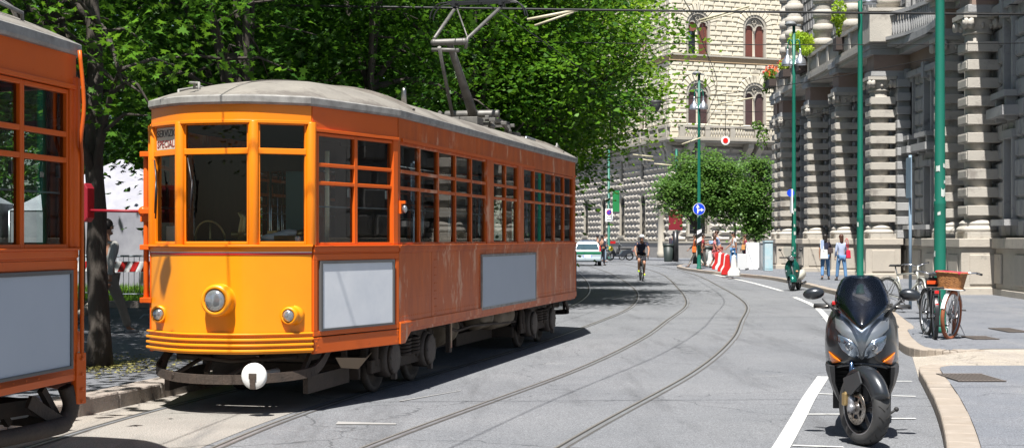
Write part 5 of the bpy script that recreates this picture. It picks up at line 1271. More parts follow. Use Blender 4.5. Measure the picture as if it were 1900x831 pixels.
def crowd(label, x, y, rz, w_=2.2, board=0):
    t = thing('crowd_barrier', label, 'barrier', (x,y,.13), rz, 'steel crowd barriers'); b = MB()
    b.tube([(-w_/2,0,.05),(-w_/2,0,1.0),(-w_/2+.06,0,1.08),(w_/2-.06,0,1.08),(w_/2,0,1.0),(w_/2,0,.05)],.022,8); b.tube([(-w_/2,0,.22),(w_/2,0,.22)],.016,6); b.build('frame', galv, t)
    b = MB(); [b.tube([(s,0,.22),(s,0,1.07)],.007,4) for s in np.arange(-w_/2+.12,w_/2,.12)]; b.build('bars', galv, t)
    for s in (-1,1): b = MB(); b.tube([(s*w_*.42,-.3,.0),(s*w_*.42,-.22,.08),(s*w_*.42,.22,.08),(s*w_*.42,.3,.0)],.02,6); b.tube([(s*w_*.42,0,.08),(s*w_*.42,0,.22)],.02,6); b.build('foot', galv, t)
    if board:
        b = MB(); b.box((0,-.04,.84),(w_*.8,.03,.24)); bo_ = b.build('striped_board', signw, t); b = MB()
        for k in range(-3,4): flat(b, [(k*.26-.10,.73),(k*.26+.03,.73),(k*.26+.13,.95),(k*.26,.95)], -.06)
        b.build('stripe', jr, bo_)
crowd('steel crowd barrier standing on the pavement left of the yellow tram front', -6.25,27.0, R(-70), 1.9, 0)
crowd('steel crowd barrier with a striped board on the grass, the nearer one', -8.3,34.3, R(4), 2.2, 1)
crowd('steel crowd barrier with a striped board on the grass, left of the other', -10.7,35.2, R(-6), 2.2, 1)
b = MB(); b.tube([(0,0,0),(.02,0,1.5),(0,.01,2.0)],[.07,.06,.055],8); o = b.build('wooden_post', mat('weathered wood', (.28,.20,.12), .9, col2=(.18,.13,.08), scale=5, stretch=(1,1,.2))); o.location = (xp(151,29),29,.1); tag(o, 'weathered wooden stake just right of the left tram', 'post')
t = thing('rubbish_crate', 'rust-brown crate stack behind the barrier at the tent edge', 'crate', (-7.9,38,.16)); b = MB(); b.box((0,0,.8),(.5,.5,1.6)); b.build('body', mat('rusty brown board', (.26,.12,.06), .8, col2=(.15,.08,.05), scale=7), t, bevel=.01); b = MB(); [b.box((0,-.255,z),(.5,.02,.03)) for z in (.4,.8,1.2)]; b.build('batten', dsteel, t)
# ------------------------------------------------------------ wheels and bicycles
spokem = mat('spoke steel', (.45,.46,.48), .3, .9)
def bwheel(b_t, b_r, c, ax, r=.335, tyre=.022):
    """bicycle wheel geometry: centre c, axle direction ax"""
    M = at(c, align(ax)); n = 36
    pts = [M @ V((r*math.cos(2*PI*i/n), r*math.sin(2*PI*i/n), 0)) for i in range(n+1)]; b_t.tube(pts, tyre, 8, caps=False)
    pts = [M @ V(((r-.03)*math.cos(2*PI*i/n), (r-.03)*math.sin(2*PI*i/n), 0)) for i in range(n+1)]; b_r.tube(pts, .011, 6, caps=False)
    for i in range(24):
        a = 2*PI*i/24; s = .03 if i%2 else -.03; b_r.tube([M @ V((.018*math.cos(a+.6),.018*math.sin(a+.6),s)), M @ V(((r-.035)*math.cos(a),(r-.035)*math.sin(a),0))], .0022, 3, caps=False)
    b_r.lathe([(.022,-.045),(.022,.045)],10,M)
def bicycle(label, loc, rz, fm, tyre_m, r=.335, steer=0, drop=False, guards=None, rack=False, basket=False, name='bicycle', group='bicycles parked round the green lamp post', chaincase=False, red=False, saddle=black, lean=0, tw=.022, bag=False):
    # local: +x forward, rear axle at x=-.52, front axle at .52
    t = thing(name, label, 'bicycle', loc, rz, group); t.rotation_euler = (lean,0,rz)
    def wheel(c, ax):
        a = MB(); b = MB(); bwheel(a, b, (0,0,0), ax, r, tw); w = a.build('wheel', tyre_m, t); w.location = c; b.build('rim', spokem, w)
    st = rotM('Z', steer); hd = V((.36,0,.80)); fa = V((.52,0,r)); pv = V((.42,0,0))
    def S(p): p = V(p); q = p-V((.40,0,0)); return st @ q + V((.40,0,0))
    wheel((-.52,0,r),(0,1,0)); wheel(tuple(S(fa)), tuple(st @ V((0,1,0))))
    bb = V((-.09,0,.28)); seat = V((-.24,0,.80)); h1 = V((.36,0,.62)); 
    f = MB(); tr_ = .017
    f.tube([bb,seat],tr_,8); f.tube([bb,h1],tr_+.002,8); f.tube([V((-.23,0,.76)),hd] if not chaincase else [V((-.18,0,.60)),h1+V((0,0,.04))],tr_-.001,8); f.tube([h1-V((-.01,0,.04)),hd+V((-.02,0,.03))],.022,8)
    for s in (-1,1): f.tube([bb+V((0,s*.03,0)),V((-.52,s*.055,r))],.009,6); f.tube([V((-.22,s*.015,.72)),V((-.52,s*.055,r))],.008,6)
    f.build('frame', fm, t)
    f = MB(); c0 = S(h1+V((.01,0,-.05)))
    for s in (-1,1): f.tube([c0, S(h1+V((.03,s*.05,-.07))), S(fa+V((0,s*.055,0)))],.011,6)
    f.tube([c0, S(hd), S(hd+V((-.03,0,.14)))],.014,8); f.build('fork', fm, t)
    f = MB(); hb = hd+V((-.03,0,.14))
    if drop:
        f.tube([S(hb+V((0,-.21,0))),S(hb+V((0,.21,0)))],.014,8)
        for s in (-1,1): f.tube(catmull([S(hb+V((0,s*.21,0))),S(hb+V((.08,s*.22,0))),S(hb+V((.12,s*.22,-.06))),S(hb+V((.06,s*.22,-.13))),S(hb+V((-.02,s*.22,-.13)))],4),.015,6)
    else: f.tube(catmull([S(hb+V((-.16,-.28,.03))),S(hb+V((-.04,-.24,.05))),S(hb+V((.03,-.1,.03))),S(hb),S(hb+V((.03,.1,.03))),S(hb+V((-.04,.24,.05))),S(hb+V((-.16,.28,.03)))],4),.012,8)
    h = f.build('handlebar', chrome if not drop else black, t)
    f = MB()
    if not drop:
        for s in (-1,1): f.tube([S(hb+V((-.05,s*.245,.05))),S(hb+V((-.18,s*.285,.03)))],.017,8)
        f.build('grip', black, h)
    f = MB(); f.tube([seat,seat+V((-.03,0,.12))],.013,6); f.build('seat_post', chrome, t)
    f = MB(); top = seat+V((-.03,0,.14)); f.loft([[top+V((x,y*w_,z)) for y,z in ((-1,-.01),(-.6,.02),(0,.026),(.6,.02),(1,-.01),(0,-.02))] for x,w_ in ((-.13,.05),(-.11,.08),(-.04,.075),(.05,.035),(.13,.02),(.15,.012))]); f.build('saddle', saddle, t)
    f = MB(); f.lathe([(.09,-.006),(.09,.006)],24,at(bb+V((0,-.05,0)),rotM('X',R(90)))); f.tube([bb+V((0,-.07,0)),bb+V((.12,-.075,-.12))],.012,6); f.tube([bb+V((0,.07,0)),bb+V((-.12,.075,.12))],.012,6); f.tube([bb+V((0,-.08,0)),bb+V((0,.08,0))],.014,6)
    f.box(bb+V((.12,-.12,-.12)),(.09,.09,.02)); f.box(bb+V((-.12,.12,.12)),(.09,.09,.02)); f.tube([bb+V((0,-.05,.088)),V((-.52,-.05,r+.03))],.004,4); f.tube([bb+V((0,-.05,-.088)),V((-.52,-.05,r-.03))],.004,4); f.build('crank', dsteel, t)
    if chaincase: f = MB(); f.loft([[V((x,-.075+e,z)) for x,z in ((.02,.36),(.04,.28),(0,.20),(-.52,r-.05),(-.57,r),(-.52,r+.05))] for e in (0,.02)],smooth=False); f.build('chain_case', black, t)
    if guards:
        for c, st_ in ((V((-.52,0,r)),None),(fa,1)):
            g = MB(); P = []
            a0, a1 = (R(20),R(200)) if st_ is None else (R(15),R(165))
            for i in range(15):
                a = a0+(a1-a0)*i/14; P.append(c+V(((r+.04)*math.cos(a),0,(r+.04)*math.sin(a))))
            if st_: P = [S(p) for p in P]; yv = st @ V((0,.028,0))
            else: yv = V((0,.028,0))
            g.loft([[p-yv for p in P],[p*1+V((0,0,.008)) for p in P],[p+yv for p in P]],closed=False,caps=False); g.build('mudguard', guards, t)
    if rack:
        g = MB(); z = r+.36+.02
        for s in (-.06,0,.06): g.tube([(-.30,s,z),(-.74,s,z)],.006,5)
        for x in (-.32,-.52,-.74): g.tube([(x,-.065,z),(x,.065,z)],.006,5)
        for s in (-1,1): g.tube([(-.55,s*.065,z),(-.52,s*.065,r)],.006,5); g.tube([(-.70,s*.065,z),(-.52,s*.065,r)],.006,5)
        g.build('rack', dsteel, t)
    if red:
        g = MB(); g.box((-.80,0,r+.36),(.03,.06,.045)); g.build('rear_reflector', redlens, t); g = MB(); g.box((-.865+.02,0,r+.16),(.025,.045,.07)); g.build('rear_lamp', redlens, t)
    if bag:
        g = MB(); g.box((-.30,0,.93-.10),(.12,.22,.14)); g.box((-.56,0,r+.42),(.28,.24,.02)); g.build('saddle_bag', black, t, bevel=.02); g=MB(); g.box((-.375,0,.83),(.02,.20,.05)); g.build('orange_strap', mat('orange strap',(.75,.08,.01),.5), t)
    if basket:
        g = MB(); bc = V((.62,0,.86)); rings = []
        for k in range(9):
            z = -.11+.22*k/8; s_ = .80+.2*k/8; ring = []
            for i in range(32):
                a = 2*PI*i/32; e = 1+.035*math.sin(i*PI+k*PI)  
                x = .17*s_*e*abs(math.cos(a))**.6*(1 if math.cos(a)>0 else -1); y = .215*s_*e*abs(math.sin(a))**.6*(1 if math.sin(a)>0 else -1); ring.append(S(bc+V((x,y,z))))
            rings.append(ring)
        g.loft(rings, smooth=False); 
        for z,s_ in ((.115,1.03),(-.115,.82)): g.tube([S(bc+V((.17*s_*abs(math.cos(a))**.6*(1 if math.cos(a)>0 else -1),.215*s_*abs(math.sin(a))**.6*(1 if math.sin(a)>0 else -1),z))) for a in np.linspace(0,2*PI,33)],.014,6)
        g.build('basket', mat('brown wicker', (.44,.19,.06), .65, col2=(.22,.09,.03), scale=22, amt=.7, bump=.8, bscale=60), t)
        g = MB(); P=[S(bc+V((.17*c_,.21*s_,.10))) for c_,s_ in ((-1,-1),(1,-.9),(1,.9),(-1,1))]; 
        g.loft([[p+V((0,0,.0)) for p in P],[p+V((0,0,.035)) for p in P]], smooth=False); g.build('red_cover', mat('red cloth',(.62,.02,.05),.7), t, bevel=.02)
        g = MB(); 
        for s in (-1,1): g.tube([S(bc+V((.15,s*.19,-.13))),S(bc+V((.12,s*.17,-.14))),S(fa+V((0,s*.06,0)))],.008,6)
        g.tube([S(bc+V((.16,-.21,-.13))),S(bc+V((.16,.21,-.13)))],.009,6); g.tube([S(bc+V((-.14,-.17,-.13))),S(bc+V((.16,-.21,-.13)))],.009,6); g.tube([S(bc+V((-.14,.17,-.13))),S(bc+V((.16,.21,-.13)))],.009,6); g.build('basket_carrier', white, t)
    g = MB(); g.tube([(-.30,.04,.26),(-.34,.17,.01)],.008,5); g.build('kickstand', chrome, t)
    return t
silv = mat('silver bicycle paint', (.45,.45,.40), .35, .5); blk = mat('black bicycle paint', (.02,.02,.022), .3); whb = mat('white bicycle paint', (.75,.76,.78), .35)
browntyre = mat('brown tyre', (.33,.10,.04), .7, col2=(.26,.08,.035), scale=12)
bicycle('silver city bicycle leaning by the blue-grey sign post', (xp(1684,30.5),30.5,.12), R(-62), silv, mat('cream grey tyre', (.16,.155,.14), .7), .34, steer=R(-25), guards=silv, lean=R(5))
bicycle('black bicycle seen from behind with red rear lamp, left of the green lamp post', (xp(1728,23.0),23.0,.12), R(80), blk, black, .34, guards=blk, rack=True, red=True, bag=True, steer=R(10), tw=.028)
bicycle('white bicycle with brown tyres and a wicker basket, right of the green lamp post', (xp(1768,23.0),23.0,.12), R(-107), whb, browntyre, .345, steer=R(-20), basket=True, guards=whb, chaincase=True, lean=R(-4), tw=.03)
# ------------------------------------------------------------ big dark maxi scooter (local x right in the photo, y away, z up)
sc_dark = mat('anthracite scooter paint', (.045,.05,.057), .30, .5, coat=.6, col2=(.022,.024,.027), scale=3, col3=(.10,.10,.10), scale3=260, thr=(.66,.72))
sc_plast = mat('dusty black plastic', (.028,.029,.032), .45, col2=(.05,.05,.052), scale=40, amt=.5)
screenm = glassmat('smoked windscreen', (.42,.45,.50), 1.5, .04, .08)
seatm = mat('black vinyl seat', (.02,.02,.021), .5)
G0 = gp(1603,830)
def maxi():
    t = thing('maxi_scooter', 'large dark grey maxi scooter parked in the bay in the foreground, facing the camera', 'scooter', (xp(1599,11.75),11.75,0), R(-13), 'scooters and motorbikes parked by the kerb')
    K = 11.45/FPX
    def px(x, y): return ((x-1599)*K, (831-y)*K)       # photo pixels to local x,z near the front
    def shell(name, outline_rows, yf, m, parent=t, th=None, bevel=0, smooth=True):
        """rows: (z, xl, xr, yfront, ydepth at the edge)"""
        b = MB(); n = 14; rings = []
        for (z, xl, xr, y0, y1) in outline_rows:
            ring = []
            for i in range(n+1):
                s = -1+2*i/n; x = (xl+xr)/2+(xr-xl)/2*math.sin(s*PI/2); e = abs(math.sin(s*PI/2)); ring.append(V((x, y0+(y1-y0)*e**2.2, z)))
            for i in range(n,-1,-1):
                p = ring[i]; ring.append(V((p.x*.93, p.y+.03+.02, z)))
            rings.append(ring)
        b.loft(rings, closed=True, caps=True, smooth=smooth); return b.build(name, m, parent, bevel=bevel)
    # main side bodies: silhouettes as in the photo; rows from bottom to top
    def rows(L): return [(px(0,y)[1], px(xl,0)[0], px(xr,0)[0], yf, ye) for y,xl,xr,yf,ye in L]
    body = MB(); n = 20; rings = []
    sil = [(764,1556,1645,.42,.62),(748,1545,1655,.36,.66),(722,1536,1665,.30,.70),(700,1530,1670,.24,.72),(686,1528.5,1670.5,.19,.72),(672,1527,1671,.16,.72),(640,1526,1671,.12,.70),(615,1528,1669,.14,.68),(596,1533,1665,.20,.66),(584,1539,1658,.30,.62),(578,1548,1650,.38,.58)]
    for y,xl,xr,yf,ye in sil:
        x0 = px(xl,0)[0]; x1 = px(xr,0)[0]; z = px(0,y)[1]; c = (x0+x1)/2; h = (x1-x0)/2; ring = []
        for i in range(n):
            a = PI*i/(n-1); ring.append(V((c-h*abs(math.cos(a))**.8*(1 if math.cos(a)>0 else -1), ye-(ye-yf)*math.sin(a)**.75, z)))
        ring += [V((c+h*.9, ye+.12, z)), V((c-h*.9, ye+.12, z))]
        rings.append(ring)
    # front skin only above the wheel arch: lower rows are split by the cavity, so make two leg shields
    body.loft(rings[4:], smooth=True); b_o = body.build('front_fairing', sc_dark, t)
    for s in (0,1):
        b = MB(); rr = []
        for y,xl,xr,yf,ye in sil[:5]:
            xo = px(xl if s == 0 else xr,0)[0]; xi = px(1545+ (831-y)*0+ (764-y)*-.02 + (12 if y>740 else 4) if s == 0 else 1657-(12 if y>740 else 4),0)[0]; z = px(0,y)[1]
            rr.append([V((xo,yf+.22,z)),V((xo*.5+xi*.5,yf+.05,z)),V((xi,yf+.04,z)),V((xi,yf+.12,z)),V((xi,ye,z)),V((xo,ye,z))])
        b.loft(rr, smooth=False); b.build('leg_shield', sc_plast, t, bevel=.006)
    b = MB(); b.box((0,.62,.53),(.46,.10,.62)); 
    for k in range(9): b.box((-.12,.56,.35+k*.035),(.16,.02,.012))
    b.build('radiator', black, t)
    # highlight-toned nose between the headlights and a black chin
    b = MB(); P = [(1599,612),(1640,583),(1652,592),(1650,612),(1634,628),(1618,636),(1608,652),(1603,668),(1599,672),(1595,668),(1590,652),(1580,636),(1564,628),(1549,612),(1547,592),(1558,583)]
    def yat(x, z):   # depth of the fairing surface at local x,z
        y = 831-z/K
        for a, c in zip(sil, sil[1:]):
            if a[0] >= y >= c[0]:
                k = (a[0]-y)/(a[0]-c[0]); xl = a[1]+(c[1]-a[1])*k; xr = a[2]+(c[2]-a[2])*k; yf = a[3]+(c[3]-a[3])*k; ye = a[4]+(c[4]-a[4])*k; break
        else:
            if y > sil[0][0]: _,xl,xr,yf,ye = sil[0]
            else: _,xl,xr,yf,ye = sil[-1]
        x0 = px(xl,0)[0]; x1 = px(xr,0)[0]; c_ = (x0+x1)/2; h = (x1-x0)/2; q = min(abs((x-c_)/h),.999); cosv = q**(1/.8); sn = math.sqrt(1-cosv*cosv)
        return ye-(ye-yf)*sn**.75
    def decal(name, pts, m, th=.014, parent=t, sub=3, dome=0, bev=.003):
        # polygon laid on the fairing, domed a little
        loc = [px(*p) for p in pts]; cx = sum(p[0] for p in loc)/len(loc); cz = sum(p[1] for p in loc)/len(loc); rings = []
        fine = []
        for i,p in enumerate(loc):
            q = loc[(i+1)%len(loc)]
            for k in range(sub): fine.append((p[0]+(q[0]-p[0])*k/sub, p[1]+(q[1]-p[1])*k/sub))
        b = MB()
        for s,o in ((1,.004),(1,-th*.6),(.96,-th),(.75,-th-dome*.5),(.45,-th-dome*.85),(.15,-th-dome),(.01,-th-dome)):
            rings.append([V((cx+(x-cx)*s, yat(cx+(x-cx)*s,cz+(z-cz)*s)+o, cz+(z-cz)*s)) for x,z in fine])
        b.loft(rings, caps=False); return b.build(name, m, parent)
    decal('nose_panel', P, mat('highlight grey nose', (.28,.30,.32), .34, .7, coat=.5), .012, sub=2)  # lighter than the fairing, the sun's highlight put into the colour
    HLp = [(1552,624),(1566,627),(1581,635),(1590,645),(1594,656),(1595,668),(1588,669),(1575,664),(1561,653),(1554,640)]
    IND = [(1535.5,659),(1547,667),(1560,676),(1551,680),(1542,682.5),(1537,670)]
    hlm = glassmat('clear lens', (.75,.8,.85), 1.5, .08, .02)
    refl = mat('headlight reflector', (.75,.80,.86), .22, .8, col2=(.28,.31,.36), scale=16, amt=.6)
    for mir in (0,1):
        q = [(x if not mir else 3198-x, y) for x,y in HLp]; h = decal('headlight', q, refl, .012, dome=.004, bev=0)
        # dark housing edge and clear cover
        decal('cover', q, hlm, .022, h, dome=.012)
        cx = sum(p[0] for p in q)/len(q); cy = sum(p[1] for p in q)/len(q)
        lx, lz = px(cx,cy-2); b = MB(); b.lathe([(.033,-.012),(.030,.002),(.012,.006),(.010,-.014),(.001,-.018)],18,at((lx,yat(lx,lz)-.020,lz),rotM('X',R(90)))); b.build('bulb', chrome, h)
        q = [(x if not mir else 3198-x, y) for x,y in IND]; decal('indicator', q, amber, .018, dome=.008)
        EB = [(1528,640),(1540,655),(1552,668),(1572,676),(1590,679),(1599,680),(1599,673),(1592,674),(1572,668),(1556,655),(1549,640),(1546,622),(1534,622)]
    # lower lip above the wheel arch
    b = MB(); P_ = [px(x,y) for x,y in ((1533,684),(1545,690),(1562,684),(1599,680),(1636,684),(1653,690),(1665,684))]; b.tube(catmull([V((x,yat(x,z+.01)+.01,z)) for x,z in P_],5),.016,8); b.build('chin_lip', sc_dark, t)
    # windscreen: domed sheet
    b = MB(); scr = [(612,1597,1601,.12),(600,1582,1616,.15),(585,1563,1635,.20),(570,1550,1650,.26),(560,1547,1653,.30),(545,1549,1650,.35),(530,1554,1643,.40),(520,1559,1638,.44),(514,1566,1631,.465),(510,1580,1618,.48)]
    fr = []; bk = []
    for y,xl,xr,yd in scr:
        x0 = px(xl,0)[0]; x1 = px(xr,0)[0]; z = px(0,y)[1]; fr.append([V((x0+(x1-x0)*i/16, yd-.11+ (abs(-1+2*i/16)**2)*.11*min(1,(x1-x0)/.3), z)) for i in range(17)])
    b.loft(fr, closed=False, caps=False); so = b.build('windscreen', screenm, t, recalc=False)
    sm = so.modifiers.new('s','SOLIDIFY'); sm.thickness = .004
    b = MB(); b.box((0,.48,.98),(.26,.12,.16)); b.lathe([(.06,-.02),(.07,.02),(.02,.03)],16,at((-.06,.44,1.04),rotM('X',R(70)))); b.lathe([(.06,-.02),(.07,.02),(.02,.03)],16,at((.07,.44,1.04),rotM('X',R(70)))); b.build('dashboard', sc_plast, t, bevel=.02)
    # mirrors
    for s,(mx,my),(ax,ay),(bx_,by) in ((-1,(1507,546),(1524,556),(1557,590)),(1,(1690,547),(1673,556),(1643,591))):
        c = px(mx,my); a = px(ax,ay); q = px(bx_,by); b = MB(); b.ball((c[0],.30,c[1]),(.086,.05,.048),20,12, rotM('Y',R(8*s))); mo = b.build('mirror', sc_dark, t)
        b = MB(); b.lathe([(.001,0),(.062,0),(.066,.006)],20,at((c[0],.338,c[1]),Matrix(((1,0,0),(0,0,1),(0,-1,0)))@Matrix.Diagonal((1.1,.6,1)))); b.build('mirror_glass', chrome, mo)
        b = MB(); b.tube([V((a[0],.30,a[1])),V(((a[0]+q[0])/2,.32,(a[1]+q[1])/2)),V((q[0],.34,q[1]))],[.013,.018,.030],8,squash=.6); b.build('mirror_arm', sc_plast, t)
    # handlebar
    b = MB(); b.tube(catmull([V((-.38,.62,1.05)),V((-.2,.54,1.05)),V((0,.50,1.0)),V((.2,.54,1.05)),V((.38,.62,1.05))],4),.014,8); 
    hbr = b.build('handlebar', dsteel, t)
    for s in (-1,1):
        b = MB(); b.tube([(s*.26,.565,1.05),(s*.38,.62,1.05)],.02,10); b.build('grip', black, hbr); b = MB(); b.tube([(s*.22,.52,1.06),(s*.30,.52,1.05),(s*.36,.56,1.04)],.007,6); b.box((s*.22,.54,1.06),(.05,.04,.04)); b.build('brake_lever', steel, hbr)
    b = MB(); b.box((-.20,.50,1.08),(.07,.05,.03)); b.build('brake_reservoir', redp, hbr, bevel=.005)
    # front wheel, steered; axle direction
    stA = R(33); hd = V((math.sin(stA), -math.cos(stA), 0)); ax = V((math.cos(stA), math.sin(stA), 0)); wc = V((.02,.02,.29))
    M = at(wc, Matrix((hd, V((0,0,1)), ax)).transposed())    # local x=heading y=up z=axle (to the right)
    def WM(r_, z_): return None
    b = MB(); prof = [(.195,-.052),(.215,-.064),(.25,-.070),(.272,-.058),(.286,-.035),(.291,0),(.286,.035),(.272,.058),(.25,.070),(.215,.064),(.195,.052)]
    b.lathe(prof+[(.195,-.052)], 48, M, caps=False); tyr = b.build('wheel', mat('tyre rubber', (.035,.035,.037), .65, col2=(.055,.054,.052), scale=6), t)
    g = MB()
    for k in range(22):
        a = 2*PI*k/22
        for s in (-1,1):
            P = []
            for q in range(6):
                z = s*(.008+.045*q/5); r_ = math.sqrt(max(.2915**2-0,0)) - (abs(z)/.06)**2.2*.018; aa = a+.16*q/5+ (0.07 if s>0 else 0); P.append(M @ V((r_*math.cos(aa), r_*math.sin(aa), z)))
            g.tube(P,.0028,4)
    g.build('tread', groovem, tyr)
    rimm = mat('black cast rim', (.03,.03,.032), .35, .5); b = MB(); b.lathe([(.205,-.05),(.198,-.055),(.185,-.045),(.18,0),(.185,.045),(.198,.055),(.205,.05),(.195,0),(.205,-.05)],40,M,caps=False)
    b.lathe([(.05,-.05),(.055,0),(.05,.05)],16,M)
    for k in range(5):
        a = 2*PI*k/5+.3; d1 = M.to_3x3() @ V((math.cos(a),math.sin(a),0)); b.bar(wc+d1*.045, wc+d1*.19, .035, .045, up=ax)
    b.build('rim', rimm, tyr)
    pin = mat('rim edge grey', (.30,.30,.31), .4, .6); b = MB(); b.lathe([(.198,-.056),(.206,-.060),(.210,-.058)],40,M,caps=False); b.build('rim_tape', pin, tyr)
    dm = mat('brake disc', (.34,.33,.32), .3, .9, col2=(.24,.17,.11), scale=5); b = MB(); b.lathe([(.085,-.078),(.13,-.078),(.13,-.073),(.085,-.073),(.085,-.078)],40,M,caps=False)
    for k in range(6): a = k*PI/3; d1 = M.to_3x3() @ V((math.cos(a),math.sin(a),0)); off = ax*-.075; b.bar(wc+off+d1*.04, wc+off+d1*.09, .018, .004, up=ax)
    b.lathe([(.05,-.08),(.05,-.07)],18,M); b.build('brake_disc', dm, tyr)
    h = MB()
    for k in range(30): 
        a = 2*PI*k/30; r_ = .098+.02*(k%2); d1 = M @ V((r_*math.cos(a),r_*math.sin(a),-.0785)); h.ball(d1,.0045,5,3)
    h.build('disc_holes', groovem, tyr)
    bm_ = MB(); c = M @ V((-.10,.06,-.095)); bm_.box(c,(.05,.07,.10), Matrix((hd,ax,V((0,0,1)))).transposed()); bm_.ball(c+V((0,0,.04)),.025); bm_.ball(c+V((0,0,-.03)),.025); bm_.build('brake_caliper', mat('gold caliper', (.42,.30,.14), .4, .7), tyr, bevel=.01)
    # fork legs
    for s in (-1,1):
        b = MB(); lo = M @ V((-.02,.0,s*.105)); hi = lo+V((0,.20,.34)); b.tube([lo-V((0,0,.03)),lo.lerp(hi,.45)],[.030,.027],12); b.ball(lo,.034); f_ = b.build('fork_leg', mat('silver fork', (.38,.38,.40), .35, .7) if s<0 else sc_plast, t)
        b = MB(); b.tube([lo.lerp(hi,.45),hi,hi+V((0,.10,.10))],.019,12); b.build('fork_tube', mat('blued steel', (.05,.09,.16), .2, .8), f_)
    # mudguard over the wheel
    b = MB(); rings = []
    for k in range(13):
        a = R(18+118*k/12); w_ = .076+.010*math.sin(k/12*PI); rr = .318+.012*math.sin(k/12*PI); ring = []
        for j in range(9):
            s = -1+2*j/8; ring.append(M @ V(((rr-.055*abs(s)**2.2-(.03*abs(s)**2 if True else 0))*math.cos(a), (rr-.055*abs(s)**2.2)*math.sin(a)+.0, s*w_)))
        rings.append(ring)
    b.loft(rings, closed=False, caps=False); mg = b.build('mudguard', sc_dark, t, recalc=False); sm = mg.modifiers.new('s','SOLIDIFY'); sm.thickness = .004
    b = MB(); b.loft([[M@V((-.15,.22,-.10)),M@V((.06,.29,-.10)),M@V((.10,.20,-.095)),M@V((-.02,.10,-.11)),M@V((-.10,.10,-.11))],[M@V((-.15,.22,-.085)),M@V((.06,.29,-.085)),M@V((.10,.20,-.08)),M@V((-.02,.10,-.095)),M@V((-.10,.10,-.095))]],smooth=False); b.build('fork_guard', mat('grey fork guard', (.04,.042,.045), .4), t, bevel=.004)
    # body behind: floor tunnel, under-seat body, seat, tail, rear wheel, exhaust, stand
    def lof(name, sec, m, n=16, bev=0):
        b = MB(); rings = []
        for y, zc_, hw_, hh in sec: rings.append([V((hw_*abs(math.cos(a))**.7*(1 if math.cos(a)>0 else -1), y, zc_+hh*abs(math.sin(a))**.7*(1 if math.sin(a)>0 else -1))) for a in [2*PI*i/n for i in range(n)]])
        b.loft(rings); return b.build(name, m, t)
    lof('body', [(.70,.42,.24,.24),(.95,.36,.22,.16),(1.15,.42,.22,.24),(1.35,.52,.22,.24),(1.7,.62,.20,.18),(2.0,.72,.13,.11),(2.12,.76,.07,.06)], sc_dark)
    lof('seat', [(1.12,.66,.10,.06),(1.25,.74,.16,.07),(1.45,.76,.17,.06),(1.52,.80,.16,.07),(1.75,.86,.15,.06),(1.98,.88,.10,.05)], seatm)
    b = MB(); b.box((0,.95,.27),(.42,.7,.08)); b.build('foot_board', sc_plast, t, bevel=.02)
    b = MB(); M2 = at((0,1.58,.29),rotM('Y',R(90))); b.lathe(prof+[(.195,-.052)],36,M2,caps=False); b.lathe([(.19,-.03),(.05,-.04),(.05,.04),(.19,.03)],24,M2); b.build('rear_wheel', black, t)
    b = MB(); b.tube([(.16,1.2,.25),(.19,1.45,.28),(.20,1.9,.38)],[.03,.065,.07],12); b.build('exhaust', dsteel, t)
    b = MB(); b.tube([(-.12,1.2,.22),(-.16,1.25,.01)],.012,6); b.tube([(.12,1.2,.22),(.16,1.25,.01)],.012,6); b.box((.17,.5,.20),(.04,.05,.10)); b.build('stand', dsteel, t)
    b = MB(); b.tube([V((.27,.42,.24)),V((.21,.40,.20))],.01,6); b.ball((.27,.42,.24),.02); b.build('peg', black, t)
    return t
MX = maxi()
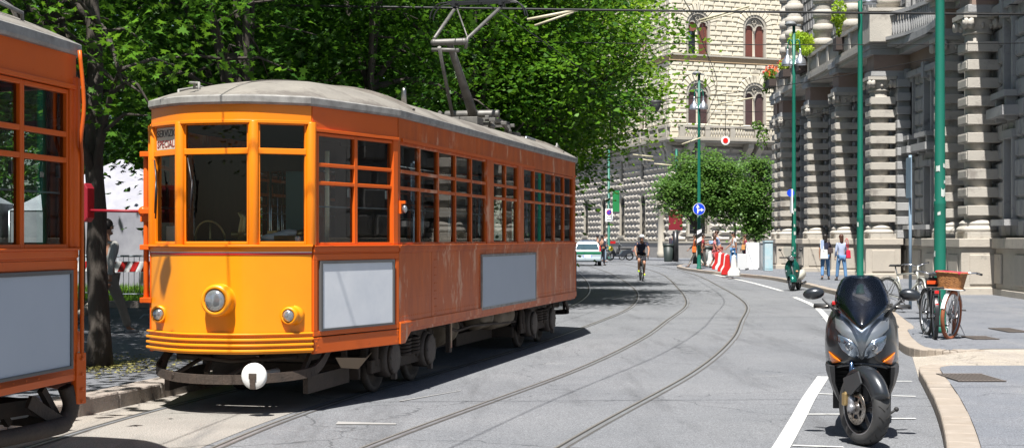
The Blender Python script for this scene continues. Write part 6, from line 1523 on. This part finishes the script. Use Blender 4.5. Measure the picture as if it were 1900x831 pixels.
# ------------------------------------------------------------ classic scooter
def classic(label, loc, rz, cbody, crear, group='scooters and motorbikes parked by the kerb', steer=R(18), shield=True, box=False):
    # local: front towards -y
    t = thing('motor_scooter', label, 'scooter', loc, rz, group); st = rotM('Z',steer); pv = V((0,-.55,0))
    def S(p): p = V(p); return st @ (p-pv)+pv
    Mx = rotM('Y',R(90))
    def wheel(nm, c, rot):
        M = at(c, rot@Mx); b = MB(); b.lathe([(.15,-.045),(.17,-.055),(.20,-.058),(.225,-.04),(.232,0),(.225,.04),(.20,.058),(.17,.055),(.15,.045),(.15,-.045)],30,M,caps=False); w = b.build(nm, black, t)
        b = MB(); b.lathe([(.155,-.045),(.15,-.03),(.14,0),(.15,.03),(.155,.045)],24,M,caps=False); b.lathe([(.04,-.05),(.04,.05)],12,M)
        for k in range(5): a = 2*PI*k/5; d = (rot@Mx) @ V((math.cos(a),math.sin(a),0)); b.bar(V(c)+d*.03,V(c)+d*.15,.04,.03,up=tuple(rot@V((1,0,0))))
        b.build('rim', alum, w)
    wheel('front_wheel', tuple(S((0,-.66,.232))), st); wheel('rear_wheel', (0,.62,.232), Matrix.Identity(3))
    b = MB(); rings = []
    for z,hw_,yf in ((.28,.14,-.38),(.42,.20,-.44),(.58,.235,-.49),(.72,.235,-.52),(.84,.20,-.50),(.92,.14,-.47),(.96,.09,-.45)):
        rings.append([V((hw_*math.sin(s),yf+ (1-math.cos(s))*hw_*.75,z)) for s in [ -PI/2+PI*i/12 for i in range(13)]]+[V((hw_*.9*math.sin(s),yf+.05+(1-math.cos(s))*hw_*.6,z)) for s in [PI/2-PI*i/12 for i in range(13)]])
    b.loft(rings); b.build('leg_shield', cbody, t)
    b = MB(); rings = []
    for k in range(11):
        a = R(5+165*k/10); rings.append([S(V((0,-.66,.26))+V((.095*math.sin(s),(-.26+(.05*(1-math.cos(s))))*math.cos(a),(.26-(.05*(1-math.cos(s))))*math.sin(a)))) for s in [-PI/2+PI*i/8 for i in range(9)]])
    b.loft(rings, closed=False, caps=False); b.build('mudguard', cbody, t)
    b = MB(); b.tube([S((.07,-.66,.232)),S((.07,-.60,.5)),S((0,-.52,.9))],.02,8); b.build('fork_leg', dsteel, t)
    b = MB(); b.ball(S((0,-.52,1.0)),(.11,.12,.08)); b.tube([S((-.33,-.44,1.02)),S((0,-.48,1.02)),S((.33,-.44,1.02))],.022,8); hb = b.build('handlebar_cowl', sc_plast, t)
    b = MB(); b.lathe([(.07,-.02),(.075,.01),(.05,.02)],16,at(S((0,-.64,1.0)),st@rotM('X',R(90)))); b.build('headlight', lens, t)
    for s in (-1,1):
        b = MB(); b.tube([S((s*.2,-.46,1.03)),S((s*.27,-.50,1.15)),S((s*.31,-.50,1.22))],.008,5); b.ball(S((s*.33,-.50,1.26)),(.055,.02,.04),12,6); b.build('mirror', blackp, t)
        b = MB(); b.ball((s*.165,-.44,.60),(.045,.03,.028),10,6); b.build('indicator', lens if s<0 else mat('pale orange lens',(.8,.35,.2),.2), t)
    b = MB(); b.box((0,-.05,.27),(.34,.75,.05)); b.build('foot_board', sc_plast, t, bevel=.015)
    b = MB(); rings = []
    for y,zc_,hw_,hh in ((.15,.42,.10,.12),(.28,.46,.20,.20),(.5,.48,.235,.22),(.75,.50,.22,.20),(.95,.54,.12,.12),(1.02,.55,.05,.05)): rings.append([V((hw_*math.cos(a),y,zc_+hh*math.sin(a))) for a in [2*PI*i/16 for i in range(16)]])
    b.loft(rings); b.build('rear_body', crear, t)
    b = MB(); rings = []
    for y,hw_,hh in ((.10,.08,.03),(.22,.13,.05),(.5,.15,.055),(.8,.13,.05),(.9,.07,.03)): rings.append([V((hw_*math.cos(a),y,.73+hh*math.sin(a))) for a in [2*PI*i/14 for i in range(14)]])
    b.loft(rings); b.build('seat', seatm, t)
    b = MB(); b.tube([(.1,.2,.3),(.14,.05,.01)],.012,6); b.tube([(-.1,.2,.3),(-.14,.05,.01)],.012,6); b.tube([(.17,.4,.2),(.19,.8,.24)],.04,8); b.build('stand', dsteel, t)
    if shield:
        b = MB(); R_ = []
        for z,hw_,y in ((1.02,.14,-.56),(1.15,.20,-.54),(1.3,.21,-.50),(1.42,.17,-.46)): R_.append([S((hw_*(-1+2*i/8),y+.06*abs(-1+2*i/8)**2,z)) for i in range(9)])
        b.loft(R_,closed=False,caps=False); b.build('fly_screen', glassmat('clear screen',(.75,.8,.82),1.4,.0), t, recalc=False)
    return t
vg = mat('metallic green scooter', (.01,.13,.10), .2, .4, coat=.9)
p = gp(1477,540)
classic('small metallic green scooter with cream rear, parked by the kerb below the lamp post', (xp(1474,47.2),47.2,0), R(-22), vg, mat('cream scooter paint', (.62,.60,.52), .35), steer=R(28))
# far motorbike in side view, with a yellow helmet
def motorbike(label, loc, rz, m, helmet=True, red=False):
    t = thing('motorbike', label, 'motorbike', loc, rz, 'scooters and motorbikes parked by the kerb')
    for x,nm in ((.68,'front_wheel'),(-.68,'rear_wheel')):
        M = at((x,0,.30),rotM('X',R(90))); b = MB(); b.lathe([(.20,-.05),(.27,-.06),(.30,0),(.27,.06),(.20,.05),(.20,-.05)],28,M,caps=False); w = b.build(nm, black, t); b = MB(); b.lathe([(.205,-.03),(.19,0),(.205,.03)],24,M,caps=False); b.lathe([(.05,-.05),(.05,.05)],10,M)
        for k in range(6): a = k*PI/3; b.bar((x+.04*math.cos(a),0,.3+.04*math.sin(a)),(x+.2*math.cos(a),0,.3+.2*math.sin(a)),.03,.03,up=(0,1,0))
        b.build('rim', alum, w)
    b = MB(); pr = [(-.95,.62),(-.7,.78),(-.2,.70),(.0,.45),(.25,.40),(.45,.80),(.55,.98),(.66,.95),(.62,.62),(.45,.30),(-.35,.28),(-.5,.45),(-.9,.52)]
    b.loft([[V((x,y_*.9,z)) for x,z in pr] for y_ in (-.16,.16)], smooth=False); b.build('body', m, t, bevel=.03)
    b = MB(); b.box((-.45,0,.82),(.75,.26,.12)); b.build('seat', seatm, t, bevel=.04); [(lambda b: (b.tube([(.68,e,.3),(.50,e,.95)],.025,6), b.build('fork_leg', dsteel, t)))(MB()) for e in (-.08,.08)]; b = MB(); b.tube([(.48,-.35,1.05),(.48,.35,1.05)],.02,6); b.build('handlebar', dsteel, t)
    for s in (-1,1): b = MB(); b.tube([(.48,s*.25,1.05),(.46,s*.32,1.22)],.008,5); b.ball((.46,s*.34,1.25),(.03,.06,.04)); b.build('mirror', blackp, t)
    b = MB(); b.lathe([(.08,-.02),(.08,.02),(.05,.03)],14,at((.68,0,.90),rotM('Y',R(90)))); b.build('headlight', lens, t); b = MB(); b.tube([(-.1,-.14,.25),(-.9,-.16,.34)],[.03,.05],8); b.build('exhaust', steel, t); b = MB(); b.box((-.95,0,.68),(.05,.14,.06)); b.build('tail_lamp', redlens, t)
motorbike('black motorbike in side view beside the far green pole', (xp(1150,104.5),104.5,.1), R(188), mat('black motorbike body', (.03,.035,.045), .3, coat=.6))
classic('dark scooter with a red screen behind the black motorbike', (xp(1137,106.5),106.5,.1), R(70), sc_plast, blackp)
h = thing('helmet', 'yellow helmet hanging on the motorbike by the far green pole', 'helmet', (xp(1133.5,104),104,.93)); b = MB(); b.ball((0,0,0),(.16,.16,.17),14,9); b.build('shell', mat('yellow helmet', (.75,.65,.02), .3), h); b = MB(); b.box((0,-.13,-.01),(.18,.07,.07)); b.build('visor', blackp, h)
t = thing('top_box', 'small red carton on the scooter by the far green pole', 'box', (xp(1137,103.8),103.8,zp(450,103.8))); b = MB(); b.box((0,0,0),(.36,.3,.16)); b.build('body', redp, t, bevel=.02); b = MB(); b.box((0,0,.09),(.38,.32,.03)); b.build('lid', redp, t)
# ------------------------------------------------------------ police hatchback, seen from behind
carw = mat('pale car paint', (.40,.47,.51), .25, .1, coat=.7); carg = mat('green car stripe', (.01,.16,.07), .3)
def hatch(label, loc, rz):
    t = thing('parked_car', label, 'car', loc, rz); b = MB(); n = 18
    # sections along y (rear at y=0 facing -y), lower body + cabin
    sec = [(0.0,.80,.34,.86),(.05,.82,.28,.95),(.3,.83,.24,.98),(1.2,.84,.22,.96),(2.6,.84,.22,.92),(3.2,.82,.24,.84),(3.75,.74,.30,.66),(3.85,.62,.36,.56)]
    def ring(y,hw_,z0,z1): return [V((-hw_*.90,y,z0)),V((-hw_,y,z0+.12)),V((-hw_*1.0,y,(z0+z1)/2)),V((-hw_*.95,y,z1-.03)),V((-hw_*.85,y,z1)),V((hw_*.85,y,z1)),V((hw_*.95,y,z1-.03)),V((hw_,y,(z0+z1)/2)),V((hw_,y,z0+.12)),V((hw_*.90,y,z0))]
    b.loft([ring(*s) for s in sec]); bo = b.build('body', carw, t, bevel=.02)
    b = MB(); cab_ = [(.93,.79,.08,3.0),(1.15,.73,.18,2.55),(1.35,.64,.30,2.15),(1.43,.56,.44,1.9),(1.46,.42,.62,1.7)]
    b.loft([[V((-w_,y0,z)),V((w_,y0,z)),V((w_,y1,z)),V((-w_,y1,z))] for z,w_,y0,y1 in cab_], smooth=False); b.build('roof', carw, t, bevel=.04)
    gl = mat('car glass', (.03,.07,.09), .08, coat=1)
    b = MB(); b.loft([[V((-.66,.095,.99)),V((.66,.095,.99)),V((.58,.235,1.30)),V((-.58,.235,1.30))],[V((-.66,.08,.99)),V((.66,.08,.99)),V((.58,.22,1.30)),V((-.58,.22,1.30))]], smooth=False); b.build('rear_window', gl, t)
    for s in (-1,1):
        b = MB(); b.loft([[V((s*.785,.35,.98)),V((s*.785,2.7,.98)),V((s*.70,2.2,1.32)),V((s*.70,.5,1.32))],[V((s*.80,.35,.98)),V((s*.80,2.7,.98)),V((s*.715,2.2,1.32)),V((s*.715,.5,1.32))]], smooth=False); b.build('side_window', gl, t)
        b = MB(); b.loft([[V((s*.70,-.01,.84)),V((s*.80,.04,.86)),V((s*.76,.14,1.2)),V((s*.69,.10,1.2))],[V((s*.70,.04,.84)),V((s*.79,.10,.86)),V((s*.75,.19,1.2)),V((s*.69,.15,1.2))]], smooth=False); b.build('tail_lamp', redlens, t)
        for y in (.62,3.1): b = MB(); b.lathe([(.17,s*.66),(.28,s*.66),(.30,s*.70),(.30,s*.80),(.27,s*.83),(.18,s*.82),(.05,s*.81)],24,at((0,y,.30),rotM('Y',R(90)))); w = b.build('wheel', black, t); b = MB(); b.lathe([(.18,s*.825),(.15,s*.835),(.03,s*.84)],18,at((0,y,.30),rotM('Y',R(90)))); b.build('rim', alum, w)
        b = MB(); b.box((s*.92,2.35,1.02),(.16,.08,.11)); b.build('mirror', blackp, t, bevel=.02)
    b = MB(); b.box((0,.01,.76),(1.56,.05,.14)); b.box((.835,1.6,.76),(.03,3.0,.14)); b.box((-.835,1.6,.76),(.03,3.0,.14)); b.build('stripe', carg, t, bevel=.01)
    b = MB(); b.box((0,-.05,.40),(1.58,.14,.20)); b.build('bumper', carw, t, bevel=.04); b = MB(); b.box((0,-.02,.58),(.52,.03,.12)); pl_ = b.build('number_plate', signw, t); b = MB(); b.box((-.24,-.037,.58),(.035,.004,.11)); b.box((.24,-.037,.58),(.035,.004,.11)); b.build('blue_band', bluem, pl_)
    b = MB(); b.box((0,1.0,1.49),(.9,.12,.06)); b.build('light_bar', mat('blue beacon',(.03,.06,.14),.3), t, bevel=.02); b = MB(); b.tube([(-.3,.14,1.08),(.0,.12,1.05)],.008,4); b.build('wiper', blackp, t)
hatch('pale police hatchback with a green stripe seen from behind, just right of the tram', (xp(1090,89.5),89.5,0), R(-2))
# ------------------------------------------------------------ people
SKINM = [mat('skin light', (.48,.26,.18), .55), mat('skin tanned', (.34,.17,.105), .55)]
hairs = {'black':mat('black hair',(.018,.014,.012),.5),'brown':mat('brown hair',(.05,.025,.015),.5),'auburn':mat('auburn hair',(.075,.028,.016),.5)}
clothc = {}
def cloth(c):
    k = tuple(c)
    if k not in clothc: clothc[k] = mat('cloth %d' % len(clothc), c, .85, col2=tuple(x*.75 for x in c), scale=9, amt=.4)
    return clothc[k]
def skin_mesh(name, nodes, edges, root, m, parent, sub=2):
    keys = list(nodes); ix = {k:i for i,k in enumerate(keys)}
    me = bpy.data.meshes.new(name); me.from_pydata([tuple(nodes[k][0]) for k in keys], [(ix[a],ix[b]) for a,b in edges], [])
    o = bpy.data.objects.new(name+'_src', me); COL.objects.link(o); md = o.modifiers.new('s','SKIN'); md.use_smooth_shade = True
    for k in keys:
        v = me.skin_vertices[0].data[ix[k]]; r = nodes[k][1]; v.radius = r if isinstance(r,tuple) else (r,r); v.use_root = (k == root)
    s = o.modifiers.new('u','SUBSURF'); s.levels = sub; s.render_levels = sub
    dg = bpy.context.evaluated_depsgraph_get(); dg.update(); m2 = bpy.data.meshes.new_from_object(o.evaluated_get(dg)); bpy.data.objects.remove(o)
    m2.materials.clear(); m2.materials.append(m); m2.polygons.foreach_set('use_smooth',[True]*len(m2.polygons))
    ob = bpy.data.objects.new(name, m2); COL.objects.link(ob); ob.parent = parent; return ob
def person(label, loc, rz, h=1.72, skin=1, hair='brown', top=(.5,.5,.5), bottom=(.1,.15,.3), shoes=(.05,.05,.05), legs=(18,-14), knees=(8,20), arms=(-15,18), elbows=(15,25), lean=0, female=False, sleeve='short', long_hair=False, shorts=False, skirt=False, spread=(.06,.06), J=None, hat=None, group='people in the street', head_yaw=0, sub=2):
    """faces -y locally; angles in degrees, + = forward (-y)"""
    t = thing('person', label, 'person', loc, rz, group); k = h/1.75; sk = SKINM[skin]
    fw = V((0,-1,0)); up = V((0,0,1)); X = V((1,0,0))
    def dirn(a): return V((0,-math.sin(R(a)),-math.cos(R(a))))
    P = {}
    if J is None:
        ln = R(lean); sp = V((0,-math.sin(ln),math.cos(ln)))
        P['pel'] = V((0,0,.93)); P['hip'] = {}
        P['sp'] = P['pel']+sp*.20; P['ch'] = P['pel']+sp*.42; P['nk'] = P['pel']+sp*.56; P['hb'] = P['nk']+V((0,-.01-math.sin(ln)*.05,.09)); P['hd'] = P['hb']+V((0,-.015,.10))
        for i,s in ((0,-1),(1,1)):
            hp = P['pel']+X*s*.09-up*.03; kn = hp+dirn(legs[i])*.42+X*s*(spread[i]*.4); an = kn+dirn(legs[i]-knees[i])*.42+X*s*(spread[i]*.2)
            P['hip%d'%i]=hp; P['kn%d'%i]=kn; P['an%d'%i]=an; P['to%d'%i]=an+V((s*.02,-.15,-.055 if True else 0))
            sw = .165 if female else .185; sh = P['nk']-sp*.07+X*s*sw; el = sh+dirn(arms[i]+lean)*.28+X*s*.05; wr = el+dirn(arms[i]+elbows[i]+lean)*.25+X*s*.005
            P['sh%d'%i]=sh; P['el%d'%i]=el; P['wr%d'%i]=wr
        zmin = min(P['an0'].z,P['an1'].z)-.075
        for q in list(P):
            if isinstance(P[q], dict): del P[q]
            else: P[q] = P[q]-up*zmin
    else: P = {a:V(b) for a,b in J.items()}
    for q in P: P[q] = P[q]*k
    def r(*a): return tuple(x*k for x in a) if len(a) > 1 else a[0]*k
    wst = .085 if female else .10
    N = {'pel':(P['pel'],r(.14,.095)),'sp':(P['sp'],r(.12 if female else .135,wst)),'ch':(P['ch'],r(.155 if female else .17,.105)),'nk':(P['nk'],r(.055)),'hb':(P['hb'],r(.05)),'hd':(P['hd'],r(.078,.095)),'tp':(P['hd']+V((0,.005,.085))*k,r(.06,.07))}
    E = [('pel','sp'),('sp','ch'),('ch','nk'),('nk','hb'),('hb','hd'),('hd','tp')]
    for i in (0,1):
        s = -1 if i == 0 else 1; wr = P['wr%d'%i]; d = (wr-P['el%d'%i]).normalized()
        N['sh%d'%i]=(P['sh%d'%i],r(.055)); N['el%d'%i]=(P['el%d'%i],r(.038)); N['wr%d'%i]=(wr,r(.026)); N['pm%d'%i]=(wr+d*.06*k,r(.036,.020))
        N['hip%d'%i]=(P['hip%d'%i],r(.095)); N['kn%d'%i]=(P['kn%d'%i],r(.058)); N['cf%d'%i]=(P['kn%d'%i].lerp(P['an%d'%i],.35),r(.055)); N['an%d'%i]=(P['an%d'%i],r(.035)); N['to%d'%i]=(P['to%d'%i],r(.035,.025))
        E += [('ch','sh%d'%i),('sh%d'%i,'el%d'%i),('el%d'%i,'wr%d'%i),('wr%d'%i,'pm%d'%i),('pel','hip%d'%i),('hip%d'%i,'kn%d'%i),('kn%d'%i,'cf%d'%i),('cf%d'%i,'an%d'%i),('an%d'%i,'to%d'%i)]
    body = skin_mesh('body', N, E, 'pel', sk, t, sub)
    # face, ears, fingers joined into the body mesh
    b = MB(); hd = P['hd']; rt = rotM('Z',R(head_yaw))
    def F(x,y,z): return hd+rt@V((x,y,z))*k
    b.ball(F(0,-.112,-.005),(.012*k,.018*k,.024*k),8,5); b.ball(F(-.083,0,0),(.012*k,.02*k,.03*k),8,5); b.ball(F(.083,0,0),(.012*k,.02*k,.03*k),8,5); b.ball(F(0,-.06,-.085),(.045*k,.04*k,.03*k),10,6)
    for i in (0,1):
        wr = P['wr%d'%i]; d = (wr-P['el%d'%i]).normalized(); side = X if abs(d.x) < .8 else V((0,1,0)); cr = d.cross(side).normalized(); curl = side*(1 if i == 0 else -1)
        for f_,(o_,L) in enumerate(((-.026,.065),(-.009,.078),(.009,.072),(.025,.056))):
            a = wr+(d*.085+cr*o_)*k; m_ = a+(d*L*.55+curl*.008)*k; e = m_+(d*L*.4+curl*.024)*k; b.tube([a,m_,e],[.0095*k,.0088*k,.007*k],6)
        a = wr+(d*.03+cr*-.03)*k; b.tube([a,a+(d*.03+cr*-.028)*k,a+(d*.065+cr*-.035+curl*.01)*k],[.012*k,.0105*k,.008*k],6)
    ex = bpy.data.meshes.new('x'); ex.from_pydata(b.v,[],b.f); ex.polygons.foreach_set('use_smooth',[True]*len(ex.polygons))
    import bmesh
    bm = bmesh.new(); bm.from_mesh(body.data); bm.from_mesh(ex); bmesh.ops.recalc_face_normals(bm, faces=bm.faces); bm.to_mesh(body.data); bm.free()
    b = MB(); [b.ball(F(s*.032,-.098,.022),(.014*k,.008*k,.007*k),8,5) for s in (-1,1)]; b.build('eye', blackp, t); b = MB(); b.ball(F(0,-.105,-.048),(.024*k,.008*k,.006*k),8,5); b.build('mouth', cloth((.35,.10,.08)), t)
    # shirt
    g = .014*k
    def infl(key, add): 
        rr = N[key][1]; return (N[key][0], tuple(x+add for x in rr) if isinstance(rr,tuple) else rr+add)
    T_ = {'pel':infl('pel',g*1.0),'sp':infl('sp',g*1.2),'ch':infl('ch',g),'nk':(P['nk']-V((0,0,.02))*k,r(.085 if J else .062))}; TE=[('pel','sp'),('sp','ch'),('ch','nk')]
    T_['lo'] = (P['pel']-V((0,0,.07))*k, r(.15,.11)); TE.append(('lo','pel'))
    for i in (0,1):
        T_['sh%d'%i]=infl('sh%d'%i,g*.9); TE.append(('ch','sh%d'%i)); sh=P['sh%d'%i]; el=P['el%d'%i]; wr=P['wr%d'%i]
        if sleeve == 'none': continue
        T_['el%d'%i] = ((sh.lerp(el,.62)),r(.060)) if sleeve == 'short' else (el,r(.052)); TE.append(('sh%d'%i,'el%d'%i))
        if sleeve == 'long': T_['wr%d'%i]=(el.lerp(wr,.88),r(.042)); TE.append(('el%d'%i,'wr%d'%i))
    skin_mesh('shirt', T_, TE, 'pel', cloth(top), t, sub)
    # trousers / shorts
    B_ = {'pel':(P['pel']-V((0,0,.01))*k,r(.15,.112)),}; BE=[]
    for i in (0,1):
        hp=P['hip%d'%i]; kn=P['kn%d'%i]; an=P['an%d'%i]; B_['h%d'%i]=(hp,r(.108)); BE.append(('pel','h%d'%i))
        if skirt: B_['k%d'%i]=(hp.lerp(kn,.95),r(.12)); BE.append(('h%d'%i,'k%d'%i))
        elif shorts: B_['k%d'%i]=(hp.lerp(kn,.9),r(.085)); BE.append(('h%d'%i,'k%d'%i))
        else: B_['k%d'%i]=(kn,r(.074)); B_['a%d'%i]=(kn.lerp(an,.93),r(.068)); BE += [('h%d'%i,'k%d'%i),('k%d'%i,'a%d'%i)]
    skin_mesh('trousers' if not (skirt or shorts) else ('skirt' if skirt else 'shorts'), B_, BE, 'pel', cloth(bottom), t, sub)
    for i in (0,1):
        an=P['an%d'%i]; to=P['to%d'%i]; b = MB(); heel = an+V((0,.045,-.045))*k; d=(to-an); d.z=0; d=d.normalized() if d.length>0 else fw
        b.tube([heel+V((0,0,.0)),an+V((0,0,-.035))*k,an.lerp(to,.6)+V((0,0,-.01))*k,to+V((0,0,.0))+d*.03*k],[.036*k,.046*k,.045*k,.026*k],10,squash=.85); b.build('shoe', cloth(shoes), t)
    # hair
    b = MB()
    if hat: b.ball(F(0,.01,.055),(.10*k,.125*k,.085*k),14,8,rt); b.build('cap' if hat != 'helmet' else 'bicycle_helmet', cloth({'cap':(.02,.02,.03),'helmet':(.62,.66,.70)}[hat]), t)
    hb_ = MB(); hb_.ball(F(0,.022,.045),(.093*k,.108*k,.095*k),14,9,rt)
    if long_hair:
        hb_.ball(F(0,.055,-.04),(.088*k,.065*k,.14*k),12,8,rt); hb_.ball(F(0,.07,-.13),(.075*k,.045*k,.10*k),12,8,rt)
    if not hat or long_hair: hb_.build('hair', hairs[hair], t)
    return t, P, k
def bag(label, parent_loc, rz, size, m, strap=None, name='shoulder_bag', cat='bag', sm=None):
    t = thing(name, label, cat, parent_loc, rz); b = MB(); w_,d_,h_ = size; b.box((0,0,0),size,top=.86,ty=.6); b.build('pouch', m, t, bevel=min(size)*.25)
    if strap: b = MB(); b.tube(catmull([V(p) for p in strap],5),.012,6); b.build('strap', sm or m, t)
    return t
# two women walking away
Y=55; person('woman walking away in a navy top with dark hair and a white tote bag', (xp(1531,Y),Y,.12), R(172), 1.60, 1, 'black', (.012,.016,.045), (.10,.22,.42), legs=(14,-12), knees=(4,12), arms=(16,-14), elbows=(12,14), female=True, long_hair=True, spread=(.10,.06))
bag('white tote bag hanging behind the woman in navy', (xp(1529,54.8),54.8,.12+.92), R(10), (.30,.10,.34), cloth((.72,.72,.70)), [(-.12,0,.15),(-.10,.1,.5),(-.02,.05,.42),(-.03,-.06,.15)], 'tote_bag')
bag('dark brown handbag on the right side of the woman in navy', (xp(1541,54.9),54.9,.12+1.06), R(0), (.20,.10,.20), cloth((.06,.04,.04)), [(-.06,0,.1),(-.06,0,.34),(.06,0,.1)])
tq = thing('scarf', 'pale blue scarf down the back of the woman in navy', 'scarf', (xp(1526,54.8),54.8,.12+1.20)); b = MB(); b.box((0,.0,0),(.11,.03,.46)); b.build('cloth', cloth((.40,.50,.72)), tq, bevel=.012)
Y=54; person('woman walking away in a pale blue top and jeans with auburn hair', (xp(1561,Y),Y,.12), R(185), 1.58, 0, 'auburn', (.40,.46,.62), (.12,.25,.45), legs=(-5,8), knees=(2,3), arms=(2,-4), elbows=(40,30), female=True, long_hair=True, sleeve='long', spread=(.12,.10))
bag('bright red shoulder bag of the woman in the pale blue top', (xp(1574,53.9),53.9,.12+.93), R(20), (.17,.14,.30), cloth((.65,.01,.05)), [(-.03,0,.13),(-.10,0,.52),(-.05,-.05,.50),(0,0,.13)])
# cyclist
Y=58; cx = xp(1190,Y)
Jc = {'pel':(0,.20,1.02),'sp':(0,.08,1.20),'ch':(0,-.08,1.36),'nk':(0,-.17,1.47),'hb':(0,-.21,1.54),'hd':(0,-.24,1.63)}
for i,s in ((0,-1),(1,1)):
    up_ = i == 0
    Jc.update({'hip%d'%i:(s*.09,.18,.98),'kn%d'%i:(s*.10,-.16,.78 if up_ else .68),'an%d'%i:(s*.10,.02 if up_ else -.02,.40 if up_ else .28),'to%d'%i:(s*.11,-.14,.36 if up_ else .22),'sh%d'%i:(s*.19,-.10,1.42),'el%d'%i:(s*.27,-.26,1.20),'wr%d'%i:(s*.23,-.40,1.00)})
person('cyclist in a navy jersey and white helmet riding towards the camera', (cx,Y,0), R(0), 1.75, 1, 'black', (.012,.016,.04), (.012,.012,.02), (.55,.80,.02), shorts=True, hat='helmet', J=Jc)
bk = bicycle('thin black racing bicycle ridden by the cyclist with yellow-green shoes', (cx,Y-.02,0), R(-90), blk, black, .34, drop=True, group=None, name='racing_bicycle')
# man behind the trunk
Y=23.2; person('man in grey clothes striding behind the dark tree trunk', (xp(197,Y),Y,.13), R(150), 1.78, 1, 'black', (.36,.35,.33), (.26,.23,.19), (.25,.25,.25), legs=(28,-24), knees=(6,38), arms=(-30,24), elbows=(25,20), sleeve='long', spread=(.05,.05), sub=2)
# police officers and others by the car
S1 = dict(sub=1)
person('police officer in dark uniform and cap, left one beside the car', (xp(1109,93),93,0), R(200), 1.78, 1, 'black', (.015,.017,.035), (.012,.013,.025), legs=(2,-3), knees=(0,2), hat='cap', sleeve='long', group=None, **S1)
person('police officer in dark uniform, right one beside the car', (xp(1117,91),91,0), R(150), 1.76, 1, 'black', (.015,.017,.035), (.012,.013,.025), legs=(3,-4), knees=(0,3), elbows=(50,20), hat='cap', group=None, sleeve='long', **S1)
person('man in a white shirt standing behind the two officers', (xp(1123,97),97,.1), R(90), 1.76, 0, 'brown', (.72,.72,.72), (.25,.33,.42), legs=(2,-3), group=None, **S1)
person('person in blue with a backpack behind the black post of the red panel', (xp(1248.5,99.5),99.5,.12), R(100), 1.78, 1, 'black', (.06,.10,.20), (.08,.13,.26), legs=(14,-12), arms=(-10,10), sleeve='long', group=None, **S1)
bag('dark backpack of the person behind the red panel post', (xp(1244,99.4),99.4,1.45), R(0), (.22,.28,.42), cloth((.04,.03,.05)), None, 'backpack', 'backpack')
person('striding person in pale trousers behind the blue arrow sign post', (xp(1290,79),79,.12), R(-100), 1.74, 1, 'black', (.03,.03,.035), (.50,.46,.40), legs=(26,-26), knees=(4,14), arms=(-20,25), sleeve='long', **S1, group=None)
bag('orange shoulder bag of the person striding behind the arrow sign post', (xp(1288,78.7),78.7,1.05), R(0), (.22,.12,.32), cloth((.75,.16,.02)), [(-.05,0,.14),(0,0,.5),(.05,0,.14)])
person('person in dark red walking behind the arrow sign post, the right one', (xp(1304,80),80,.12), R(90), 1.70, 1, 'black', (.28,.02,.03), (.10,.09,.08), legs=(12,-14), knees=(3,8), arms=(-10,40), elbows=(10,45), **S1, group=None)
person('woman in a red and white striped dress by the barriers', (xp(1326,76),76,.12), R(80), 1.62, 1, 'brown', (.62,.20,.20), (.60,.16,.17), legs=(8,-8), arms=(20,5), elbows=(40,30), female=True, skirt=True, long_hair=True, **S1, group=None)
person('tall man in a light blue shirt and red shorts leaning over by the barriers', (xp(1336,76.3),76.3,.12), R(-100), 1.85, 0, 'brown', (.32,.45,.68), (.55,.12,.10), legs=(6,-6), arms=(40,30), elbows=(40,30), lean=14, sleeve='long', shorts=True, **S1, group=None)
person('bearded man in a white T-shirt and jeans walking left', (xp(1361.5,77),77,.12), R(-80), 1.80, 1, 'black', (.75,.75,.76), (.10,.28,.55), legs=(14,-14), knees=(2,10), arms=(20,-10), elbows=(30,12), **S1, group=None)
person('woman in a maroon top passing behind the large white panel', (xp(1383,79),79,.12), R(-80), 1.66, 1, 'brown', (.22,.02,.04), (.08,.08,.10), legs=(10,-10), female=True, **S1, group=None)
bag('tan shoulder bag of the woman behind the large white panel', (xp(1379,78.7),78.7,1.15), R(0), (.20,.12,.26), cloth((.60,.28,.08)), [(-.04,0,.12),(0,0,.42),(.04,0,.12)])
# ------------------------------------------------------------ camera, sun, sky
cd = bpy.data.cameras.new('camera'); cam = bpy.data.objects.new('camera', cd); COL.objects.link(cam)
cam.location = (0,0,H); cam.rotation_euler = (R(90),0,0); cd.sensor_width = 36; cd.lens = FPX/1900*36; cd.shift_y = (HY-415.5)/1900; cd.clip_start = .1; cd.clip_end = 2000
scene.camera = cam
EL = R(64); az = V((-.205,-.979)).normalized()
sd = V((az.x*math.cos(EL), az.y*math.cos(EL), math.sin(EL)))
ld = bpy.data.lights.new('sun','SUN'); ld.energy = 5.0; ld.angle = R(.5); ld.color = (1,.97,.92)
lo_ = bpy.data.objects.new('sun', ld); COL.objects.link(lo_); lo_.rotation_euler = sd.to_track_quat('Z','Y').to_euler(); lo_.location = (0,0,60)
w = bpy.data.worlds.new('World'); scene.world = w; w.use_nodes = True
nt = w.node_tree; sk = nt.nodes.new('ShaderNodeTexSky'); sk.sky_type = 'NISHITA'; sk.sun_disc = False
sk.sun_elevation = EL; sk.sun_rotation = math.atan2(az.x, az.y); sk.dust_density = 1.2
bg = nt.nodes['Background']; nt.links.new(sk.outputs[0], bg.inputs[0]); bg.inputs[1].default_value = .05
scene.view_settings.view_transform = 'Standard'; scene.view_settings.look = 'None'; scene.view_settings.gamma = 1; scene.view_settings.exposure = .95
scene.render.engine = 'CYCLES'; scene.cycles.max_bounces = 8; scene.cycles.transparent_max_bounces = 16; scene.cycles.diffuse_bounces = 2; scene.cycles.glossy_bounces = 3
scene.cycles.caustics_reflective = False; scene.cycles.caustics_refractive = False
